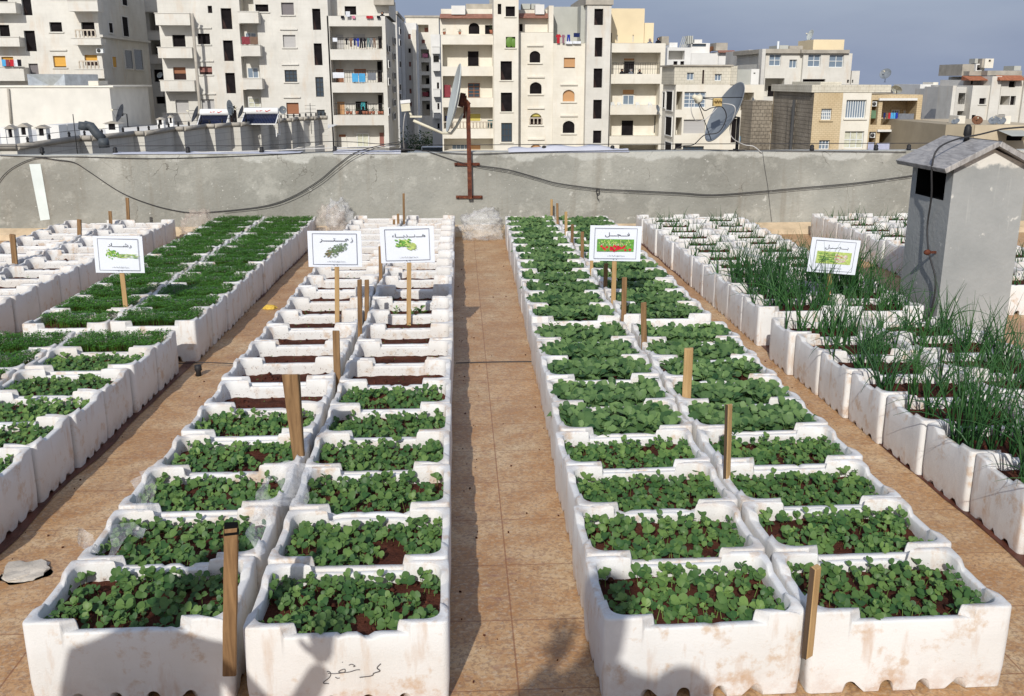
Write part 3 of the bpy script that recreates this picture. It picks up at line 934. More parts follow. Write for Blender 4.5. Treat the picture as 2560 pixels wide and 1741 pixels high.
def sign(corners, sb, key, label, Yboard, rootpx, seed):
    """corners TL,TR,BR,BL px; sb: stake top px; rootpx: stake foot px"""
    tl, tr, br, bl = [atY(x, y, Yboard) for x, y in corners]
    c = (tl+tr+br+bl)/4
    ux = ((tr-tl)+(br-bl))/2; uz = ((tl-bl)+(tr-br))/2
    W = ux.length; H = uz.length
    ux.normalize(); uz = (uz - ux*uz.dot(ux)).normalized(); uy = ux.cross(uz)*-1
    T = Matrix((ux, -uy, uz)).transposed().to_4x4(); T.translation = c
    if T.to_3x3().determinant() < 0:
        T = Matrix((ux, uy, uz)).transposed().to_4x4(); T.translation = c
    fy_ = -1 if (T.to_3x3() @ Vector((0, 1, 0))).y > 0 else 1
    foot = atY(rootpx[0], rootpx[1], Yboard+.012)
    base = Vector((foot.x, foot.y, .17))
    root = empty('crop_sign', base, label, 'sign', 'printed crop signs on wooden stakes')
    def pt(x, y, z): return T @ Vector((x, fy_*y, z)) - base
    rr = random.Random(seed)
    m = MB()
    nx = 10
    def bend(x): return .004*math.sin(x/W*3+seed)
    for i in range(nx):
        x0 = -W/2+W*i/nx; x1 = -W/2+W*(i+1)/nx
        m.poly([pt(x0, bend(x0), -H/2), pt(x1, bend(x1), -H/2), pt(x1, bend(x1), H/2), pt(x0, bend(x0), H/2)])
        m.poly([pt(x0, bend(x0)-.004, H/2), pt(x1, bend(x1)-.004, H/2), pt(x1, bend(x1)-.004, -H/2), pt(x0, bend(x0)-.004, -H/2)])
        m.poly([pt(x0, bend(x0), H/2), pt(x1, bend(x1), H/2), pt(x1, bend(x1)-.004, H/2), pt(x0, bend(x0)-.004, H/2)])
    m.obj('paper_board', MT['paper'], root)
    e_ = .0052
    # border
    m = MB()
    mx, mz = W/2*.83, H/2*.87
    for off, lw in ((0, .0030),):
        a_, b_ = mx-off, mz-off
        for x0, z0, x1, z1 in ((-a_,b_-lw,a_,b_),(-a_,-b_,a_,-b_+lw),(-a_,-b_+lw,-a_+lw,b_-lw),(a_-lw,-b_+lw,a_,b_-lw)):
            m.poly([pt(x0,e_,z0),pt(x1,e_,z0),pt(x1,e_,z1),pt(x0,e_,z1)])
    m.obj('printed_border', MT['greyline'], root)
    t = text_mesh(W_[key], W*(.62 if key in ('thyme','endive') else .48), H*.135)
    t.v = [tuple(pt(p[0]+W*.03, e_-p[1], p[2]+H*.25)) for p in t.v]
    t.obj('crop_name', MT['ink'], root)
    t = text_mesh(SMALL, W*.34, H*.05)
    t.v = [tuple(pt(p[0]+W*.02, e_-p[1], p[2]-H*.345)) for p in t.v]
    t.obj('office_name', MT['ink'], root)
    # printed photograph of the crop
    m = MB()
    dd = [e_]
    def fl(x, z, an, L, w_, mat):
        dd[0] += .000012
        m.cur = mat
        pts = [(x, z)]
        q = []
        for u, v in ((0,0),(.3,.45),(.7,.5),(1,0),(.7,-.5),(.3,-.45)):
            X = u*L; Z = v*w_
            q.append(pt(x+X*math.cos(an)-Z*math.sin(an), dd[0], z+X*math.sin(an)+Z*math.cos(an)))
        if fy_ > 0: q = q[::-1]
        m.poly(q)
    mats = [G1, G2, G3, G4, G5, G6]
    if key == 'cress':
        for i in range(50): fl(rr.uniform(-.03, .1), rr.uniform(-.022, .004), rr.uniform(-.15, .1), rr.uniform(.02, .05), .003, rr.choice((2, 2, 0)))
        for i in range(90): fl(rr.gauss(-.045, .018), rr.gauss(.008, .012), rr.uniform(0, 6.3), rr.uniform(.008, .016), .009, rr.choice((0, 0, 2)))
    elif key == 'thyme':
        for i in range(160):
            u = rr.random(); fl(-.06+.125*u+rr.gauss(0, .006), -.035+.05*u+rr.gauss(0, .007+.009*math.sin(u*3)), rr.uniform(.1, .8)+rr.choice((0, 3.1)), rr.uniform(.01, .024), .005, 1 if u > .3 or rr.random() < .5 else 5)
    elif key == 'endive':
        for i in range(70): fl(rr.uniform(-.06, .03), rr.uniform(-.01, .03), rr.uniform(2.6, 3.6), rr.uniform(.012, .03), .010, rr.choice((0, 0, 2)))
        for i in range(60): fl(rr.uniform(-.01, .03), rr.uniform(-.025, .015), rr.uniform(-.5, -.2), rr.uniform(.03, .045), .004, 2)
    else:
        w2, h2 = W*.36, H*.155
        m.cur = 2 if key == 'onion' else 0
        m.poly([pt(-w2, e_-.0002, -h2-.005-H*.05), pt(w2, e_-.0002, -h2-.005-H*.05), pt(w2, e_-.0002, h2+.005-H*.05), pt(-w2, e_-.0002, h2+.005-H*.05)])
        zc = -H*.05
        if key == 'radish':
            for i in range(120):
                x = rr.uniform(-w2*.94, w2*.72); fl(x, zc+rr.uniform(-.0, h2*.8), rr.uniform(0, 3), rr.uniform(.008, .016), .007, rr.choice((0, 1, 2)))
            for i in range(26):
                x = rr.uniform(-w2*.92, w2*.75); fl(x, zc-rr.uniform(.004, h2*.85), rr.uniform(-.3, .3), rr.uniform(.018, .026), .018, 3)
            for i in range(16):
                x = rr.uniform(-w2*.8, w2*.8); fl(x, zc-.002, rr.uniform(1.2, 1.9), .014, .003, 4)
        else:
            for i in range(90): fl(rr.uniform(-w2*.97, -w2*.1), zc+rr.uniform(-h2*.9, h2*.9), rr.uniform(-.08, .08), rr.uniform(.02, .045), .003, rr.choice((0, 0, 1)))
            for i in range(50): fl(rr.uniform(0, w2*.6), zc+rr.uniform(-h2*.8, h2*.8), rr.uniform(-.3, .3), rr.uniform(.015, .035), .005, rr.choice((4, 4, 3, 4)))
    m.obj('printed_picture', mats, root)
    # stake behind
    top = atY(sb[0], sb[1], Yboard+.012) - base + (atY(sb[0], sb[1]-40, Yboard+.012)-atY(sb[0], sb[1], Yboard+.012))
    m = MB()
    ax = (top - (foot-base)).normalized()
    low = (foot-base) - ax*.14
    w = 11*(foot-CAM).dot(fwd)/F
    m.bar(low, top, .012, w*1.0, (0, 1, 0)) if False else m.bar(low, top, w, .012, (0, -1, 0))
    o = m.obj('sign_post', MT['wood_new'], root)
    # drawing pins
    m = MB()
    for sx_ in (-.01, .012):
        q = pt((foot.x-c.x)*.0+sx_, .006, -H*.44)
        m.lathe([(.0, 0), (.003, .001), (.0, .002)], 8, Matrix.Translation(q) @ Matrix.Rotation(math.pi/2, 4, 'X'))
    m.obj('pin', MT['greyline'], root)
    return root
def ybd(px, py): return atZ(px, py, .25).y
sign([(232,591),(354,591),(362,684),(240,681)], (301,684), 'cress', 'white sign reading رشاد over a printed bunch of cress', ybd(315,774), (315,774), 3)
sign([(769,578),(903,578),(905,668),(771,667)], (842,668), 'thyme', 'white sign reading زعتر over a printed sprig of thyme', ybd(843,790), (843,790), 4)
sign([(949,568),(1084,565),(1087,655),(953,659)], (1023,660), 'endive', 'white sign reading هندباء over a printed leafy endive', ybd(1022,791), (1022,791), 5)
sign([(1476,564),(1605,566),(1600,654),(1473,652)], (1537,654), 'radish', 'white sign reading فجل over a printed photo of red radishes', ybd(1533,760), (1533,760), 6)
sign([(2031,593),(2153,602),(2136,688),(2018,679)], (2079,684), 'onion', 'white sign reading بصل over a printed photo of spring onions', ybd(2068,756), (2068,756), 7)

# ------------------------------------------------------------------ chimney
CX0, CX1, CY0, CY1 = 3.40, 3.92, 6.60, 7.22
eav = atY(2423, 415, CY0).z
ridz = eav + .115
root = empty('rooftop_chimney', ((CX0+CX1)/2, (CY0+CY1)/2, 0), 'grey cement chimney with gabled slab cap and sooty side opening', 'chimney')
off = Vector(root.location)
def Lc(p): return Vector(p) - off
m = MB()
hx0, hx1, hz0, hz1 = CY0+.10, CY1-.08, eav-.25, eav-.02
# body walls, left wall has the opening
def quad(*p): m.poly([Lc(q) for q in p])
NX = 10
quad((CX0,CY0,0),(CX1,CY0,0),(CX1,CY0,eav),((CX0+CX1)/2,CY0,ridz),(CX0,CY0,eav))
quad((CX1,CY0,0),(CX1,CY1,0),(CX1,CY1,eav),(CX1,CY0,eav))
quad((CX1,CY1,0),(CX0,CY1,0),(CX0,CY1,eav),((CX0+CX1)/2,CY1,ridz),(CX1,CY1,eav))
quad((CX0,CY1,0),(CX0,CY0,0),(CX0,CY0,hz0),(CX0,CY1,hz0))
quad((CX0,CY1,hz1),(CX0,CY0,hz1),(CX0,CY0,eav),(CX0,CY1,eav))
quad((CX0,hx0,hz0),(CX0,CY0,hz0),(CX0,CY0,hz1),(CX0,hx0,hz1))
quad((CX0,CY1,hz0),(CX0,hx1,hz0),(CX0,hx1,hz1),(CX0,CY1,hz1))
m.cur = 1
D_ = .3
quad((CX0,hx1,hz0),(CX0,hx0,hz0),(CX0+D_,hx0,hz0),(CX0+D_,hx1,hz0))
quad((CX0,hx0,hz1),(CX0,hx1,hz1),(CX0+D_,hx1,hz1),(CX0+D_,hx0,hz1))
quad((CX0,hx0,hz0),(CX0,hx0,hz1),(CX0+D_,hx0,hz1),(CX0+D_,hx0,hz0))
quad((CX0,hx1,hz1),(CX0,hx1,hz0),(CX0+D_,hx1,hz0),(CX0+D_,hx1,hz1))
quad((CX0+D_,hx1,hz0),(CX0+D_,hx1,hz1),(CX0+D_,hx0,hz1),(CX0+D_,hx0,hz0))
m.obj('chimney_shaft', [MT['chim'], MT['soot']], root)
# ragged soot around the hole
m = MB()
rr = random.Random(4)
xm = (CX0+CX1)/2
ov = .09; yo = .075
def slab(sgn, name):
    m = MB()
    th = .036
    e0 = Vector((xm + sgn*((CX1-CX0)/2+ov), 0, eav-.045))
    r0 = Vector((xm - sgn*.004, 0, ridz+.022))
    nrm = Vector(((r0.z-e0.z)*-sgn*-1, 0, abs(r0.x-e0.x))).normalized()
    up_ = Vector((nrm.x*1, 0, nrm.z))*th
    a0 = Vector((e0.x, CY0-yo, e0.z)); a1 = Vector((e0.x, CY1+yo, e0.z)); b0 = Vector((r0.x, CY0-yo, r0.z)); b1 = Vector((r0.x, CY1+yo, r0.z))
    q = [a0,b0,b1,a1]
    lo = [m.V(Lc(p)) for p in q]; hi = [m.V(Lc(p+up_)) for p in q]
    m.Fc(lo if sgn > 0 else lo[::-1]); m.Fc(hi[::-1] if sgn > 0 else hi)
    for k in range(4): m.Fc((lo[k], lo[(k+1)%4], hi[(k+1)%4], hi[k]))
    o = m.obj(name, MT['marble'], root)
    bv = o.modifiers.new('b', 'BEVEL'); bv.width = .004; bv.segments = 2
slab(-1, 'roof_slab'); slab(1, 'roof_slab')
m = MB(); m.bar(Lc((CX0, CY0+.12, eav-.62)), Lc((CX0-.045, CY0+.12, eav-.62)), .016); m.lathe([(.0,0),(.016,.004),(.022,.02),(.018,.035),(.012,.045),(0,.05)], 10, Matrix.Translation(Lc((CX0-.04, CY0+.12, eav-.62))) @ Matrix.Rotation(-math.pi/2, 4, 'Y'))
m.obj('insulator', MT['rust'], root)
m = MB(); m.lathe([(0,0),(.024,.0),(.016,.03),(.028,.05),(.024,.10),(.012,.12),(0,.12)], 10, Matrix.Translation(Lc((xm-.04, CY0+.3, ridz+.03))))
m.obj('insulator', MT['black'], root)
# cable over the chimney
def cable(pts, r, mat, label, cat='cable', n_=6, sub=6, group=None):
    w = [Vector(p) for p in pts]; q = []
    for i in range(len(w)-1):
        p0 = w[max(i-1, 0)]; p1 = w[i]; p2 = w[i+1]; p3 = w[min(i+2, len(w)-1)]
        for s in range(sub):
            t = s/sub
            q.append(.5*((2*p1)+(-p0+p2)*t+(2*p0-5*p1+4*p2-p3)*t*t+(-p0+3*p1-3*p2+p3)*t**3))
    q.append(w[-1])
    m = MB(); m.tube(q, r, n_)
    l = q[0]
    rebase(m, l)
    return tag(m.obj('cable', MT[mat], None, l), label, cat, group)
def cpt(x, y, Y): return atY(1760+x*.4427, 300+y*.4427, Y)
cable([cpt(1850,38,CY0+.35), cpt(1700,50,CY0+.32), cpt(1640,62,CY0+.3), cpt(1560,82,CY0+.28), cpt(1420,112,CY0+.2), cpt(1320,165,CY0+.14), (CX0-.10, CY0+.12, eav-.02), (CX0-.06,CY0+.16,eav-.22), (CX0-.035, CY0+.22, eav-.45), (CX0-.052, CY0+.12, eav-.62), (CX0-.03, CY0+.02, eav-.8), (CX0-.02, CY0+.04, eav-1.0), (CX0-.02, CY0+.1, eav-1.15)],
      .0065, 'cable', 'thick grey cable draped over the chimney cap and down its side')

# ------------------------------------------------------------------ wires and cables on the parapet
def c1(x, y, Y=WY-.02): return atY(x*.4303, y*.4303, Y)
def c2(x, y, Y=WY-.02): return atY(900+x*.3541, y*.3541, Y)
def c3(x, y, Y=WY-.02): return atY(1560+x*.4303, y*.4303, Y)
cable([c1(x,y) for x, y in ((-40,1110),(20,1020),(100,960),(215,918),(330,930),(430,945),(520,1000),(700,1118),(880,1190),(1040,1228),(1150,1236),(1350,1222),(1550,1195),(1700,1142),(1850,1052),(1960,960),(2060,890),(2200,848),(2320,825))],
      .0048, 'cable', 'black cable sagging in a deep loop across left half of wall')
cable([c1(x,y,WY-.035) for x, y in ((1300,1232),(1550,1203),(1700,1155),(1850,1072),(1960,985),(2060,912),(2190,860),(2330,835))], .0035, 'cable', 'thinner black cable doubling the big loop below the buildings')
cable([c2(x,y) for x, y in ((-90,1045),(20,1045),(200,1050),(330,1055),(470,1070),(600,1112),(720,1150),(860,1172),(1050,1200),(1250,1255),(1400,1295),(1680,1332),(1900,1345),(2259,1362))] + [c3(x,y) for x, y in ((520,1132),(800,1112),(1000,1094),(1300,1068),(1500,1044),(1745,1010))],
      .0042, 'cable', 'upper of two black cables running right from the rusty pole')
cable([c2(x,y,WY-.03) for x, y in ((700,1150),(860,1184),(1050,1215),(1250,1268),(1400,1310),(1680,1345),(1900,1358),(2259,1374))] + [c3(x,y,WY-.03) for x, y in ((520,1140),(800,1122),(1000,1104),(1300,1078),(1500,1052),(1745,1018))],
      .0035, 'cable', 'lower of two black cables running right from the rusty pole')
m = MB()
kn = c2(1678,1345)
for k in range(3):
    pts = [kn+Vector((.02*math.cos(t+k), -.01-.004*k, .035*math.sin(t+k)-.01)) for t in [i*.7 for i in range(10)]]
    m.tube(pts, .004, 5)
m.tube([kn+Vector((0,-.01,-.03)), kn+Vector((-.01,-.02,-.08)), kn+Vector((.02,-.02,-.12))], .004, 5)
rebase(m, kn); tag(m.obj('cable_knot', MT['cable'], None, kn), 'knotted loop of black cable hanging on the right part of wall', 'cable knot')
# conductor carried on insulators along the wall top
ins = [(250,940),(672,920),(1093,905),(1520,890),(1945,872)]
P_ = [atY(x*.4303, y*.4303, WY+.06) for x, y in ins] + [atY(900+x*.3541, y*.3541, WY+.06) for x, y in ((313,1062),(1300,1052),(1783,1052))] + [atY(1560+x*.4303, y*.4303, WY+.06) for x, y in ((1093,872),(1465,876),(1655,878))]
INSN = ['leftmost','second','third','fourth','fifth','sixth','seventh','eighth','ninth','tenth','eleventh']
for i, p in enumerate(P_):
    m = MB()
    s = 1.0 if i != 5 else 1.6
    m.lathe([(.012,-.05),(.012,0),(.026*s,.004),(.030*s,.025*s),(.022*s,.03*s),(.026*s,.055*s),(.018*s,.07*s),(0,.075*s)], 10)
    m.cur = 0
    loc = (p.x, WY+.07, topz)
    tag(m.obj('wire_insulator', MT['black'], None, loc), 'black wire insulator on the wall top, %s' % (INSN[i] + ' from the left' if i else 'the leftmost of the row'), 'insulator', 'insulators along the wall top')
cable([Vector((p.x, WY+.07, topz+.085 if i != 5 else topz+.13)) for i, p in enumerate([Vector((-7,0,0))]+P_+[Vector((6.5,0,0))])], .0045, 'cable', 'taut dark conductor wire carried along the top of the wall', sub=3)
cable([c1(0,905,WY-.01), c1(230,912,WY-.01), c1(450,912,WY-.01), c1(820,922,WY-.01), c1(1100,918,WY-.01), c1(1520,902,WY-.01), c1(1945,880,WY-.01), c2(320,1058,WY-.02), c2(760,1088,WY-.02), c2(1200,1075,WY-.02), c2(2259,1058,WY-.02), c3(700,874,WY-.02), c3(1640,884,WY-.02)], .0045, 'cable', 'slack dark wire lying along the upper edge of the wall')
cable([c1(-30,925,WY+.1), c1(220,910,WY+.1), c1(700,912,WY+.1), c1(1100,888,WY+.1), c1(1500,878,WY+.1), c1(1940,860,WY+.1), c1(2300,850,WY+.1)], .006, 'cable_w', 'white cable running above the left part of the wall')
m = MB(); pts = [c3(805,880), c3(815,960), c3(835,1080), c3(848,1200), c3(858,1290)]
m.tube(pts, .0022, 4); rebase(m, pts[0]); tag(m.obj('thin_wire', MT['cable'], None, pts[0]), 'hair-thin wire hanging down the wall below the grey dish', 'wire')
# sheets on the wall top
def sheet(pts, name, label, mat='cloth', seed=1):
    """pts: list of (x px, y top px) over the wall; drapes from back to front edge"""
    m = MB(); m.smooth = True
    rows = []
    for i, (x, y, low) in enumerate(pts):
        col = []
        top = atY(x, y, WY+.10)
        for j in range(5):
            t = j/4
            p = Vector((top.x, WY+.22-.24*t, 0))
            p.z = topz+.006 + (max(0, top.z-topz))*math.sin(math.pi*min(1, t*.8+.2)) + .01*noise.noise((p.x*9, j*1.3, seed))
            if j == 4: p.y = WY-.012; p.z = topz-low
            p.z = max(p.z, topz+.004) if j < 4 else p.z
            col.append(m.V(p))
        rows.append(col)
    for a, b_ in zip(rows, rows[1:]):
        for j in range(4): m.Fc((a[j], b_[j], b_[j+1], a[j+1]))
    l = Vector(m.v[0]); rebase(m, l)
    tag(m.obj(name, MT[mat], None, l), label, 'sheet')
sheet([(x, 379-6*abs(math.sin(x*.013))*(1 if x > 900 else .6), .012) for x in range(835, 1010, 12)], 'white_sheet', 'white sheet folded over the wall top left of the pole')
sheet([(x, 376-11*max(0, math.sin((x-1270)/310*math.pi))**.6-3*math.sin(x*.06), .004) for x in range(1270, 1572, 10)], 'white_sheet', 'white sheet bunched up on the wall top right of the pole', seed=4)
sheet([(x, 398-(x-300)*.035, .004) for x in range(290, 760, 16)], 'white_sheet', 'narrow white strip of cloth laid along the left wall top', seed=7)

# ------------------------------------------------------------------ satellite dishes
def dish(name, label, c, nrm, r, mat, feed=None, post=None, postr=.02, rods=3, group=None, depth=.16, rim_up=None):
    c = Vector(c); nrm = Vector(nrm).normalized()
    base = Vector(post) if post else c
    root = empty(name, base, label, 'satellite dish', group)
    q = nrm.to_track_quat('Z', 'Y').to_matrix().to_4x4(); q.translation = c - base
    m = MB()
    prof = [(r*t, depth*r*1.6*t*t) for t in (.001, .2, .4, .6, .8, .93, 1.0)]
    m.lathe(prof, 40, q)
    m.lathe([(a, b-.008*r/.4) for a, b in prof][::-1], 40, q)
    m.lathe([(r, depth*r*1.6), (r*1.02, depth*r*1.6-.004), (r, depth*r*1.6-.008*r/.4)], 40, q)
    m.obj('dish_reflector', MT[mat], root)
    if feed is not None:
        fp = Vector(feed) - base
        m = MB()
        for k in range(rods):
            an = 2*math.pi*k/rods + .6
            e = q @ Vector((r*.93*math.cos(an), r*.93*math.sin(an), depth*r*1.4))
            m.tube([e, fp], r*.013, 5)
        m.obj('feed_rods', MT['black'], root)
        m = MB()
        d = (fp-(c-base)).normalized()
        qq = d.to_track_quat('Z', 'Y').to_matrix().to_4x4(); qq.translation = fp
        m.lathe([(0,-r*.16),(r*.13,-r*.15),(r*.15,-r*.08),(r*.08,-r*.05),(r*.07,r*.12),(r*.05,r*.14),(0,r*.14)], 14, qq)
        m.obj('feed_horn', MT['lnb'], root)
    if post:
        m = MB()
        m.tube([Vector((0,0,0)), Vector((0,0,(c-base).z-.02)), (c-base)-nrm*r*.1], postr, 8)
        m.bar((-postr*5, 0, .006), (postr*5, 0, .006), postr*2, .01)
        m.bar((0, -postr*5, .012), (0, postr*5, .012), postr*2, .01)
        m.obj('dish_post', MT['black'], root)
    return root
# rusty pole with white dish
pb, ptp = atY(1175, 497, WY-.06), atY(1170, 258, WY-.06)
root = empty('satellite_dish', (pb.x, WY-.06, pb.z), 'large pale dish seen edge-on, bolted to a rusty pole on the wall', 'satellite dish')
o_ = Vector(root.location)
m = MB(); m.bar((0,0,0), ptp-o_, .05, .05, (0,1,0))
m.obj('rusty_pole', MT['rust'], root)
for (xa, xb, y) in ((1136,1199,411),(1140,1206,493)):
    a, b_ = atY(xa, y, WY-.02), atY(xb, y, WY-.02)
    m = MB(); m.bar(a-o_, b_-o_, .012, .035)
    for q in (a.lerp(b_, .07), a.lerp(b_, .93)):
        m.lathe([(0,0),(.012,0),(.012,.012),(0,.014)], 8, Matrix.Translation(q-o_+Vector((0,-.008,0))) @ Matrix.Rotation(math.pi/2, 4, 'X'))
    m.obj('wall_bracket', MT['rust'], root)
dc = atY(1143, 248, WY-.10)
dn = Vector((-.975, -.09, .21)).normalized()
q = dn.to_track_quat('Z', 'Y').to_matrix().to_4x4(); q.translation = dc-o_
r = .39
prof = [(r*t, .05*t*t) for t in (.001,.25,.5,.75,.93,1.0)]
m = MB(); m.lathe(prof, 44, q); m.lathe([(a, b-.012) for a, b in prof][::-1], 44, q); m.lathe([(r,.05),(r+.006,.044),(r,.038)], 44, q)
m.obj('dish_reflector', MT['dishlight'], root)
m = MB()
bk = dc-o_-dn*.03
m.bar(bk, bk-dn*.05, .16, .16); m.bar(bk-dn*.04, ptp-o_+Vector((0,0,-.03)), .05, .07); m.bar(bk-dn*.07+Vector((0,0,.06)), bk-dn*.05+Vector((0,0,-.2)), .03)
m.obj('dish_bracket', MT['rust'], root)
m = MB()
A_ = atY(1140, 318, WY-.12)-o_; B_ = atY(1128, 334, WY-.14)-o_; C_ = atY(1105, 333, WY-.2)-o_; D2 = atY(1034, 302, WY-.34)-o_
m.tube([bk-dn*.04+Vector((0,0,-.15)), A_, B_, C_, D2], .016, 8)
m.obj('feed_arm', MT['lnb'], root)
m = MB(); E1 = atY(1030, 293, WY-.34)-o_; E2 = atY(1014, 268, WY-.36)-o_
m.bar(atY(1025,292,WY-.34)-o_, atY(1055,292,WY-.34)-o_, .03, .02)
m.tube([E1, atY(1024,280,WY-.35)-o_], .014, 8)
m.bar(E2+Vector((-.05,0,.0)), E2+Vector((.05,0,.01)), .07, .10)
m.obj('feed_horn', MT['lnb'], root)
m = MB(); m.bar(E2+Vector((-.055,-.0,.055)), E2+Vector((.055,0,.065)), .09, .035)
m.obj('horn_cap', MT['white'], root)
cable([E2+o_+Vector((0,0,-.05)), atY(1010,300,WY-.33), atY(1008,340,WY-.2), Vector((P_[5].x, WY+.02, topz+.03))], .006, 'cable_w', 'pale cable hanging from the feed horn of the pale dish')
# big grey dish
dn = Vector((-.895, -.09, .47)).normalized()
dc = atY(1827, 290, WY+.1)
dish('satellite_dish', 'large blue-grey round dish with wire-braced feed standing on the wall top', dc, dn, .385, 'dishdark', atY(1741, 245, WY-.25), (atY(1842, 370, WY+.12).x, WY+.12, topz), .02, 3)
gd = bpy.data.objects['satellite_dish.001'] if 'satellite_dish.001' in bpy.data.objects else None
m = MB()
bc = atY(1793, 256, WY-.12)
m.box(bc+Vector((-.05,-.03,-.045)), bc+Vector((.05,.03,.045)))
for k in (-.03, 0, .03): m.lathe([(0,0),(.012,0),(.012,.04),(0,.04)], 8, Matrix.Translation(bc+Vector((k,-.03,.02))) @ Matrix.Rotation(math.pi/2, 4, 'X'))
rebase(m, bc); tag(m.obj('signal_box', MT['yellowsteel'], None, bc), 'rusty yellow signal box strapped to the feed rods of grey dish', 'junction box')
def cg(x, y, Y): return atY(1640+x*.2237, 60+y*.2237, Y)
cable([cg(400,860,WY-.3), cg(395,980,WY-.3), cg(450,1085,WY-.2), cg(560,1060,WY-.15), cg(690,930,WY-.14)], .005, 'cable_w', 'pale cable looping below the feed of the grey dish')
cable([cg(480,880,WY-.3), cg(540,968,WY-.2), cg(620,940,WY-.16), cg(740,930,WY-.14), cg(785,1050,WY-.1), cg(700,1210,WY-.08), cg(540,1245,WY-.05), cg(420,1350,WY+.0), cg(300,1365,WY+.05), cg(200,1405,WY+.1)], .006, 'cable', 'dark cable winding from the grey dish down to the wall')
cable([cg(740,890,WY-.13), cg(860,910,WY-.25), cg(885,980,WY-.25), cg(830,1150,WY-.15), cg(850,1270,WY-.1), cg(980,1350,WY-.02), cg(1090,1370,WY-.02), cg(1180,1440,WY-.02)], .006, 'cable_w', 'pale cable crossing the face of the grey dish')

# ------------------------------------------------------------------ plastic bags and film
def crumple(name, label, px0, py0, px1, py1, Y, mat, seed, dep=.22, cat='plastic bag', lumps=1.0, bot=None):
    a = atY(px0, py1, Y); b_ = atY(px1, py0, Y)
    cx, cz = (a.x+b_.x)/2, (a.z+b_.z)/2
    rx, rz = (b_.x-a.x)/2, (b_.z-a.z)/2
    m = MB(); m.smooth = True
    nu, nv = 44, 26
    g = []
    for j in range(nv+1):
        row = []
        ph = math.pi*j/nv
        for i in range(nu):
            th = 2*math.pi*i/nu
            d = Vector((math.sin(ph)*math.cos(th), math.sin(ph)*math.sin(th), math.cos(ph)))
            # flat-bottomed sack
            k = .80 + .42*lumps*noise.noise(d*1.9+Vector((seed,0,0))) + .55*abs(noise.noise(d*3.4+Vector((0,seed,0)))) + .07*abs(noise.noise(d*9+Vector((0,0,seed))))
            sq = (abs(d.x)**4+abs(d.y)**4+abs(d.z)**4)**-.25*.45+.6
            p = Vector((d.x*rx*k*sq, d.y*dep*k*sq, d.z*rz*k*sq))
            if p.z < -rz: p.z = -rz + .004*noise.noise(p*20)
            row.append(m.V(p))
        g.append(row)
    for j in range(nv):
        for i in range(nu):
            m.Fc((g[j][i], g[j+1][i], g[j+1][(i+1)%nu], g[j][(i+1)%nu]))
    tag(m.obj(name, MT[mat], None, (cx, Y, cz)), label, cat)
crumple('plastic_bag', 'crumpled clear plastic bag at the far end of centre path', 1146, 528, 1254, 602, 11.35, 'film', 3, .16)
crumple('plastic_bag', 'dusty plastic bag heaped against the wall left of bare boxes', 818, 502, 878, 585, 11.45, 'film', 8, .13)
crumple('plastic_bag', 'brown dust-covered plastic film beside the cress boxes at the wall', 795, 520, 862, 600, 11.3, 'film_d', 5, .14)
crumple('plastic_bag', 'dusty plastic bag between bare boxes and cress near the wall', 460, 532, 530, 600, 11.4, 'film_d', 12, .16)
def flap(name, label, pts, mat='film', seed=0):
    """pts: grid rows of world points"""
    m = MB(); m.smooth = True
    rows = len(pts); cols = len(pts[0])
    sub = 5
    G = []
    for j in range((rows-1)*sub+1):
        r_ = []
        for i in range((cols-1)*sub+1):
            jj, ii = j/sub, i/sub
            j0, i0 = min(int(jj), rows-2), min(int(ii), cols-2)
            u, v = jj-j0, ii-i0
            p = (Vector(pts[j0][i0])*(1-u)*(1-v)+Vector(pts[j0][i0+1])*(1-u)*v+Vector(pts[j0+1][i0])*u*(1-v)+Vector(pts[j0+1][i0+1])*u*v)
            p = p + Vector((noise.noise(p*7+Vector((seed,0,0))), noise.noise(p*7+Vector((0,seed,5))), noise.noise(p*7+Vector((7,0,seed)))))*.05 + Vector((0,1,0))*.012*noise.noise(Vector((p.x*40,p.z*6,seed)))
            r_.append(m.V(p))
        G.append(r_)
    for j in range(len(G)-1):
        for i in range(len(G[0])-1):
            m.Fc((G[j][i], G[j+1][i], G[j+1][i+1], G[j][i+1]))
    l = Vector(m.v[0]); rebase(m, l)
    tag(m.obj(name, MT[mat], None, l), label, 'plastic film')
def q8(x, y, Y): return atY(x*.5319, 900+y*.5319, Y)
flap('plastic_film', 'clear plastic film standing up at left end of second-row box', [[q8(400,760,2.98),q8(440,755,3.0),q8(490,800,3.0)],[q8(400,830,2.98),q8(440,850,3.0),q8(490,850,3.0)],[q8(430,915,2.98),q8(460,920,2.98),q8(480,900,3.0)]], seed=1)
flap('plastic_film', 'clear plastic film folded over left corner of second-row box', [[q8(530,770,3.2),q8(610,735,3.24),q8(700,775,3.24)],[q8(500,850,3.02),q8(590,830,3.1),q8(680,810,3.2)],[q8(480,905,2.98),q8(520,900,3.0),q8(560,860,3.05)]], seed=2)
flap('plastic_film', 'clear plastic film sticking up at left end of third-row box', [[q8(590,580,3.4),q8(660,560,3.42),q8(720,600,3.44)],[q8(620,630,3.38),q8(660,640,3.4),q8(710,650,3.42)],[q8(640,690,3.35),q8(670,695,3.36),q8(700,690,3.38)]], seed=3)
flap('plastic_film', 'clear plastic film lying behind the third box on left', [[q8(640,500,3.82),q8(720,480,3.84),q8(810,550,3.8)],[q8(680,550,3.78),q8(740,560,3.78),q8(815,575,3.76)]], seed=4)
flap('plastic_film', 'torn clear film rising between the second boxes beside the stake', [[q8(1235,560,3.35),q8(1262,545,3.35),q8(1275,600,3.35)],[q8(1200,700,3.2),q8(1235,700,3.2),q8(1265,720,3.2)],[q8(1175,800,3.05),q8(1210,850,3.02),q8(1225,890,3.0)],[q8(1180,900,2.95),q8(1200,905,2.93),q8(1215,900,2.92)]], seed=5)
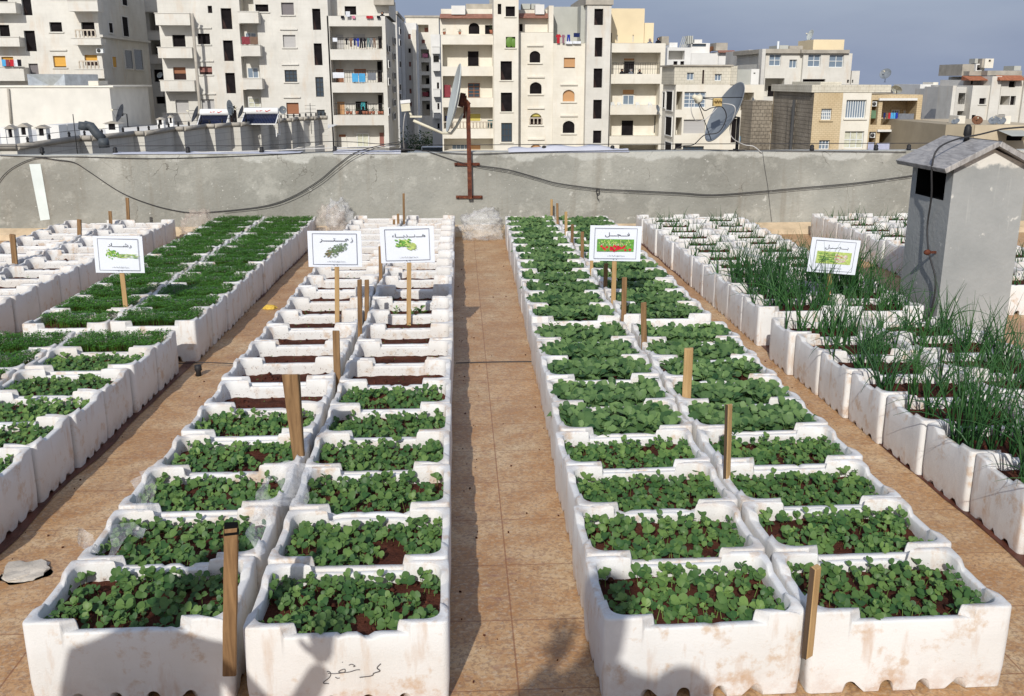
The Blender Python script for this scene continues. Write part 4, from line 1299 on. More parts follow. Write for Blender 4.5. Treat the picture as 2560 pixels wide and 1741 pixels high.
flap('plastic_film', 'crumpled clear film draped over the rims at foot of thick stake', [[q8(1270,500,3.62),q8(1350,470,3.6),q8(1440,480,3.6)],[q8(1290,560,3.55),q8(1370,540,3.5),q8(1450,560,3.52)],[q8(1330,650,3.42),q8(1390,640,3.4),q8(1455,650,3.42)],[q8(1140,720,3.3),q8(1300,690,3.3),q8(1400,675,3.32)]], seed=6)

# ------------------------------------------------------------------ small things on the floor
def lump(name, label, cat, px, py, sx, sy, sz, mat, seed, sub=3):
    p = atZ(px, py, 0)
    bm = bmesh.new(); bmesh.ops.create_icosphere(bm, subdivisions=sub, radius=1)
    for v in bm.verts:
        d = v.co.copy(); k = 1+(.55 if 'slab' in name else .28)*noise.noise(d*1.6+Vector((seed,0,0)))+.10*noise.noise(d*5+Vector((0,seed,0)))
        v.co = Vector((d.x*sx*k, d.y*sy*k, max(-.0, d.z)*sz*k))
    me = bpy.data.meshes.new(name); bm.to_mesh(me); bm.free(); me.materials.append(MT[mat])
    tag(link(name, me, None, (p.x, p.y, .002)), label, cat)
lump('stone_slab', 'flat pale broken stone lying on the left path', 'stone', 62, 1432, .10, .085, .014, 'stonew', 3)
lump('sponge', 'small yellow sponge lying on the left path', 'sponge', 675, 772, .055, .045, .03, 'sponge', 5)
lump('cardboard_piece', 'torn brown cardboard lying behind the far left boxes', 'cardboard', 118, 585, .22, .12, .17, 'card', 8)
m = MB(); m.lathe([(0,0),(.018,0),(.016,.03),(.024,.04),(.022,.07),(0,.075)], 10)
tag(m.obj('wire_insulator', MT['black'], None, atZ(497, 940, 0)), 'small dark insulator standing on the left path floor', 'insulator')
rr = random.Random(77); m = MB()
for _ in range(260):
    if rr.random() < .6: x = rr.choice((rr.gauss(.02, .05), rr.gauss(.50, .04), rr.uniform(0, .5))); y = rr.uniform(2.4, 11)
    else: x = rr.choice((rr.gauss(-1.78, .04), rr.uniform(-1.8, -1.3), rr.gauss(1.98, .05))); y = rr.uniform(2.4, 9)
    q = rr.choice((.0012, .0015, .002, .002, .0035))*(1+y*.04)
    mt = Matrix.Translation((x, y, q*.5+.001)) @ Matrix.Rotation(rr.uniform(0, 3), 4, (rr.random(), rr.random(), rr.random()+.1))
    m.box((-q, -q*.8, -q*.6), (q, q*.8, q*.6), mt)
tag(m.obj('soil_crumbs', MT['soil']), 'dark soil crumbs spilt on the tiled paths', 'soil crumbs', kind='stuff')
yc = atZ(1240, 908, 0).y
cable([(-2.1, yc+.02, .008), (-1.7, yc+.01, .03), (-1.3, yc, .008), (-1.15, yc, .008)], .0035, 'cable', 'dark cable crossing the left path')
cable([(-.04, yc-.01, .007), (.1, yc, .007), (.3, yc+.005, .007), (.55, yc-.004, .007)], .0035, 'cable', 'dark cable crossing the centre path')
# red mud that has collected in the gutters
def strip(x0a, x1a, ya, x0b, x1b, yb, label, seed):
    m = MB(); n_ = 40
    for k in range(n_):
        t0, t1 = k/n_, (k+1)/n_
        def ed(t):
            w = .025*noise.noise((t*22, seed, 0))
            return x0a+(x0b-x0a)*t+w, x1a+(x1b-x1a)*t+.03*noise.noise((t*17, seed, 5)), ya+(yb-ya)*t
        a0, b0, y0 = ed(t0); a1, b1, y1 = ed(t1)
        m.poly([(a0,y0,.004),(b0,y0,.004),(b1,y1,.004),(a1,y1,.004)])
    tag(m.obj('mud', MT['wet']), kind='structure')
strip(2.165,2.26,2.6, 2.045,2.10,11.3, '', 1)
strip(-1.95,-1.875,2.4, -1.69,-1.645,11.2, '', 2)
strip(-1.86,-1.80,2.6,-1.62,-1.58,11.2,'',4) if False else None
# ------------------------------------------------------------------ buildings across the street
def stone_mat(name, lo, hi, course=.32, joint=.12, stain=.35, rustc=(.50, .33, .18), bw=.6, rough=0.0):
    n = NT(name, .9, .12)
    oc = n.tc.outputs['Object']
    # brick on two projections: use x+y as horizontal coordinate
    s = n.sep(); c = n.n.new('ShaderNodeCombineXYZ')
    n.l.new(n.math('ADD', s[0], s[1]), c.inputs[0]); n.l.new(s[2], c.inputs[1])
    bk = n.n.new('ShaderNodeTexBrick'); bk.inputs['Scale'].default_value = 1
    bk.inputs['Brick Width'].default_value = bw; bk.inputs['Row Height'].default_value = course
    bk.inputs['Mortar Size'].default_value = .010 if joint < .2 else .016; bk.inputs['Mortar Smooth'].default_value = .4
    bk.inputs['Color1'].default_value = c4((.95,.95,.95)); bk.inputs['Color2'].default_value = c4((1,1,1))
    bk.inputs['Mortar'].default_value = c4((.86,.85,.83)) if joint < .2 else c4((.55,.53,.50))
    n.l.new(c.outputs[0], bk.inputs['Vector'])
    base = n.ramp(n.noise(.55, 6, .65, n.shifted()), [(.3, lo), (.7, hi)])
    b1 = n.mix(.45, base, bk.outputs['Color'], 'MULTIPLY')
    b2 = n.mix(n.math('MULTIPLY', bk.outputs['Fac'], joint), b1, tuple(x*.6 for x in lo))
    st = n.ramp(n.noise(1.1, 6, .7, n.shifted((1, 1, .22))), [(.54, (0, 0, 0)), (.72, (1, 1, 1))])
    b3 = n.mix(n.math('MULTIPLY', st, stain), b2, rustc)
    dk = n.ramp(n.noise(2.2, 5, .7, n.shifted((1, 1, .12), 11)), [(.58, (0, 0, 0)), (.75, (1, 1, 1))])
    b4 = n.mix(n.math('MULTIPLY', dk, stain*.6), b3, tuple(x*.5 for x in lo))
    n.color(b4)
    if rough: n.bump(n.math('SUBTRACT', n.noise(6, 5, .7), n.math('MULTIPLY', bk.outputs['Fac'], .6)), rough, .15)
    return n.m
LIME = stone_mat('limestone_cladding', (.545,.525,.475), (.665,.645,.59), .32, .02, .34)
LIMEB = stone_mat('warm_limestone_cladding', (.63,.59,.50), (.74,.705,.62), .34, .015, .30, (.60,.45,.30))
LIMEG = stone_mat('grey_shaded_limestone', (.48,.47,.44), (.62,.60,.56), .3, .08, .3)  # greyer limestone copy, shade put into its colour for unlit facades
BLOCKS = stone_mat('pale_block_masonry', (.50,.465,.38), (.64,.60,.50), .22, .4, .35, (.35,.27,.17), .42)
YSTONE = stone_mat('yellow_stone_cladding', (.48,.37,.22), (.62,.51,.34), .13, .3, .25, (.36,.22,.08), .3)
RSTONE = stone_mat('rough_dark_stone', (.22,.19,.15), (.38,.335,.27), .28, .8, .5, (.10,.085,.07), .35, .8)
CREAM = simple('cream_render', (.62, .56, .43), .9, .1, .08, .6)
BEIGE = simple('beige_render', (.68, .57, .38), .9, .1, .06, .5)
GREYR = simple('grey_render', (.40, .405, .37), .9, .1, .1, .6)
WHITER = simple('white_render', (.66, .65, .62), .9, .1, .08, .7)
ROOFT = simple('dusty_red_tiles', (.27, .135, .10), .85, .15, .25, 3)
ROOFO = simple('orange_tiles', (.34, .13, .07), .85, .15, .25, 3)
DARK = simple('dark_interior', (.012, .010, .011), .9, .1, .4, 2)  # near-black fill for openings, their inner shade put into the colour
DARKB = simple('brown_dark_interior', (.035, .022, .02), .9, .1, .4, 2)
WALLC = simple('cap_concrete', (.36, .33, .28), .9, .1, .2, 1.2)
def shut(name, c):
    n = NT(name, .6, .3)
    z = n.sep()[2]
    w = n.math('FRACT', n.math('MULTIPLY', z, 9.0))
    n.color(n.mix(n.math('MULTIPLY', n.math('LESS_THAN', w, .22), .35), c, tuple(x*.4 for x in c)))
    return n.m
SHU = {'o': shut('orange_shutter', (.62,.34,.06)), 'b': shut('brown_shutter', (.28,.12,.06)), 'g': shut('grey_shutter', (.42,.41,.40)), 'n': shut('tan_shutter', (.50,.28,.13)), 'y': shut('yellow_shutter', (.55,.47,.12)), 'k': shut('dark_grey_shutter', (.17,.155,.16)), 'r': shut('red_brown_shutter', (.26,.11,.09))}
n = NT('window_glass', .12, .8); n.color((.045,.065,.085)); GLASS = n.m
n = NT('sky_tinted_glass', .2, .8); n.color((.16,.21,.27)); GLASSB = n.m  # sky reflection put into the pale blue base colour
CURT = simple('curtain_cloth', (.50,.50,.40), .9, .1, .2, 4)
FRW = simple('white_window_frame', (.62,.64,.64), .6, .3, .04)
FRD = simple('dark_window_frame', (.05,.05,.05), .6, .3, .1)
FRB = simple('wood_window_frame', (.23,.09,.04), .6, .3, .2)
RAIL = simple('black_iron_rail', (.03,.03,.03), .6, .3, .1)
BALU = simple('stone_baluster', (.50,.44,.36), .9, .1, .1)

def wrect(x0, y0, x1, y1, Y):
    cx, cy = (x0+x1)/2, (y0+y1)/2
    return atY(x0, cy, Y).x, atY(cx, y1, Y).z, atY(x1, cy, Y).x, atY(cx, y0, Y).z
class Bld:
    def __init__(s, name, label, cat, Y, crop, xref=None):
        s.Y = Y; s.c = crop
        s.root = None; s.name = name; s.label = label; s.cat = cat
    def px(s, x, y): return s.c[0]+x*s.c[2], s.c[1]+y*s.c[2]
    def R(s, r, Y=None):
        a = s.px(r[0], r[1]); b = s.px(r[2], r[3])
        return wrect(a[0], a[1], b[0], b[1], Y or s.Y)
    def ensure(s, X, Y):
        if s.root is None:
            s.root = empty(s.name, (X, Y, -18.9), s.label, s.cat)
            s.off = Vector(s.root.location)
    def add(s, m, name, mats, parent=None):
        m.v = [tuple(Vector(p)-s.off) for p in m.v]
        return m.obj(name, mats, parent or s.root)
    def window(s, kind, X0, Z0, X1, Z1, Yp, depth, proud=False):
        """panel + frame standing at Yp+depth"""
        w, h = X1-X0, Z1-Z0
        y = Yp+depth
        mats = [DARK, FRW, FRD]
        m = MB()
        k = kind[0]
        sub = None
        def q(x0, z0, x1, z1, yy): m.poly([(x0,yy,z0),(x1,yy,z0),(x1,yy,z1),(x0,yy,z1)])
        if k == 'd':      # near-black panel, shade of the unlit room put into its colour
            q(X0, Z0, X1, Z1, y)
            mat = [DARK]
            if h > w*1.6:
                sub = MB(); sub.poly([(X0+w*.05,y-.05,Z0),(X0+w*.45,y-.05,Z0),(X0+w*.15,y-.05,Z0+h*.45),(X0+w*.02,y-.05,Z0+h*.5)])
        elif k == 's':    # shutter down to part: s<colour><tenths>
            part = int(kind[2:])/10 if len(kind) > 2 else 1
            zc = Z1-h*part
            q(X0, zc, X1, Z1, y)
            mat = [SHU[kind[1]]]
            if part < 1:
                sub = MB(); sub.poly([(X0,y+.04,Z0),(X1,y+.04,Z0),(X1,y+.04,zc),(X0,y+.04,zc)])
        elif k == 'g':    # glazed with frame gw/gd/gb  + columns digit + rows digit
            q(X0, Z0, X1, Z1, y)
            mat = [GLASSB if kind[1] == 'w' else GLASS]
        elif k == 'c':
            q(X0, Z0, X1, Z1, y); mat = [CURT]
        elif k == 'w':
            q(X0, Z0, X1, Z1, y); mat = [SHU['b']]
        o = s.add(m, 'window', mat)
        if sub: s.add(sub, 'window_opening', [DARKB if k == 's' else GREYR if False else DARKB], o)
        if k in 'gcw':
            f = MB(); nc = int(kind[2]) if len(kind) > 2 else 2; nr = int(kind[3]) if len(kind) > 3 else 1
            t = .055
            for i in range(nc+1):
                x = X0+(w-t)*i/nc; f.box((x, y-.05, Z0), (x+t, y-.005, Z1))
            for j in range(nr+1):
                z = Z0+(h-t)*j/nr; f.box((X0, y-.045, z), (X1, y-.006, z+t))
            s.add(f, 'window_frame', [{'w':FRW,'d':FRD,'b':FRB}.get(kind[1], FRW)], o)
        return o
    def wall(s, rect, mat, openings=(), Yo=0, depth=6, ground=True, cap=None, top=None, name='wall', par=0):
        Y = s.Y+Yo
        if ground:
            a = s.px(rect[0], rect[1]); b = s.px(rect[2], rect[3])
            X0, Z0, X1, Z1 = wrect(a[0], a[1], b[0], b[1], Y); Z0 = -18.9
        else:
            X0, Z0, X1, Z1 = s.R(rect, Y)
        s.ensure((X0+X1)/2, Y)
        m = MB()
        holes = []
        for o in openings:
            x0, z0, x1, z1 = s.R(o[1:5], Y)
            x0 = max(x0, X0+.08); x1 = min(x1, X1-.08); z1 = min(z1, Z1-.08); z0 = max(z0, Z0+.08)
            if x1-x0 < .1 or z1-z0 < .1: continue
            holes.append((o, x0, z0, x1, z1))
        xs = sorted(set([X0, X1]+[h[1] for h in holes]+[h[3] for h in holes]))
        zs = sorted(set([Z0, Z1]+[h[2] for h in holes]+[h[4] for h in holes]))
        for j in range(len(zs)-1):
            zc = (zs[j]+zs[j+1])/2
            run = None
            for i in range(len(xs)-1):
                xc = (xs[i]+xs[i+1])/2
                inh = any(h[1] < xc < h[3] and h[2] < zc < h[4] for h in holes)
                if not inh:
                    if run is None: run = xs[i]
                if inh or i == len(xs)-2:
                    end = xs[i] if inh else xs[i+1]
                    if run is not None and end > run:
                        m.poly([(run,Y,zs[j]),(end,Y,zs[j]),(end,Y,zs[j+1]),(run,Y,zs[j+1])])
                    run = None
        for o, x0, z0, x1, z1 in holes:
            k = o[0]
            dp = 1.7 if k == 'L' else .9 if k == 'R' else .28
            yb = Y+dp
            m.poly([(x0,Y,z0),(x0,Y,z1),(x0,yb,z1),(x0,yb,z0)])
            m.poly([(x1,Y,z1),(x1,Y,z0),(x1,yb,z0),(x1,yb,z1)])
            m.poly([(x0,Y,z1),(x1,Y,z1),(x1,yb,z1),(x0,yb,z1)])
            m.poly([(x0,Y,z0),(x0,yb,z0),(x1,yb,z0),(x1,Y,z0)])
            if k in 'LR':
                m.poly([(x0,yb,z0),(x1,yb,z0),(x1,yb,z1),(x0,yb,z1)])
            if k == 'a':
                # spandrels that round off the head of the opening
                w = x1-x0; r = w*.5; n_ = 5
                for sg, xc in ((1, x0), (-1, x1)):
                    pts = [(xc, Y, z1)]
                    arc = [(xc+sg*(w*.5-w*.5*math.cos(t)), z1-.42*w+.40*w*math.sin(t)) for t in [math.pi/2*i/n_ for i in range(n_+1)]]
                    for (ax_, az_), (bx_, bz_) in zip(arc, arc[1:]):
                        p = [(xc+sg*.0, Y-.003, z1), (ax_, Y-.003, az_), (bx_, Y-.003, bz_)]
                        if sg < 0: p = [p[0], p[2], p[1]]
                        m.poly(p if sg > 0 else p)
        m.poly([(X0,Y+depth,Z0),(X0,Y,Z0),(X0,Y,Z1),(X0,Y+depth,Z1)])
        m.poly([(X1,Y,Z0),(X1,Y+depth,Z0),(X1,Y+depth,Z1),(X1,Y,Z1)])
        m.poly([(X1,Y+depth,Z0),(X0,Y+depth,Z0),(X0,Y+depth,Z1),(X1,Y+depth,Z1)])
        m.poly([(X0,Y,Z1),(X1,Y,Z1),(X1,Y+depth,Z1),(X0,Y+depth,Z1)])
        s.add(m, name, [mat])
        if cap:
            c = MB(); c.box((X0-.15, Y-.15, Z1+.004), (X1+.15, Y+depth+.1, Z1+.004+cap)); s.add(c, 'roof_edge', [WALLC])
        for o, x0, z0, x1, z1 in holes:
            k = o[0]
            if k in 'LR':
                dp = 1.7 if k == 'L' else .9
                for w in (o[5] if len(o) > 5 else ()):
                    wk = w[0]; a0, b0, a1, b1 = s.R(w[1:5], Y+dp)
                    a0 = max(a0, x0+.02); a1 = min(a1, x1-.02); b0 = max(b0, z0+.01); b1 = min(b1, z1-.02)
                    if a1-a0 < .08 or b1-b0 < .08: continue
                    s.window(wk, a0, b0, a1, b1, Y+dp, -.035)
                    f = MB()
                    t = .07
                    for bx_ in ((a0-t,b0,a0,b1+t),(a1,b0,a1+t,b1+t),(a0,b1,a1,b1+t)):
                        f.box((bx_[0], Y+dp-.08, bx_[1]), (bx_[2], Y+dp-.004, bx_[3]))
                    s.add(f, 'window_surround', [mat])
                if len(o) > 6 and o[6]:
                    s.railing(x0, x1, z0, Y+.12, .95, o[6])
            elif k == 'a':
                s.window(o[5], x0, z0, x1, z1, Y, .22)
                c = MB(); hgt = (z1-z0)
                c.box((x0-.25, Y-.14, z1+.38), (x1+.25, Y-.005, z1+.52)); s.add(c, 'window_lintel', [mat]); c = MB(); c.box((x0-.2, Y-.12, z0-.14), (x1+.2, Y-.005, z0-.01))
                s.add(c, 'window_sill', [mat])
            else:
                s.window(k, x0, z0, x1, z1, Y, .20 if k[0] != 'd' else .27)
                if len(o) > 5 and o[5]:
                    c = MB(); c.box((x0-.12, Y-.10, z0-.10), (x1+.12, Y-.004, z0-.005)); s.add(c, 'window_sill', [mat])
                    if o[5] == 2: c = MB(); c.box((x0-.2, Y-.12, z1+.40), (x1+.2, Y-.004, z1+.50)); s.add(c, 'window_lintel', [mat])
        return X0, Z0, X1, Z1, Y
    def railing(s, x0, x1, z0, Y, h, kind='i'):
        m = MB()
        n_ = max(3, int((x1-x0)/(.22 if kind == 'i' else .30)))
        for i in range(n_+1):
            x = x0+(x1-x0)*i/n_
            if kind == 'i': m.box((x-.012, Y-.012, z0), (x+.012, Y+.012, z0+h))
            else: m.lathe([(.04,0),(.08,.15),(.05,.35),(.07,.55)], 6, Matrix.Translation((x, Y, z0)))
        if kind == 'i':
            m.box((x0, Y-.02, z0+h), (x1, Y+.02, z0+h+.04)); m.box((x0, Y-.02, z0+h*.45), (x1, Y+.02, z0+h*.45+.03))
            s.add(m, 'railing', [RAIL])
        else:
            m.box((x0, Y-.08, z0+.55), (x1, Y+.08, z0+.65)); s.add(m, 'balustrade', [BALU])
    def balcony(s, rect, mat, out=1.1, balu=False):
        Yf = s.Y-out
        X0, Z0, X1, Z1 = s.R(rect, Yf)
        s.ensure(X0, s.Y)
        m = MB(); t = .12
        m.box((X0, Yf, Z0), (X1, s.Y-.005, Z0+.15))
        m.box((X0, Yf, Z0+.151), (X1, Yf+t, Z1))
        m.box((X0, Yf+t+.001, Z0+.151), (X0+t, s.Y-.005, Z1)); m.box((X1-t, Yf+t+.001, Z0+.151), (X1, s.Y-.005, Z1))
        s.add(m, 'balcony', [mat])
        c = MB(); c.box((X0-.05, Yf-.05, Z1+.002), (X1+.05, Yf+t+.05, Z1+.06)); s.add(c, 'balcony_coping', [WALLC if False else mat])
        if balu: s.railing(X0+.4, X1-.4, Z1+.06, Yf+t/2, .5, 'b')
    def block(s, rect, mat, Yo=0, depth=2, name='rooftop_block', ground=False):
        X0, Z0, X1, Z1 = s.R(rect, s.Y+Yo); s.ensure(X0, s.Y)
        if ground: Z0 = -18.9
        m = MB(); m.box((X0, s.Y+Yo, Z0), (X1, s.Y+Yo+depth, Z1)); return s.add(m, name, [mat])
    def slope(s, rect, mat, Yo, run, name='tiled_eave'):
        """tiled eave: bottom edge projects, top edge set back"""
        X0, Z0, X1, Z1 = s.R(rect, s.Y+Yo); s.ensure(X0, s.Y)
        Y = s.Y+Yo
        m = MB()
        m.poly([(X0,Y-run,Z0),(X1,Y-run,Z0),(X1,Y,Z1),(X0,Y,Z1)]); m.poly([(X0,Y,Z0-.06),(X1,Y,Z0-.06),(X1,Y-run,Z0-.06),(X0,Y-run,Z0-.06)])
        m.poly([(X0,Y-run,Z0-.06),(X1,Y-run,Z0-.06),(X1,Y-run,Z0),(X0,Y-run,Z0)])
        m.poly([(X0,Y,Z0-.06),(X0,Y-run,Z0-.06),(X0,Y-run,Z0),(X0,Y,Z1)]); m.poly([(X1,Y-run,Z0-.06),(X1,Y,Z0-.06),(X1,Y,Z1),(X1,Y-run,Z0)])
        s.add(m, name, [mat])
    def sidewin(s, X, pxr, mat=None, sgn=1, kind='d'):
        """window on the side wall at plane X; pxr in crop pixels"""
        a = s.px(pxr[0], pxr[1]); b = s.px(pxr[2], pxr[3])
        cy = (a[1]+b[1])/2
        p = atX(a[0], cy, X); q = atX(b[0], cy, X)
        c = atX((a[0]+b[0])/2, a[1], X); d = atX((a[0]+b[0])/2, b[1], X)
        y0, y1 = sorted((p.y, q.y)); z1, z0 = c.z, d.z
        if y1-y0 > 12: return
        x = X+sgn*.02
        m = MB(); m.poly([(x,y0,z0),(x,y1,z0),(x,y1,z1),(x,y0,z1)] if sgn > 0 else [(x,y1,z0),(x,y0,z0),(x,y0,z1),(x,y1,z1)])
        mats = {'d': DARK, 'o': SHU['o'], 'g': GLASS}
        o = s.add(m, 'window', [mats[kind]])
        f = MB(); t = .08
        for (ya, yb, za, zb) in ((y0-t,y0,z0-t,z1+t),(y1,y1+t,z0-t,z1+t),(y0,y1,z1,z1+t),(y0,y1,z0-t,z0)):
            f.box((min(X,x+sgn*.06), ya, za), (max(X,x+sgn*.06), yb, zb))
        s.add(f, 'window_frame', [WHITER], o)

ca=(0,0,.2278); cb=(380,0,.2277); cc_=(780,0,.2403); cdd=(1100,0,.2404); ce=(1380,0,.2403); cf=(1640,60,.2237); ch=(2060,120,.2151)
CREAMW = simple('pale_lime_render', (.60, .575, .515), .9, .1, .08, .8)
# --- far left building
B = Bld('apartment_block', 'pale stone apartment block at far left with orange shutters', 'building', 86, ca)
w = B.wall((-420,-420,1105,1400), LIME, [
 ('d',240,-40,345,170),('d',272,338,392,565),('sk',318,700,420,815),('d',545,245,680,350,1),('so9',585,615,722,742,2),
 ('d',-10,275,108,445),('so5',20,625,150,740),('d',895,245,1040,398),('so6',930,605,1070,722),('d',560,-120,690,-20,1),('d',900,-110,1040,10),('d',-20,-80,80,20),('d',-260,275,-150,420),('d',-260,600,-150,740)], depth=13)
for r in ((-200,30,172,145),(-200,410,212,512),(-200,742,265,890)): B.balcony(r, LIME, 1.1)
for r, bal in (((742,8,1072,125),False),((782,425,1108,495),True),((825,765,1142,862),True),((830,1180,1160,1290),True)): B.balcony(r, LIME, 1.3, bal)
X1 = w[2]
for r, k in (((1190,255,1232,360),'d'),((1340,190,1402,400),'d'),((1228,625,1272,740),'o'),((1368,555,1448,755),'g'),((1468,548,1560,765),'g'),((1335,-20,1390,60),'d')): B.sidewin(X1, r, kind=k)
m = MB(); p = atX(ca[0]+1130*.2278, 400*.2278, X1); q = atX(1590*.2278, 460*.2278, X1)
m.box((X1, 86.0, p.z-.1), (X1+.25, 99, p.z+.1)); B.add(m, 'string_course', [LIME])
# air conditioner on the balcony wall
aw = wrect(1060*.2278, 530*.2278, 1135*.2278, 585*.2278, 85.3)
def aircon(x0, x1, z0, z1, y, label):
    r_ = empty('air_conditioner', ((x0+x1)/2, y, z0), label, 'air conditioner', 'air conditioners on the house walls')
    w, h = x1-x0, z1-z0
    m = MB(); m.box((-w/2, -.2, 0), (w/2, .2, h)); m.obj('casing', FRW, r_)
    m = MB(); m.lathe([(0,0),(h*.38,0),(h*.38,.03),(0,.03)], 16, Matrix.Translation((-w*.12, -.205, h/2)) @ Matrix.Rotation(math.pi/2, 4, 'X')); m.obj('fan_grille', FRD, r_)
aircon(aw[0], aw[2], aw[1], aw[3], 85.4, 'air conditioner above the orange-shuttered balcony at left')
# --- block behind, in shade
B = Bld('apartment_block', 'shaded apartment block set back behind the far left building', 'building', 103, ca)
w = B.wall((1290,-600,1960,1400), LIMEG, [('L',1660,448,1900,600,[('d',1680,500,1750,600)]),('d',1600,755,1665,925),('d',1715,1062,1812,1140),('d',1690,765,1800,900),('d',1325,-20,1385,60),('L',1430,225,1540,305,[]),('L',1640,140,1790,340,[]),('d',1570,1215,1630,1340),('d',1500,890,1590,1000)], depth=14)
B.balcony((1425,-90,1735,130), LIME, 2)
for r in ((1560,345,1900,440),(1600,610,1900,700)): B.balcony(r, LIMEG, 1.2)
# --- tall building left of the alley
B = Bld('apartment_block', 'tall cream apartment block left of the alley with stacked loggias', 'building', 88, cb)
TOP = -520
ops = [('d',225,385,366,515,1),('d',500,370,636,488,2),('sb5',235,740,373,878,1),('sr7',520,732,660,820,2),('sg',260,1100,405,1240),('sg',545,1092,685,1200,2),
 ('d',612,65,660,145),('d',760,92,876,322),('d',785,445,892,672),('d',810,802,915,1027),('d',850,1165,930,1390),('d',1135,50,1277,130,1),('sk',1420,30,1557,165,1),('sg',1438,385,1577,522,2),
 ('gd33',1457,770,1593,902,2),('sb',1477,1130,1612,1255,2),('d',1762,97,1852,330),('d',1780,478,1868,718),('gd24',1797,848,1884,1065),('gd22',1812,1207,1898,1300),
 ('L',955,-120,1112,128,[]),('R',965,262,1160,495,[('gw22',1030,362,1150,490)]),('R',985,622,1180,865,[('gw21',1052,745,1172,860)]),('R',1008,988,1200,1240,[('cw22',1062,1075,1190,1180)]),
 ('d',230,-160,362,-40,1),('d',745,-250,860,-40)]
LG = []
def t2(r): return tuple((r[i]*.2403+(780-380 if i % 2 == 0 else 0))/.2277 for i in range(4))
LG = [('L',)+t2((185,275,732,515))+([('sg',)+t2((250,362,328,510)),('sg3',)+t2((435,355,555,510)),('d',)+t2((690,380,728,505))],'i'),
      ('L',)+t2((200,625,740,860))+([('sb',)+t2((250,720,330,860)),('sb5',)+t2((440,718,565,858)),('d',)+t2((680,640,730,855))],'i'),
      ('L',)+t2((220,965,747,1200))+([('sn',)+t2((265,1060,342,1198)),('d',)+t2((455,1057,578,1198)),('d',)+t2((690,990,735,1195))],'i'),
      ('L',)+t2((230,1305,755,1545))+([('sb2',)+t2((283,1400,355,1540)),('cw21',)+t2((470,1390,592,1540)),('sr',)+t2((705,1380,750,1540))],)]
t_main = B.wall((95,-20,t2((180,0,0,0))[0],1500), LIME, [o for o in ops], depth=14) if False else None
rr_ = t2((775,168,0,0))
B.wall((95, TOP, t2((182,0,0,0))[0], 1500), LIME, ops, depth=14)
B.wall((t2((182.5,0,0,0))[0], t2((0,168,0,0))[1], t2((780,0,0,0))[0], 1500), LIME, LG, depth=14)
B.wall(t2((182.5,-60,798,166)), LIME, [('d',)+t2((340,66,460,166))], Yo=2.2, depth=10, ground=False)
B.block(t2((640,-70,850,52))[:4], WALLC, Yo=1.2, depth=1, name='roof_eave')
for r in ((35,150,415,278),(65,525,440,640),(92,887,468,1005),(120,1250,490,1400)): B.balcony(r, LIME, 1.3)
for r in ((945,132,1168,255),(980,497,1188,618),(1003,866,1210,982)): B.balcony(r, LIME, 1.1)
m = MB()
a = atY(480, 34, 86.6); b_ = atY(497, 269, 86.6)
m.tube([(a.x, 86.6, a.z), (a.x, 86.6, -10)], .13, 8); B.add(m, 'drainpipe', [WALLC])
X1 = atY(970, 200, 88).x
for k, (x, ys) in enumerate(((790, (480, 640, 820, 1130)), (848, (400, 560, 760, 900, 1040, 1180)), (905, (300, 420, 640, 880, 980)))):
    for y in ys:
        Bs = Bld('x', '', '', 88, cc_); Bs.root = B.root; Bs.off = B.off
        Bs.sidewin(X1+.01, (x, y, x+18, y+60))
# --- alley buildings
B = Bld('apartment_block', 'distant narrow apartment tower on left side of the alley', 'building', 140, cc_)
B.wall((830,150,900,1500), LIMEG, [('d',845,350,862,570),('d',845,660,862,870),('d',845,980,862,1180)], depth=18, cap=.4)
B = Bld('apartment_block', 'white apartment block closing the end of the alley, with small brown windows', 'building', 150, cc_)
B.wall((930,240,1100,1500), WHITER, [('sr',1000,355,1028,408),('d',1003,505,1028,552),('sr',1008,645,1030,695),('sr',1010,785,1032,838),('sr',1014,925,1036,975),('sr',1018,1065,1038,1110)], depth=8)
B.block((940,230,975,1500), WHITER, -1.2, 1.2, 'buttress', True); B.block((1055,310,1095,1500), LIMEB, -1.2, 1.2, 'buttress', True)
B = Bld('apartment_block', 'cream apartment block deep in the alley with stacked dark loggias', 'building', 158, cc_)
B.wall((990,185,1330,1500), LIMEB, [('L',1000,258,1080,338,[('d',1050,290,1078,338)]),('L',1100,258,1212,338,[('sr',1170,288,1210,335)]),('sr',1140,415,1176,455,1),('L',1135,515,1218,606,[('d',1180,550,1212,600)]),('L',1138,650,1220,745,[('d',1190,680,1215,745)]),('L',1140,785,1222,880,[('d',1185,815,1222,875)]),('L',1143,918,1224,1012,[('d',1188,950,1222,1010)]),('L',1146,1050,1228,1205,[('d',1190,1085,1226,1140)])], depth=10, cap=.3)
B = Bld('apartment_block', 'pale apartment block on right side of the alley with small balconies', 'building', 118, cc_)
B.wall((1245,360,1340,1500), WHITER, [('d',1300,860,1322,930),('d',1305,1075,1325,1140),('L',1262,580,1320,650,[]),('d',1305,1285,1328,1340)], depth=12)
for r in ((1250,490,1330,560),(1258,655,1332,740),(1262,930,1334,1010),(1266,1180,1336,1235)): B.balcony(r, WHITER, 1)
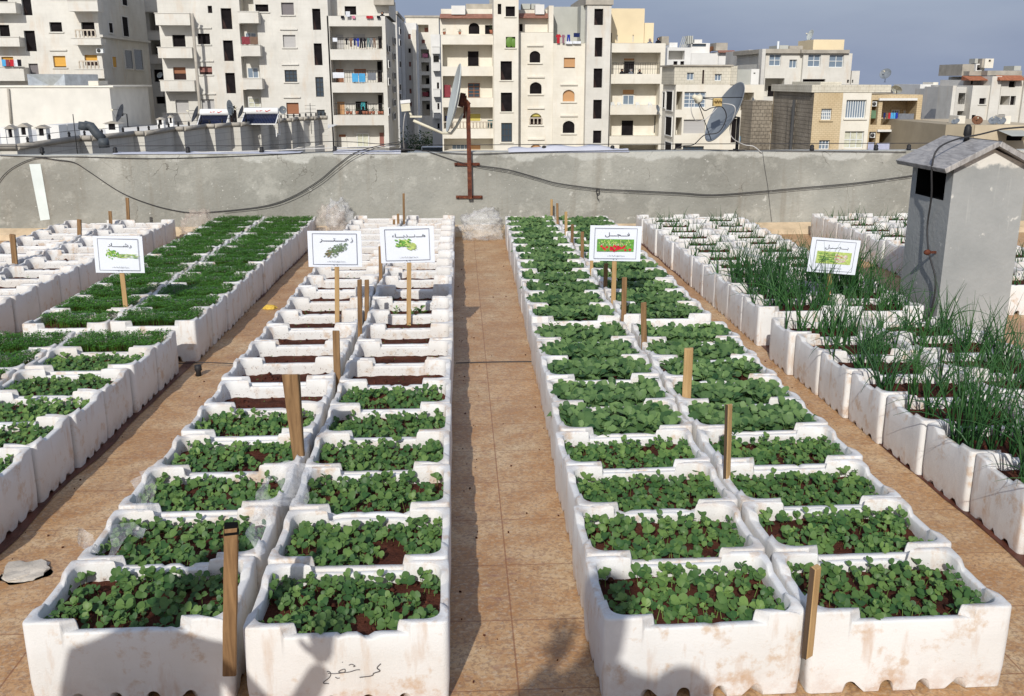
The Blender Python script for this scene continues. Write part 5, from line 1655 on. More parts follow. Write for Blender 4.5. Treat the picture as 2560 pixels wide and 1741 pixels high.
# --- centre building
B = Bld('apartment_block', 'wide cream apartment block in the centre with arched windows and two stair towers', 'building', 92, cdd)
ops = [('L',25,465,553,693,[('d',290,535,402,688)]),('L',30,792,558,1020,[('gb24',290,865,415,1015),('d',40,885,112,1018)]),('L',36,1117,562,1340,[('sy5',308,1185,420,1338),('d',52,1205,115,1285)],'b'),('L',42,1442,566,1570,[('gw41',125,1505,300,1570),('sn',300,1505,420,1570)])]
B.wall((18,368,559,1600), LIMEB, ops, depth=14)
B.wall((0,188,556,366), LIMEB, [('a',298,238,410,355,'d'),('d',468,262,545,358)], Yo=1.9, depth=10, ground=False)
B.slope((0,146,556,190), ROOFT, 1.9, .8)
B.wall((10,95,556,146), LIMEB, [], Yo=2.3, depth=8, ground=False)
B.block((118,60,262,152), WHITER, 1.4, 1.5); B.block((268,42,540,95), WALLC, 3.4, 2)
def t3(r): return tuple((r[i]*.2403+(280 if i % 2 == 0 else 0))/.2404 for i in range(4))
B.wall((560,-170,816,1600), LIMEB, [('d',600,42,638,150),('d',683,68,780,172,1),('d',685,385,783,498,1),('d',630,638,748,835,1),('d',633,965,750,1162,1),('gd33',637,1280,750,1478,1)], Yo=-1.2, depth=12)
xL = t3((0,0,0,0))[0]; x350 = t3((352,0,0,0))[0]
B.wall((817,340,xL+8,1600), LIMEB, [('a',932,530,1043,652,'d'),('a',934,855,1057,977,'d'),('a',936,1178,1056,1298,'sy3'),('a',938,1500,1056,1590,'sn')], depth=14)
B.railing(*(lambda q: (q[0], q[2], q[1], 91.9))(B.R((936,1250,1056,1298), 91.9)), .9, 'b')
B.wall((817,188,1128,338), LIMEB, [('d',820,250,860,332)], Yo=1.9, depth=10, ground=False)
B.slope((817,140,1132,188), ROOFT, 1.9, .8)
B.wall((817,103,1135,140), LIMEB, [], Yo=2.3, depth=8, ground=False)
B.block((992,48,1085,150), WHITER, 1.3, 1.5)
B.block((1132,60,1180,338), LIMEB, .6, 9, 'side_wall')
m = MB()
for xa in (850, 950):
    q = B.R((xa,40,xa+88,96), 95); m.box((q[0],95,q[1]),(q[2],96.5,q[3]))
B.add(m, 'water_tank', [GREYR])
# right middle section
B.wall((xL+8.5, t3((0,452,0,0))[1], x350, 1600), LIMEB, [('sn9',)+t3((123,602,240,710)),('a',)+t3((112,935,235,1057))+('sn',),('a',)+t3((112,1258,235,1386))+('d',)], Yo=-.15, depth=14)
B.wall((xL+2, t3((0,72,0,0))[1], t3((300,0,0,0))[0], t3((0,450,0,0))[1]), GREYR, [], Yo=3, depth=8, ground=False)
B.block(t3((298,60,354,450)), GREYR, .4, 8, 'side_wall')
B.wall((x350+.5, t3((0,52,0,0))[1], t3((600,0,0,0))[0], 1600), LIME, [('d',)+t3((440,93,533,263)),('d',)+t3((445,393,525,592)),('d',)+t3((432,714,523,914)),('d',)+t3((428,1040,518,1238)),('d',)+t3((427,1360,513,1492))], Yo=-1.2, depth=12, cap=.8)
B.wall((t3((600.5,0,0,0))[0], t3((0,452,0,0))[1], t3((1160,0,0,0))[0], 1600), LIMEB, [
 ('L',)+t3((611,548,1128,772))+([('d',)+t3((747,640,855,768)),('sn',)+t3((747,610,855,639)),('d',)+t3((1090,630,1122,768))],'i'),
 ('L',)+t3((605,873,1120,1096))+([('sn',)+t3((735,935,850,990)),('gw21',)+t3((735,991,850,1094))],),
 ('L',)+t3((598,1195,1112,1420))+([('d',)+t3((722,1255,842,1412)),('gd11',)+t3((1062,1210,1105,1380))],),
 ('L',)+t3((700,1508,1105,1570))+([],)], depth=14)
B.wall((t3((600.5,0,0,0))[0], t3((0,90,0,0))[1], t3((960,0,0,0))[0], t3((0,450,0,0))[1]), BEIGE, [('d',)+t3((600,345,622,442)),('ww11',)+t3((672,365,684,442)),('ww11',)+t3((838,365,850,442))], Yo=3, depth=8, ground=False)
B.wall((t3((961,0,0,0))[0], t3((0,240,0,0))[1], t3((1057,0,0,0))[0], t3((0,450,0,0))[1]), BEIGE, [], Yo=3.2, depth=8, ground=False)
B.block(t3((1140,380,1215,470)), WALLC, 5, 1.5)
cx_ = [t3((x,0,0,0))[0] for x in (610, 690, 870, 1000)]
# --- background clutter right of centre
B = Bld('apartment_block', 'white apartment houses with cluttered roofs behind the right stair tower', 'building', 125, cf)
B.wall((120,265,386,700), WHITER, [('d',195,418,240,468),('d',272,418,315,468),('L',140,300,320,400,[])], depth=10)
B.wall((387,330,692,700), WHITER, [('d',770,455,800,466)], depth=10); B.wall((693,312,890,700), WHITER, [('d',770,455,805,468)], Yo=-.3, depth=9)
B.wall((395,215,600,329), WHITER, [('gd11',400,222,560,255)], Yo=1.5, depth=6, ground=False)
B.block((672,212,800,300), WALLC, .5, 3); B.slope((690,296,875,318), ROOFT, -.3, .6)
B.block((430,175,515,214), WHITER, 2, 2); B.block((150,210,240,264), WHITER, 1, 3)
m = MB(); q = B.R((265,140,345,262), 127)
for i in range(5): m.bar((q[0]+(q[2]-q[0])*i/4,127,q[1]),(q[0]+(q[2]-q[0])*i/4+.4,127,q[3]),.08)
q2 = B.R((345,135,410,225), 127)
for i in range(3): m.box((q2[0]+i*(q2[2]-q2[0])/3,126.5,q2[1]),(q2[0]+(i+.7)*(q2[2]-q2[0])/3,128,q2[3]))
B.add(m, 'water_tank', [GREYR])
B.block((875,400,970,440), ROOFO, 3, 3, 'tiled_roof'); B.block((880,440,1010,700), WHITER, 3, 3, 'wall', True)
# --- stone and cream house (grey dish stands before it)
B = Bld('apartment_block', 'cream apartment house with rough block top floor behind the grey dish', 'building', 80, cf)
w = B.wall((205,680,1185,1500), LIMEB, [('L',222,757,292,960,[]),('gw44',315,760,556,936),('L',845,768,1090,966,[]),('sg',308,1070,548,1225),('L',218,1045,287,1245,[]),('gw22',940,1058,1070,1248),('d',212,1335,290,1400),('gd51',300,1368,535,1410),('d',840,1060,900,1330)], depth=5)
B.wall((205,475,836,679), BLOCKS, [('gw21',345,545,425,630),('gw21',657,560,733,637)], depth=5, ground=False, cap=.12)
B.wall((837,470,905,679), BLOCKS, [], Yo=-.1, depth=5, ground=False); B.wall((906,510,1060,679), GREYR, [], Yo=.15, depth=5, ground=False); B.wall((1061,505,1150,679), WHITER, [('sg',1090,545,1112,560)], depth=5, ground=False)
m = MB(); q = B.R((518,515,536,665), 79.95); m.box((q[0],79.93,q[1]),(q[2],79.99,q[3])); B.add(m, 'soot_streak', [DARKB])
Xs = w[0]
for r in ((120,757,190,965),(110,1040,182,1245),(80,765,105,935),(105,1325,180,1420)): B.sidewin(Xs-.01, r, sgn=-1)
# --- white house right
B = Bld('apartment_block', 'white apartment house with wide blue-grey windows and flat grey cornice', 'building', 86, cf)
w = B.wall((1190,330,1606,1500), LIME, [('gw22',1267,332,1397,470),('gw21',1490,400,1575,495),('L',1212,608,1430,815,[('d',1245,692,1350,812)]),('gd22',1195,900,1310,1100),('sr',1180,1185,1300,1228)], depth=9, ground=True)
B.wall((1607,330,2145,1500), LIME, [('gw22',1700,338,1840,480),('gw22',1937,345,2097,488),('d',1640,618,1892,650),('d',2135,625,2205,660)], Yo=-.35, depth=9)
B.block((1200,280,1625,329), WALLC, -.3, 9.5, 'roof_cornice'); B.block((1626,290,2165,329), WALLC, -.6, 9.5, 'roof_cornice')
B.wall((2146,525,2235,1500), LIME, [('gd11',2150,625,2205,660)], Yo=-.35, depth=6)
B.block((1757,176,2102,292), BEIGE, 2.5, 4); B.block((1490,245,1640,285), WALLC, 2, 3); B.block((1380,240,1480,280), GREYR, 2, 3)
B.block((1150,280,1188,1500), LIMEG, -.4, 1.0, 'corner_pilaster', True)
m = MB(); a = atY(1640+1368*.2237, 60+195*.2237, 88); m.tube([(a.x,88,a.z-3),(a.x,88,a.z)], .1, 6); B.add(m, 'vent_pipe', [FRW])
# left flank of that house, its shade put into greyer stone
B2 = Bld('apartment_block', 'grey flank of block masonry left of the white house, shade in its colour', 'building', 93, cf)
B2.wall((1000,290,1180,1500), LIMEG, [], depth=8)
# --- yellow stone house
B = Bld('apartment_block', 'yellow stone house with dark rough side wall and laundry-hung loggias', 'building', 68, cf)
def t4(r): return tuple(((r[i]*.2151+(2060 if i % 2 == 0 else 120))-(1640 if i % 2 == 0 else 60))/.2237 for i in range(4))
w = B.wall((1742,768,2062,1500), YSTONE, [('gw53',1847,948,1963,1075,1),('gw32',1822,1300,1940,1405,1)], depth=9)
B.wall((2062.5,t4((0,520,0,0))[1],t4((520,0,0,0))[0],1500), LIMEB, [('gw81',)+t4((255,605,487,820))+(1,),('cw32',)+t4((237,970,460,1168))+(1,)], depth=9)
B.wall((t4((520.5,0,0,0))[0], t4((0,545,0,0))[1], t4((1112,0,0,0))[0], 1500), YSTONE, [
 ('R',)+t4((545,608,626,895))+([],), ('L',)+t4((670,615,1072,900))+([('gw31',)+t4((780,720,870,770)),('gw21',)+t4((920,730,1000,770))],),
 ('R',)+t4((515,975,598,1205))+([],), ('L',)+t4((640,975,1045,1212))+([],)], depth=9)
B.wall((1742,682,t4((780,0,0,0))[0],766), BLOCKS, [], Yo=-.05, depth=9, ground=False); B.wall((t4((-40,0,0,0))[0],t4((0,395,0,0))[1],t4((205,0,0,0))[0],681), BLOCKS, [], Yo=1.0, depth=6, ground=False)
m = MB(); q = B.R(t4((640,585,1080,612)), 67.9); m.box((q[0],67.8,q[1]),(q[2],67.98,q[3])); q = B.R(t4((620,950,1050,975)), 67.9); m.box((q[0],67.8,q[1]),(q[2],67.98,q[3])); B.add(m, 'lintel', [WHITER])
# rough dark side wall = separate volume in front-left
X = w[0]
m = MB()
yb = atX(1935, 250, X).y
zt = atY(1640+1742*.2237, 60+690*.2237, 68).z
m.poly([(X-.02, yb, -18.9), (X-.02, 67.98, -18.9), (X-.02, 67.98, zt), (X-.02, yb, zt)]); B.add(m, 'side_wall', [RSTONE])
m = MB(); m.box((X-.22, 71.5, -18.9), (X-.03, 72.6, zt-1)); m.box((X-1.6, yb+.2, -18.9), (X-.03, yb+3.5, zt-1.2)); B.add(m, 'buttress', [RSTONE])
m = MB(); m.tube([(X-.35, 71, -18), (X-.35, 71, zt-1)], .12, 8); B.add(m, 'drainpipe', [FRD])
for k, r in enumerate(((560,622,612,680),(540,985,592,1045))):
    q = B.R(t4(r), 68.2); aircon(q[0], q[2], q[1], q[3], 68.35, 'air conditioner in the %s niche of the yellow stone house' % ('upper','lower')[k])
# --- white block with gap, far
B = Bld('apartment_block', 'small white apartment block far back between the yellow and right houses', 'building', 128, ch)
B.wall((1062,425,1268,1500), WHITER, [('a',1170,505,1218,575,'gd11'),('d',1235,542,1268,575)], depth=8); B.block((1262,400,1320,575), LIMEB, .5, 3)
B.balcony((1120,578,1300,625), WHITER, 1.5)
B = Bld('apartment_block', 'shaded narrow block with stacked balconies left of the red-eaved building', 'building', 108, ch)
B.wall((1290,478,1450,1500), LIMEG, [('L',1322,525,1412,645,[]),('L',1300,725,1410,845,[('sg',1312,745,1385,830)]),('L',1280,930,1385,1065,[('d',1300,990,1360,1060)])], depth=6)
B.wall((1110,640,1200,1500), LIMEG, [('d',1110,650,1190,880),('d',1110,880,1175,1120)], Yo=8, depth=6); B.wall((1201,655,1289,1500), LIMEG, [('d',1240,700,1280,820),('d',1235,870,1275,980)], Yo=4, depth=6)
for r in ((1298,648,1425,680),(1284,848,1412,880)): B.balcony(r, LIMEG, .8)
B = Bld('apartment_block', 'white apartment building at right with red tiled eaves and round stair drum', 'building', 98, ch)
w = B.wall((1668,438,1885,1500), LIME, [('d',1805,585,1880,655,1),('d',1715,780,1760,860)], depth=9)
B.wall((1886,330,1996,1500), LIME, [], Yo=-.2, depth=9)
B.wall((1997,372,2262,1500), LIME, [('d',2012,388,2072,450),('d',2150,388,2226,460),('L',1985,560,2158,665,[]),('d',2166,560,2226,665),('d',2000,775,2100,860)], Yo=.1, depth=9)
B.wall((2263,320,2420,1500), LIME, [('d',2330,540,2380,640)], Yo=-.2, depth=9)
B.wall((1440,440,1480,1500), LIME, [], Yo=-.6, depth=3); B.wall((1481,455,1667,1500), LIMEG, [('d',1497,588,1532,658),('L',1560,525,1640,655,[('d',1590,570,1620,655)],'i'),('L',1545,735,1635,850,[],'i'),('d',1478,795,1505,860)], Yo=1.2, depth=7)
B.slope((1997,320,2290,372), ROOFO, .1, .9); B.slope((1600,325,1888,372), ROOFO, 2.2, 1.6)
B.wall((1620,372,1884,437), LIMEG, [('d',1708,375,1735,430),('d',1797,375,1826,430)], Yo=2.4, depth=5, ground=False)
B.wall((1605,190,1765,324), WALLC, [], Yo=3.2, depth=5, ground=False); B.wall((1766,185,1868,270), WHITER, [('d',1778,200,1826,268)], Yo=2.8, depth=5, ground=False)
B.block((1835,125,1868,230), WALLC, 2.4, 2); B.wall((1869,125,1970,235), LIMEB, [('d',1915,138,1942,165)], Yo=2.2, depth=3, ground=False)
B.block((1690,272,2000,322), WALLC, 2.0, 5); B.block((1900,265,2300,320), WALLC, .8, 5)
B.block((1755,125,1790,180), GREYR, 3, 1.2, 'water_tank'); B.block((2210,210,2290,262), GREYR, 2, 2, 'water_tank')
B = Bld('apartment_block', 'low brown-rendered house with rooftop dishes, behind the chimney cap', 'building', 60, ch)
BRN = simple('brown_render', (.34,.29,.21), .9, .1, .15, .5); BRL = simple('tan_render', (.50,.42,.30), .9, .1, .12, .5)
B.wall((1385,892,1720,1500), BRN, [('d',1460,1025,1502,1065)], Yo=.1, depth=10); B.wall((1721,898,2600,1500), BRL, [('d',2120,1020,2330,1080)], depth=10)
for r in ((1560,790,1642,888),(2100,790,2170,896)): B.block(r, LIMEB, 1.5, 1.2, 'chimney_stack')
m = MB(); q = B.R((2105,965,2400,1018), 59); m.poly([(q[0],58.2,q[1]),(q[2],58.2,q[1]),(q[2],59.95,q[3]),(q[0],59.95,q[3])]); B.add(m, 'awning', [GREYR])
def rd(cx, cy, r, Y, nrm, mat, label, crop=ch, post=True):
    c = atY(crop[0]+cx*crop[2], crop[1]+cy*crop[2], Y); rw = r*crop[2]*(c-CAM).dot(fwd)/F
    dish('satellite_dish', label, c, nrm, rw, mat, c+Vector(nrm)*rw*1.1, (c.x+rw*.1, c.y+rw*.3, c.z-rw*1.35), rw*.05, 3, None)
rd(718, 308, 66, 70, (-.6,-.62,.5), 'dishdark', 'round brown-grey dish on a mast above the yellow stone house')
rd(850, 470, 62, 70, (-.5,-.5,-.7), 'dishlight', 'broken white dish tipped over on the yellow stone house roof')
rd(1780, 850, 58, 61, (-.3,-.75,.6), 'dishrust', 'rust-brown dish on the low brown house roof')
rd(1975, 850, 58, 61, (-.45,-.55,.7), 'dishdark', 'left one of two overlapping grey dishes on low brown house')
rd(2060, 855, 52, 61.5, (-.45,-.55,.7), 'dishdark', 'right one of two overlapping grey dishes on low brown house')
rd(1530, 860, 45, 61, (-.5,-.4,.75), 'dishdark', 'small grey dish left of chimney stack on low brown house')
rd(1735, 130, 60, 90, (-.93,-.2,.3), 'dishlight', 'dish seen edge-on on the roof of the white house', cf)
rd(610, 290, 40, 127, (-.6,-.5,.6), 'dishrust', 'tiny brown dish on the cluttered distant white roofs', cf)
rd(1082, 865, 42, 79, (.8,-.5,.3), 'dishdark', 'small dish on the cream house wall right of grey dish', cf)
rd(1095, 1130, 36, 91, (.75,-.6,.3), 'dishdark', 'grey dish fixed at right end of the centre block balconies', ce)

# ------------------------------------------------------------------ neighbouring roof at left
ks = [(42,372),(228,349),(360,337),(459,325),(536,318),(600,314),(651,310),(694,305),(728,302),(758,299),(784,298),(808,296)]
HB = 2.68
zt = CAM.z-HB
pts = []
for px, py in ks:
    p = atZ(px, py, zt); pts.append((p.x, p.y))
root = empty('neighbouring_roof', (pts[0][0], pts[0][1], -18.9), 'neighbouring flat roof with saw-toothed grey parapet and rounded coping', 'building')
o_ = Vector(root.location)
PARM = stone_mat('panel_limestone', (.50,.48,.43), (.62,.60,.54), .42, .35, .25, (.35,.27,.18), 1.3)
m = MB(); cap_ = MB()
zl = zt-1.9
path = []
for i in range(len(pts)):
    path.append(pts[i])
    if i+1 < len(pts):
        q_ = atY((192,330,432,512,575,631,673,712,742,772,797)[i], 300, pts[i+1][1]); path.append((q_.x, pts[i+1][1]))
path = [(pts[0][0]-9, pts[0][1])] + path + [(pts[-1][0]+.3, pts[-1][1])]
pathw = path
for (xa, ya), (xb, yb_) in zip(path, path[1:]):
    m.poly([(xa-o_.x,ya-o_.y,zl-o_.z),(xb-o_.x,yb_-o_.y,zl-o_.z),(xb-o_.x,yb_-o_.y,zt-o_.z),(xa-o_.x,ya-o_.y,zt-o_.z)])
# building mass below, under the projecting parapet
m.poly([(pts[0][0]-9-o_.x, pts[0][1]-o_.y, -18.9-o_.z), (pts[0][0]-o_.x, pts[0][1]-o_.y, -18.9-o_.z), (pts[0][0]-o_.x, pts[0][1]-o_.y, zl-o_.z), (pts[0][0]-9-o_.x, pts[0][1]-o_.y, zl-o_.z)])
for i in range(len(pts)-1):
    xa, ya = pts[i]; xb, yb_ = pts[i+1]
    m.poly([(xa-o_.x,ya-o_.y,-18.9-o_.z),(xb-o_.x,yb_-o_.y,-18.9-o_.z),(xb-o_.x,yb_-o_.y,zl-o_.z),(xa-o_.x,ya-o_.y,zl-o_.z)])
m.obj('parapet', PARM, root)
for k in range(len(path)-1):
    (xa, ya), (xb, yb_) = path[k], path[k+1]
    cap_.tube([(xa-o_.x+.02, ya-o_.y-.02, zt+.06-o_.z), (xb-o_.x+.02, yb_-o_.y-.02, zt+.06-o_.z)], .13, 8)
cap_.obj('coping', WALLC, root)
m = MB()
zr = zt-.75
m.poly([(pts[0][0]-9-o_.x, pts[0][1]+.1-o_.y, zr-o_.z)]+[(x-.05-o_.x, y+.05-o_.y, zr-o_.z) for x, y in path[1:]]+[(pts[-1][0]+.2-o_.x, 80-o_.y, zr-o_.z), (-45-o_.x, 80-o_.y, zr-o_.z), (-45-o_.x, pts[0][1]-o_.y, zr-o_.z)])
m.obj('roof_deck', WHITER, root)
# coping insulators and wire
pl = []
for i in range(0, len(path)-1):
    (xa, ya), (xb, yb_) = path[i], path[i+1]
    L = math.hypot(xb-xa, yb_-ya); n_ = max(1, int(L/1.6))
    for k in range(n_): pl.append((xa+(xb-xa)*(k+.5)/n_, ya+(yb_-ya)*(k+.5)/n_))
first = None
for i, (x, y) in enumerate(pl):
    pr_ = proj((x, y, zt+.2))
    if pr_ is None or not (-20 < pr_[0] < 830): continue
    if first is None:
        m = MB(); m.lathe([(.03,0),(.06,.03),(.05,.12),(.07,.16),(.04,.24),(0,.25)], 8); o = m.obj('wire_insulator', MT['black'], None, (x, y, zt+.16)); first = o
    else:
        o = first.copy(); COL.objects.link(o); o.location = (x, y, zt+.16)
    tag(o, 'small black insulator on the coping of the saw-toothed parapet', 'insulator', 'insulators along the saw-toothed parapet')
cable([Vector((x-.02, y, zt+.43)) for x, y in pl], .012, 'cable', 'wire carried along the coping of the saw-toothed parapet', sub=2)
# stair house on that roof
B = Bld('stair_house', 'windowless pale stair house on the neighbouring roof', 'building', 74, ca)
w = B.wall((-300,962,1232,1560), CREAMW, [], depth=9)
B.block((-310,942,1240,960), LIMEB, -.1, 9.2, 'coping'); B.block((970,890,1078,940), LIMEB, .5, 2)
B.sidewin(w[2], (1295,1195,1345,1280))
m = MB(); m.tube([atY(20,222,73.9), atY(28,310,73.9)], .09, 6); B.add(m, 'drainpipe', [WALLC])
GALV = simple('galvanised_sheet', (.50,.54,.58), .4, .6, .2, 2, .35)
q = wrect(305*.2278, 815*.2278, 712*.2278, 956*.2278, 76)
m = MB()
x0, z0, x1, z1 = q; xm_, zm = (x0+x1)/2, z0
y = 76
m.poly([(x0,y,z0),(xm_,y+.9,z0),(x0,y,z1)]); m.poly([(xm_,y+.9,z0),(x1,y,z0),(x1,y,z1)]); m.poly([(x0,y,z1),(xm_,y+.9,z0),(x1,y,z1)])
m.poly([(x1,y,z0),(x1+1.2,y+3.5,z0),(x1+1.2,y+3.5,z1),(x1,y,z1)]); m.poly([(x0,y,z1),(x1,y,z1),(x1+1.2,y+3.5,z1),(x0+1.2,y+3.5,z1)])
l = Vector((xm_, y+1.7, z0)); rebase(m, l); tag(m.obj('metal_tank', GALV, None, l), 'big creased galvanised metal tank on the stair house roof', 'tank')
# white chimneys on the neighbouring roof
def nch(r, Y, label, crop=ca, slab=True, hole=True, grp=None):
    X0, Z0, X1, Z1 = wrect(crop[0]+r[0]*crop[2], crop[1]+r[1]*crop[2], crop[0]+r[2]*crop[2], crop[1]+r[3]*crop[2], Y)
    root = empty('rooftop_chimney', ((X0+X1)/2, Y+.4, zr), label, 'chimney', 'small white chimneys on the neighbouring roof')
    o2 = Vector(root.location); D = (X1-X0)*.8
    def T(x, y, z): return (x-o2.x, y-o2.y, z-o2.z)
    Zs = Z1-(Z1-Z0)*.22
    m = MB()
    hx = (X1-X0)
    m.box(T(X0+hx*.1,Y,zr), T(X1-hx*.1,Y+D,Zs-.35)); m.box(T(X0+hx*.1,Y,Zs-.349), T(X0+hx*.3,Y+D,Zs)); m.box(T(X1-hx*.3,Y,Zs-.349), T(X1-hx*.1,Y+D,Zs)); 
    m.obj('chimney_shaft', WHITER, root)
    m = MB(); m.box(T(X0+hx*.301,Y+.1,Zs-.348), T(X1-hx*.301,Y+D-.1,Zs-.002)); m.obj('smoke_opening', DARK, root)
    m = MB()
    a = T(X0-.03,Y-.08,Zs+.002); b = T(X1+.03,Y+D+.08,Zs+.002); xm2 = (a[0]+b[0])/2; h = (Z1-Zs)
    i = [m.V(p) for p in ((a[0],a[1],a[2]),(b[0],a[1],a[2]),(b[0],b[1],a[2]),(a[0],b[1],a[2]),(xm2,a[1],a[2]+h),(xm2,b[1],a[2]+h))]
    for f in ((0,1,4),(2,3,5),(1,2,5,4),(3,0,4,5),(0,3,2,1)): m.Fc([i[k] for k in f])
    m.obj('chimney_cap', WALLC, root)
nch((60,1375,165,1560), 44, 'small white chimney nearest the left photo edge on neighbouring roof')
nch((195,1355,320,1540), 46, 'white chimney second from left on the neighbouring roof')
nch((385,1375,520,1530), 48, 'white chimney third from left, beside the grey box wall')
nch((1135,1330,1320,1460), 58, 'low wide white chimney below the dark dish')
nch((45,1290,135,1400), 68, 'small white chimney left of the solar heaters', cb)
nch((175,1265,235,1395), 66, 'slim white chimney just left of the first solar heater', cb)
for r, Y, lab in (((0,1400,60,1500),47,'white low block at the far left of neighbouring roof'),((500,1375,650,1520),50,'pale low block among the white chimneys'),((650,1365,745,1510),51,'grey-sided low block right of white chimneys')):
    B = Bld('roof_block', lab, 'roof block', Y, ca); X0,Z0,X1,Z1 = B.R(r); B.ensure(X0, Y); m = MB(); m.box((X0,Y,zr),(X1,Y+1.6,Z1)); B.add(m, 'wall', [WHITER])
# cowl chimney on the coping
c = atY(1030*.2278, 1440*.2278, 43.5)
m = MB(); m.smooth = True
m.tube([c+Vector((-.35,0,.25)), c+Vector((-.1,0,.2)), c+Vector((.1,0,-.1)), c+Vector((.35,0,-.35))], .19, 12)
m.tube([c+Vector((.35,0,-.3)), c+Vector((.37,0,-.7))], .22, 12); m.tube([c+Vector((-.4,0,.05)), c+Vector((-.35,0,.36))], .24, 12)
rebase(m, c); tag(m.obj('metal_flue', simple('dark_sheet_metal', (.06,.07,.08), .6, .3, .2), None, c), 'bent grey metal flue pipe over the saw-toothed parapet', 'flue pipe')
# dark dishes and antennas
def rdn(cx, cy, r, Y, nrm, mat, label, crop):
    c = atY(crop[0]+cx*crop[2], crop[1]+cy*crop[2], Y); rw = r*crop[2]*(c-CAM).dot(fwd)/F
    dish('satellite_dish', label, c, nrm, rw, mat, c+Vector(nrm)*rw*1.15, (c.x+rw*.45, c.y+rw*.2, zt+.15), rw*.06, 3)
rdn(1338, 1250, 100, 56, (-.78,-.5,.38), 'dishbacklit', 'dark tilted dish on a post above the saw-toothed parapet', ca)
rdn(492, 1262, 92, 62, (-.84,-.38,.4), 'dishbacklit', 'dark dish left of the first solar heater', cb)
rdn(838, 1185, 82, 63, (.97,-.2,.1), 'dishlight', 'grey dish seen edge-on between the two solar heaters', cb)
rdn(990, 1235, 72, 62, (-.84,-.38,.4), 'dishbacklit', 'dark dish at left end of second solar heater', cb)
rdn(1432, 1210, 42, 66, (.5,-.84,.1), 'dishdark', 'small blue dish right of the second solar heater', cb)
rdn(90, 830, 34, 100, (-.3,-.8,.5), 'dishlight', 'white dish on shaded balcony between the left blocks', cb)
for x, y0, y1, Y, lab in ((800,1255,1480,46,'thin antenna mast behind the saw-toothed parapet'),):
    a = atY(x*.2278, y0*.2278, Y); m = MB(); m.tube([(0,0,0),(0,0,a.z-zr)], .02, 5); tag(m.obj('antenna_mast', MT['black'], None, (a.x, Y, zr)), lab, 'antenna')
p = atY(380+1735*.2277, 1135*.2277, 66)
m = MB(); m.tube([(0,0,0),(0,0,p.z-zr)], .02, 5)
for k in range(6): m.tube([(-.35,0,p.z-zr-.15-k*.22),(.35,0,p.z-zr-.15-k*.22)], .012, 4)
tag(m.obj('antenna_mast', MT['black'], None, (p.x, 66, zr)), 'television antenna mast right of the brown shuttered window', 'antenna')
# solar water heaters
TUBE = simple('blue_vacuum_tubes', (.018,.026,.07), .4, .5, .3, 3)
def heater(x0, x1, y0, y1, ybot, Y, label):
    a = atY(380+x0*.2277, (y0+y1)/2*.2277, Y); b = atY(380+x1*.2277, (y0+y1)/2*.2277, Y)
    r = (atY(380+x0*.2277, y0*.2277, Y).z-atY(380+x0*.2277, y1*.2277, Y).z)/2
    zbm = atY(380+x0*.2277, ybot*.2277, Y).z
    root = empty('solar_water_heater', ((a.x+b.x)/2, Y, zr), label, 'solar heater', 'solar water heaters on the neighbouring roof')
    o2 = Vector(root.location); L = b.x-a.x; zc = a.z-o2.z
    m = MB(); m.lathe([(0,0),(r*.9,0),(r,.05),(r,L-.05),(r*.9,L),(0,L)], 24, Matrix.Translation((-L/2,0,zc)) @ Matrix.Rotation(math.pi/2, 4, 'Y')); m.obj('water_drum', MT['white'], root)
    m = MB(); n_ = 22
    dy = 1.25
    for k in range(n_):
        x = -L/2+.06+(L-.12)*k/(n_-1); m.tube([(x, -.05, zc-r*.7), (x, -dy, zbm-o2.z)], .028, 6)
    m.poly([(-L/2,-.02,zc-r*.75),(L/2,-.02,zc-r*.75),(L/2,-dy+.04,zbm-o2.z-.04),(-L/2,-dy+.04,zbm-o2.z-.04)]); m.obj('vacuum_tubes', TUBE, root)
    m = MB(); 
    for x in (-L/2, L/2):
        m.bar((x, 0, zc-r*.6), (x, -dy-.05, zbm-o2.z-.05), .05); m.bar((x, 0, zc-r*.8), (x, .1, 0), .05); m.bar((x, -dy, zbm-o2.z-.35), (x,-dy,0), .05); m.bar((x, .1, .1), (x,-dy,.1), .04)
    m.bar((-L/2,-dy,zbm-o2.z-.06),(L/2,-dy,zbm-o2.z-.06),.06)
    m.obj('heater_stand', MT['white'], root)
    t = text_mesh([('K',0),('ı',0),('r',0),('P',0)][1:] if False else [('K',0),('I',0),('r',0),('P',0),(' ',.35),('✔',0)], L*.42, r*.62)
    t.v = [(p[0]+L*.08, -r*math.sqrt(max(0,1-min(1,abs(p[2]/r*1.0+.15))**2))-.015, p[2]+zc+r*.15) for p in t.v]
    t.obj('brand_lettering', MT['redink'], root)
heater(530,845,1198,1275,1390, 64, 'left solar water heater with white drum and red lettering')
heater(1015,1390,1185,1262,1345, 64, 'right solar water heater with white drum and dark blue tubes')

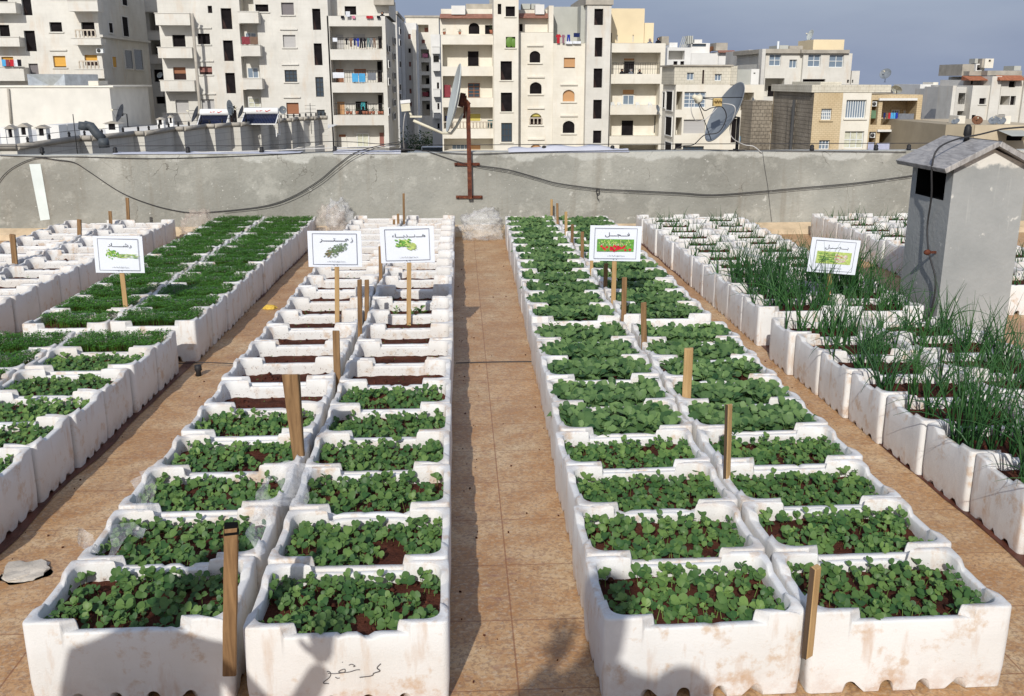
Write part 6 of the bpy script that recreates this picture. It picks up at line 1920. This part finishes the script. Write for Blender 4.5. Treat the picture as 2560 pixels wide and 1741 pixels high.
# ------------------------------------------------------------------ laundry, furniture and people on the balconies
CL = {c: simple('cloth_'+c, v, .9, .05, .12, 5) for c, v in {'red':(.42,.03,.04),'darkred':(.22,.05,.06),'plum':(.24,.12,.16),'blue':(.02,.04,.30),'navy':(.02,.03,.10),'black':(.015,.015,.02),'grey':(.16,.17,.19),'teal':(.10,.16,.16),'white':(.62,.64,.68),'sky':(.08,.32,.56),'lilac':(.40,.42,.56),'green':(.12,.20,.12),'pink':(.55,.20,.28),'brown':(.17,.11,.08)}.items()}
def garment(kind, colr, x, y, wpx, hpx, Y, label, crop, group='clothes hung out on the balconies'):
    c = crop
    X0, Z0, X1, Z1 = wrect(c[0]+x*c[2], c[1]+y*c[2], c[0]+(x+wpx)*c[2], c[1]+(y+hpx)*c[2], Y)
    w, h = X1-X0, Z1-Z0
    m = MB(); m.smooth = True
    if kind == 'shirt': out = [(0,-.22),(.25,0),(.38,0),(.5,-.04),(.62,0),(.75,0),(1,-.22),(.88,-.38),(.76,-.28),(.76,-1),(.24,-1),(.24,-.28),(.12,-.38)]
    elif kind == 'trousers': out = [(.1,0),(.9,0),(1,-1),(.66,-1),(.5,-.35),(.34,-1),(0,-1)]
    else: out = [(0,0),(.33,.01),(.66,-.01),(1,0),(1,-.96),(.6,-1),(.3,-.97),(0,-1)]
    def yy(u, v): return .05*math.sin(u*9+x)*(-v)
    f = [m.V(((u-.5)*w, yy(u, v), v*h)) for u, v in out]; b = [m.V(((u-.5)*w, yy(u, v)+.03, v*h)) for u, v in out]
    m.smooth = False
    m.Fc(f[::-1] if False else f[::-1]); m.Fc(b)
    N = len(f)
    for k in range(N): m.Fc((f[k], b[k], b[(k+1) % N], f[(k+1) % N]))
    o = m.obj({'shirt':'shirt','trousers':'trousers','towel':'hanging_cloth'}[kind], CL[colr], None, ((X0+X1)/2, Y, Z1))
    tag(o, label, 'laundry', group)
for i, (x, wd, hh, k, c) in enumerate(((345,30,70,'shirt','black'),(385,40,90,'shirt','brown'),(428,34,78,'shirt','navy'),(462,32,90,'shirt','blue'),(495,36,105,'trousers','black'),(530,36,100,'shirt','black'),(572,30,95,'trousers','teal'),(602,30,95,'trousers','grey'),(636,28,100,'trousers','brown'))):
    garment(k, c, x, 398, wd, hh, 87.8, 'dark garment on the clothes line of top loggia left of alley', cc_)
garment('towel','white',215,395,48,42,87.8,'small white cloth at left end of the top loggia line', cc_)
garment('towel','sky',416,765,66,92,87.85,'left of two blue towels with yellow pattern over the railing', cc_); garment('towel','sky',488,765,66,92,87.85,'right of two blue towels with yellow pattern over the railing', cc_)
garment('towel','white',215,755,120,60,87.85,'white sheet over the railing left of the blue towels', cc_); garment('towel','grey',580,758,86,80,87.85,'grey patterned cloth over the railing right of blue towels', cc_)
garment('towel','white',350,120,45,55,87.6,'white cloth hung over the top terrace parapet', cc_)
for i, (x, c) in enumerate(((300,'black'),(415,'pink'),(565,'red'),(600,'red'),(675,'black'))): garment('towel', c, x, 165, 34, 30, 87.8, ['black cloth at left on the top terrace parapet','pink cloth on the top terrace parapet','left of two red cloths on the top terrace parapet','right of two red cloths on the top terrace parapet','black cloth at right on the top terrace parapet'][i], cc_)
for x, y, wd, hh, k, c, lab in ((38,358,58,95,'shirt','red','red shirt hanging on roof terrace of the centre block'),(98,362,40,88,'shirt','plum','plum shirt beside the red shirt on the roof terrace'),(155,362,36,72,'trousers','blue','blue trousers on the roof terrace line'),(225,345,64,44,'towel','navy','dark blue cloth at right end of the roof terrace line'),(140,430,70,30,'towel','white','white cloth hung over the terrace parapet beneath the shirts'),(215,430,85,28,'towel','white','white cloth over the parapet right of the blue trousers')):
    garment(k, c, x, y, wd, hh, 91.6, lab, ce)
def rlab(g): return g
for x, y, wd, hh, c, lab in ((42,885,68,130,'darkred','dark red clothes in left corner of the third loggia, centre block'),(62,1205,52,80,'navy','navy cloth in left corner of the fourth loggia, centre block'),(495,1248,65,85,'teal','framed cloth at right of the balustraded loggia, centre block')):
    garment('towel', c, x, y, wd, hh, 92.6, lab, cdd)
for i, (x, c) in enumerate(((690,'navy'),(720,'brown'),(748,'red'),(775,'sky'),(805,'sky'),(832,'blue'))): garment('towel', c, x, 755, 24, 70, 68.1, ['navy','brown','red','pale blue','second pale blue','deep blue'][i]+' garment on the line of yellow stone house', ch)
garment('towel','grey',862,765,180,120,68.1,'long grey sheet on the upper loggia of yellow stone house', ch)
garment('towel','lilac',612,1105,400,95,67.9,'wide pale blue sheet across lower loggia of yellow stone house', ch)
garment('towel','lilac',508,1100,72,100,67.9,'lilac cloth in the lower niche of yellow stone house', ch)
garment('towel','white',900,1078,95,60,68.5,'white cloth behind the wide pale blue sheet', ch)
garment('towel','green',548,728,55,95,68.2,'dark green cloth in the upper niche of yellow stone house', ch)
for i, (x, c) in enumerate(((20,'sky'),(60,'darkred'),(110,'red'),(150,'white'),(190,'black'))): garment('towel', c, x, 655, 44, 75, 84.6, ['pale blue','dark red','bright red','white','black'][i]+' cloth hung on the left balcony below orange shutter', ca)
garment('towel','darkred',985,405,88,85,86.8,'red-brown patterned rug hung on the small middle balcony', cb); garment('towel','brown',1075,405,88,85,86.8,'brown patterned rug hung beside the red-brown rug', cb)
garment('towel','sky',935,1258,28,70,79.8,'light blue cloth hanging behind the post of the grey dish', cf); garment('towel','navy',968,1258,75,45,79.8,'dark clothes hanging right of the grey dish post', cf)
garment('towel','black',1018,865,42,100,79.9,'black garment hanging in the loggia beside the grey dish', cf)
garment('towel','pink',1150,560,55,40,157.8,'pink cloth on an upper alley balcony', cc_, 'clothes hung out in the alley'); garment('towel','darkred',1150,960,60,45,157.8,'dark red cloth on a lower alley balcony', cc_, 'clothes hung out in the alley')
# flower pots and chairs
def pot(x, y, Y, crop, s=.16, plant=True, label='potted plant'):
    p = atY(crop[0]+x*crop[2], crop[1]+y*crop[2], Y)
    root = empty('potted_plant', p, label, 'potted plant', 'potted plants on the balconies')
    m = MB(); m.lathe([(0,0),(s*.65,0),(s,s*1.6),(s*.8,s*1.6),(s*.6,s*1.3),(0,s*1.3)], 10); m.obj('pot', simple('terracotta', (.32,.12,.07)) if 'terra' not in MT else MT['terra'], root)
    if plant:
        rr = random.Random(int(x*7+y)); m = MB()
        for _ in range(40): leaf(m, (rr.gauss(0,s*.5), rr.gauss(0,s*.5), s*1.4+abs(rr.gauss(0,s*1.1))), rr.uniform(0,6.3), rr.uniform(-.2,1.2), s*.8, .7, OVAL, .3, .1, rr.random())
        m.obj('foliage', MT['tree'], root)
MT['terra'] = simple('terracotta', (.32,.12,.07))
for i, x in enumerate((370,405,470,540,570,605,640,700,730)): pot(x, 1192, 88.25, cc_, .17, i % 2 == 0, 'flower pot in the row behind the railing of third loggia')
pot(45,362,93,cdd,.16,True,'potted plant at left end of the centre block terrace'); pot(206,360,93,cdd,.14,True,'small red flower pot on the centre block terrace'); pot(535,352,93,cdd,.2,True,'potted plant at right end of the centre block terrace')
m = MB(); rr = random.Random(3)
p = atY(1100+735*.2404, 496*.2404, 90.9)
for a, b, s in ((-.15,0,.32),(.25,0,.28),(-.05,.4,.25)):
    m.lathe([(s*math.sin(t),s*1.4*(1-math.cos(t))) for t in (0.01,.5,1,1.6,2.2,2.7,3.13)], 10, Matrix.Translation((a,0,b)) @ Matrix.Diagonal((1,.25,1,1)))
tag(m.obj('cactus', MT['lettuce'], None, p), 'green prickly pear in the stair tower window of centre block', 'plant')
def chair(x, y, w_, Y, crop, mat, label, grp, back=True):
    X0, Z0, X1, Z1 = wrect(crop[0]+x*crop[2], crop[1]+y*crop[2], crop[0]+(x+w_)*crop[2], crop[1]+(y+w_*1.5)*crop[2], Y)
    root = empty('plastic_chair', ((X0+X1)/2, Y, Z0), label, 'chair', grp); w = X1-X0
    m = MB(); m.box((-w/2,-w/2,w*.75),(w/2,w/2,w*.82)); m.obj('seat', mat, root)
    m = MB()
    for k in range(4): m.box((-w/2+w*k*.27,w/2,w*.83),(-w/2+w*k*.27+w*.18,w/2+.04,w*1.5))
    m.box((-w/2,w/2,w*1.5),(w/2,w/2+.04,w*1.6)); m.obj('backrest', mat, root)
    for sx in (-1,1):
        for sy in (-1,1): m = MB(); m.bar((sx*w*.45,sy*w*.45,0),(sx*w*.42,sy*w*.42,w*.75),.05); m.obj('leg', mat, root)
        m = MB(); m.box((sx*w/2-.03,-w/2,w*1.1),(sx*w/2+.03,w/2,w*1.16)); m.box((sx*w/2-.03,-w/2,w*.82),(sx*w/2+.03,-w/2+.05,w*1.1)); m.obj('armrest', mat, root)
TQ = simple('turquoise_plastic', (.05,.42,.45), .4, .4, .05)
chair(510,1078,42,88.5,cc_,TQ,'turquoise plastic chair behind railing of the third loggia',None)
for i, x in enumerate((612, 682, 872, 1002)): chair(x,1070,34,92.15,ce,FRW,['leftmost white chair on the centre block balcony','second white chair from left on the centre block balcony','third white chair from left on the centre block balcony','rightmost white chair on the centre block balcony'][i],'white plastic chairs on the balcony')
SKIN = simple('skin', (.45,.26,.17), .6, .3, .05)
def small_person(x, ytop, Y, crop, robe, scarf, label, h=1.05, lean=0):
    p = atY(crop[0]+x*crop[2], crop[1]+ytop*crop[2], Y)
    base = Vector((p.x, Y, p.z-h))
    root = empty('person', base, label, 'person')
    # torso, shoulders, arms, neck and head grown as one skin
    vs = [(0,0,h*.05),(0,0,h*.35),(0,0,h*.62),(0,0,h*.76),(0,0,h*.80),(0,-.01,h*.90),(0,-.01,h*.97),(-.17,0,h*.72),(-.26,-.05,h*.5),(-.10,-.2,h*.42),(.17,0,h*.72),(.26,-.05,h*.5),(.10,-.2,h*.42)]
    es = [(0,1),(1,2),(2,3),(3,4),(4,5),(5,6),(3,7),(7,8),(8,9),(3,10),(10,11),(11,12)]
    rs = [.19,.17,.16,.12,.055,.095,.06,.065,.05,.035,.065,.05,.035]
    me = bpy.data.meshes.new('body'); me.from_pydata(vs, es, [])
    o = link('body', me, root); sk = o.modifiers.new('s', 'SKIN'); 
    for v, r in zip(me.skin_vertices[0].data if me.skin_vertices else [], rs): v.radius = (r, r*.8)
    me.skin_vertices[0].data[0].use_root = True if me.skin_vertices else None
    sb = o.modifiers.new('u', 'SUBSURF'); sb.levels = 1; sb.render_levels = 1
    me.materials.append(robe)
    m = MB()
    m.lathe([(.03,-.13),(.085,-.09),(.125,-.02),(.115,.06),(.07,.115),(0,.13)], 12, Matrix.Translation((0,.015,h*.92)))
    m.obj('headscarf', scarf, root)
    m = MB(); m.lathe([(0,-.075),(.045,-.06),(.062,0),(.05,.06),(0,.075)], 10, Matrix.Translation((0,-.085,h*.915)) @ Matrix.Diagonal((1,.5,1,1))); m.obj('face', SKIN, root)
def skin_layer(me):
    if not me.skin_vertices:
        bm = bmesh.new(); bm.from_mesh(me); bm.verts.layers.skin.verify(); bm.to_mesh(me); bm.free()
_old = bpy.data.meshes.new
def skinned(vs, es, rs, name, mats, parent, loc=None, sub=1, root_i=0):
    me = bpy.data.meshes.new(name)
    bm = bmesh.new(); lay = bm.verts.layers.skin.verify()
    bv = [bm.verts.new(v) for v in vs]
    for i, (v, r) in enumerate(zip(bv, rs)):
        v[lay].radius = r if isinstance(r, tuple) else (r, r); v[lay].use_root = (i == root_i)
    for a, b in es: bm.edges.new((bv[a], bv[b]))
    bm.to_mesh(me); bm.free()
    me.materials.append(mats)
    o = link(name, me, parent, loc)
    o.modifiers.new('s', 'SKIN').use_smooth_shade = True
    u = o.modifiers.new('u', 'SUBSURF'); u.levels = sub; u.render_levels = sub
    return o
def small_person(x, ytop, Y, crop, robe, scarf, label, h=1.05):
    p = atY(crop[0]+x*crop[2], crop[1]+ytop*crop[2], Y)
    root = empty('person', Vector((p.x, Y, p.z-h)), label, 'person')
    k = h
    vs = [(0,0,.05*k),(0,0,.35*k),(0,0,.6*k),(0,0,.74*k),(0,0,.81*k),(0,-.01,.89*k),(0,-.01,.96*k),(-.17,0,.71*k),(-.25,-.05,.5*k),(-.10,-.2,.42*k),(.17,0,.71*k),(.25,-.05,.5*k),(.10,-.2,.42*k)]
    es = [(0,1),(1,2),(2,3),(3,4),(4,5),(5,6),(3,7),(7,8),(8,9),(3,10),(10,11),(11,12)]
    skinned(vs, es, [.19,.17,.16,.11,.05,.085,.06,.065,.05,.035,.065,.05,.035], 'body', robe, root)
    m = MB(); m.lathe([(.05,-.16),(.10,-.10),(.125,-.02),(.115,.06),(.07,.115),(0,.13)], 12, Matrix.Translation((0,.015,h*.92))); m.obj('headscarf', scarf, root)
    m = MB(); m.lathe([(0,-.075),(.045,-.06),(.062,0),(.05,.06),(0,.075)], 10, Matrix.Translation((0,-.095,h*.915)) @ Matrix.Diagonal((1,.5,1,1))); m.obj('face', SKIN, root)
small_person(730,722,92.3,ce,CL['black'],CL['black'],'person in black seated at left on the centre block balcony')
small_person(823,722,92.3,ce,CL['grey'],CL['white'],'person in white headscarf seated on the centre block balcony')
small_person(913,728,92.3,ce,CL['black'],CL['black'],'person in black seated right of the one with white scarf')
small_person(1020,408,92.4,ce,CL['grey'],CL['grey'],'person in grey behind the roof parapet of centre block')
small_person(1106,398,92.4,ce,CL['black'],CL['black'],'person in black leaning at right end of centre roof parapet')
small_person(730,128,88.3,cc_,CL['black'],CL['black'],'person in dark clothes at right end of the top terrace')
# awning strip over the distant clutter, car and trees at the end of the alley
def tree(x, ytop, Y, r, label, crop=cc_):
    p = atY(crop[0]+x*crop[2], crop[1]+ytop*crop[2], Y)
    root = empty('street_tree', (p.x, Y, -18.9), label, 'tree', 'trees at the foot of the alley')
    H = p.z+18.9; rr = random.Random(int(x))
    m = MB(); m.tube([(0,0,0),(.1,0,H*.4),(0,.1,H*.75)], .28, 8, .1)
    for k in range(5):
        a = k*1.3; m.tube([(0,0,H*(.45+.06*k)),(math.cos(a)*r*.6,math.sin(a)*r*.6,H*(.6+.06*k))], .1, 6, .03)
    m.obj('trunk', MT['wood_dark'], root)
    m = MB()
    for _ in range(1700):
        a, b = rr.uniform(0,6.28), rr.uniform(-1,1); d = Vector((math.cos(a)*math.sqrt(1-b*b), math.sin(a)*math.sqrt(1-b*b), b))
        k = r*(.55+.45*rr.random())*(1+.5*noise.noise(d*2.2+Vector((x,0,0))))
        q = d*k; q.z = q.z*.9+H-r*.9
        leaf(m, q, rr.uniform(0,6.3), rr.uniform(-.6,1), rr.uniform(.25,.45), .8, OVAL[::2], .2, .1, rr.random())
    m.obj('crown', MT['tree'], root)
tree(1010, 1330, 125, 4.0, 'dark tree at left in the foot of the alley'); tree(1120, 1375, 120, 3.6, 'dark tree in the middle of the alley foot'); tree(1240, 1400, 124, 3.0, 'dark tree at right in the alley foot')
p = atY(780+1250*.2403, 1520*.2403, 112)
root = empty('parked_car', (p.x, 112, p.z-1.4), 'white car seen just above the wall at foot of the alley', 'car')
m = MB(); m.box((-2.1,-.85,.3),(2.1,.85,.85)); m.box((-1.2,-.75,.851),(1.3,.75,1.35)); o = m.obj('body', MT['white'], root); bv = o.modifiers.new('b','BEVEL'); bv.width=.18; bv.segments=3
m = MB(); m.box((-1.1,-.77,.9),(1.2,.77,1.28)); m.obj('side_window', GLASS, root)
for x in (-1.3,1.3):
    for y in (-.8,.8): m = MB(); m.lathe([(0,-.1),(.32,-.1),(.32,.1),(0,.1)], 16, Matrix.Translation((x,y,.32)) @ Matrix.Rotation(math.pi/2,4,'X')); m.obj('wheel', MT['black'], root)
m = MB(); m.box((-6,-2,-(p.z-1.4+18.9)),(8,2.4,-.002)); tag(m.obj('raised_yard', WALLC, None, (p.x,112,p.z-1.4)), 'concrete retaining wall carrying the parked car in the alley', 'wall')

# ------------------------------------------------------------------ people standing by the camera (their shadows fall into the picture)
JACK = simple('dark_jacket', (.03,.035,.05), .85, .1, .15, 4)
def big_person(loc, rz, label, raise_r=False, h=1.0, hat=False):
    root = empty('person', loc, label, 'person'); root.rotation_euler = (0,0,rz)
    k = h
    V_ = [(0,0,.98),(0,0,1.15),(0,0,1.38),(0,0,1.52),(0,.01,1.60),(0,.02,1.70),(0,.02,1.80)]
    Es = [(0,1),(1,2),(2,3),(3,4),(4,5),(5,6)]
    Rr = [(.17,.12),(.15,.11),(.19,.12),(.09,.08),(.055,.055),(.078,.095),(.07,.085)]
    def add(p, to, r): V_.append(p); Es.append((to, len(V_)-1)); Rr.append(r); return len(V_)-1
    for s in (-1,1):
        a = add((s*.10,0,.88),0,(.095,.095)); a = add((s*.12,.02,.5),a,(.062,.062)); a = add((s*.13,-.01,.10),a,(.042,.042)); a = add((s*.14,.10,.04),a,(.042,.03)); add((s*.145,.2,.03),a,(.035,.022))
    if raise_r:
        # both hands lift a camera in front of the chest
        for s in (-1,1):
            a = add((s*.20,0,1.43),2,(.062,.062)); a = add((s*.30,.10,1.20),a,(.045,.045)); add((s*.10,.20,1.42),a,(.03,.03))
    else:
        a = add((-.20,0,1.43),2,(.062,.062)); a = add((-.27,0,1.14),a,(.045,.045)); add((-.25,.08,.88),a,(.03,.03))
        a = add((.20,0,1.43),2,(.062,.062)); a = add((.40,.0,1.16),a,(.045,.045)); add((.54,.06,1.36),a,(.03,.03))
    V_ = [(x*k,y*k,z*k) for x,y,z in V_]
    skinned(V_, Es, Rr, 'body', JACK, root, None, 2)
    m = MB(); m.lathe([(.05,-.09),(.082,-.05),(.092,.01),(.085,.06),(.05,.095),(0,.105)], 16, Matrix.Translation((0,-.022*k,1.78*k)) @ Matrix.Diagonal((1,1.15,1,1))); m.obj('hair', MT['soot'], root)
    # hands with five fingers
    tips = [(.10,.20,1.42),(-.10,.20,1.42)] if raise_r else [(.54,.06,1.36),(-.25,.08,.88)]
    for hi, (x,y,z) in enumerate(tips):
        up_ = 1 if (raise_r or hi == 0) else -1
        vs = [(0,0,0),(0,0,.045*up_),(0,0,.085*up_)]; es = [(0,1),(1,2)]; rs = [(.028,.02),(.038,.016),(.036,.014)]
        for f in range(4):
            fx = -.03+.02*f; L = (.06,.072,.068,.052)[f]
            vs += [(fx,.0,.095*up_),(fx*1.25,.012,(.095+L*.5)*up_),(fx*1.35,.03,(.095+L)*up_)]; n0 = len(vs)-3
            es += [(2,n0),(n0,n0+1),(n0+1,n0+2)]; rs += [.0095,.009,.007]
        vs += [(-.042,.01,.045*up_),(-.062,.02,.075*up_)]; es += [(1,len(vs)-2),(len(vs)-2,len(vs)-1)]; rs += [.012,.009]
        skinned(vs, es, rs, 'hand', SKIN, root, (x*k,y*k,z*k), 1)
    return root
big_person((-.02,-.17,0), 0, 'person holding the camera at the near end of the roof', True, .975)
big_person((-1.43,.60,0), 0, 'person in dark jacket standing left of the camera with raised hand', False, 1.0)



stool = empty('shadow_stool', (-.40,-.62,0), 'added wooden stool lifting an unseen person so their shadow reaches the boxes', 'stool')  # unseen stool and figure added to throw shade on the right front box
m = MB(); m.box((-.26,-.2,.60),(.26,.2,.64)); m.obj('seat', MT['wood'], stool)
for sx in (-.21,.21):
    for sy in (-.15,.15): m = MB(); m.bar((sx,sy,0),(sx*.9,sy*.9,.6),.04); m.obj('leg', MT['wood'], stool)
big_person((-.40,-.62,.64), 0, 'added unseen person on the stool, casting shade on the right front box', True, .98)

# ------------------------------------------------------------------ light
AZ, EL = R(14), R(32)
d = Vector((math.sin(AZ)*math.cos(EL), math.cos(AZ)*math.cos(EL), -math.sin(EL)))
sd = bpy.data.lights.new('sun', 'SUN'); sd.energy = 3.8; sd.angle = R(.55); sd.color = (1, .965, .905)
so = bpy.data.objects.new('sun', sd); COL.objects.link(so); so.rotation_euler = d.to_track_quat('-Z', 'Y').to_euler(); so.location = (-3, -8, 10)
wd = bpy.data.worlds.new('World'); sc.world = wd; wd.use_nodes = True
nt = wd.node_tree; bg = nt.nodes['Background']
sky = nt.nodes.new('ShaderNodeTexSky'); sky.sky_type = 'NISHITA'; sky.sun_disc = False; sky.sun_elevation = EL; sky.sun_rotation = math.pi+AZ
sky.air_density = 1.3; sky.dust_density = 4.0; sky.ozone_density = 1.5; sky.altitude = 100
tc = nt.nodes.new('ShaderNodeTexCoord')
nz = nt.nodes.new('ShaderNodeTexNoise'); nz.inputs['Scale'].default_value = 2.4; nz.inputs['Detail'].default_value = 6
mp = nt.nodes.new('ShaderNodeMapping'); mp.inputs['Scale'].default_value = (1, 1, 3.5)
nt.links.new(tc.outputs['Generated'], mp.inputs['Vector']); nt.links.new(mp.outputs[0], nz.inputs['Vector'])
rp = nt.nodes.new('ShaderNodeValToRGB'); rp.color_ramp.elements[0].position = .34; rp.color_ramp.elements[0].color = (2.55, 3.3, 5.3, 1); rp.color_ramp.elements[1].position = .66; rp.color_ramp.elements[1].color = (4.3, 5.05, 6.8, 1)
nt.links.new(nz.outputs['Fac'], rp.inputs['Fac'])
mx = nt.nodes.new('ShaderNodeMix'); mx.data_type = 'RGBA'; mx.inputs[0].default_value = .72
nt.links.new(sky.outputs[0], mx.inputs[6]); nt.links.new(rp.outputs[0], mx.inputs[7]); nt.links.new(mx.outputs[2], bg.inputs['Color'])
bg.inputs['Strength'].default_value = .10
sc.view_settings.view_transform = 'Standard'; sc.view_settings.look = 'None'; sc.view_settings.exposure = 0; sc.view_settings.gamma = 1
sc.cycles.max_bounces = 6; sc.cycles.transparent_max_bounces = 12
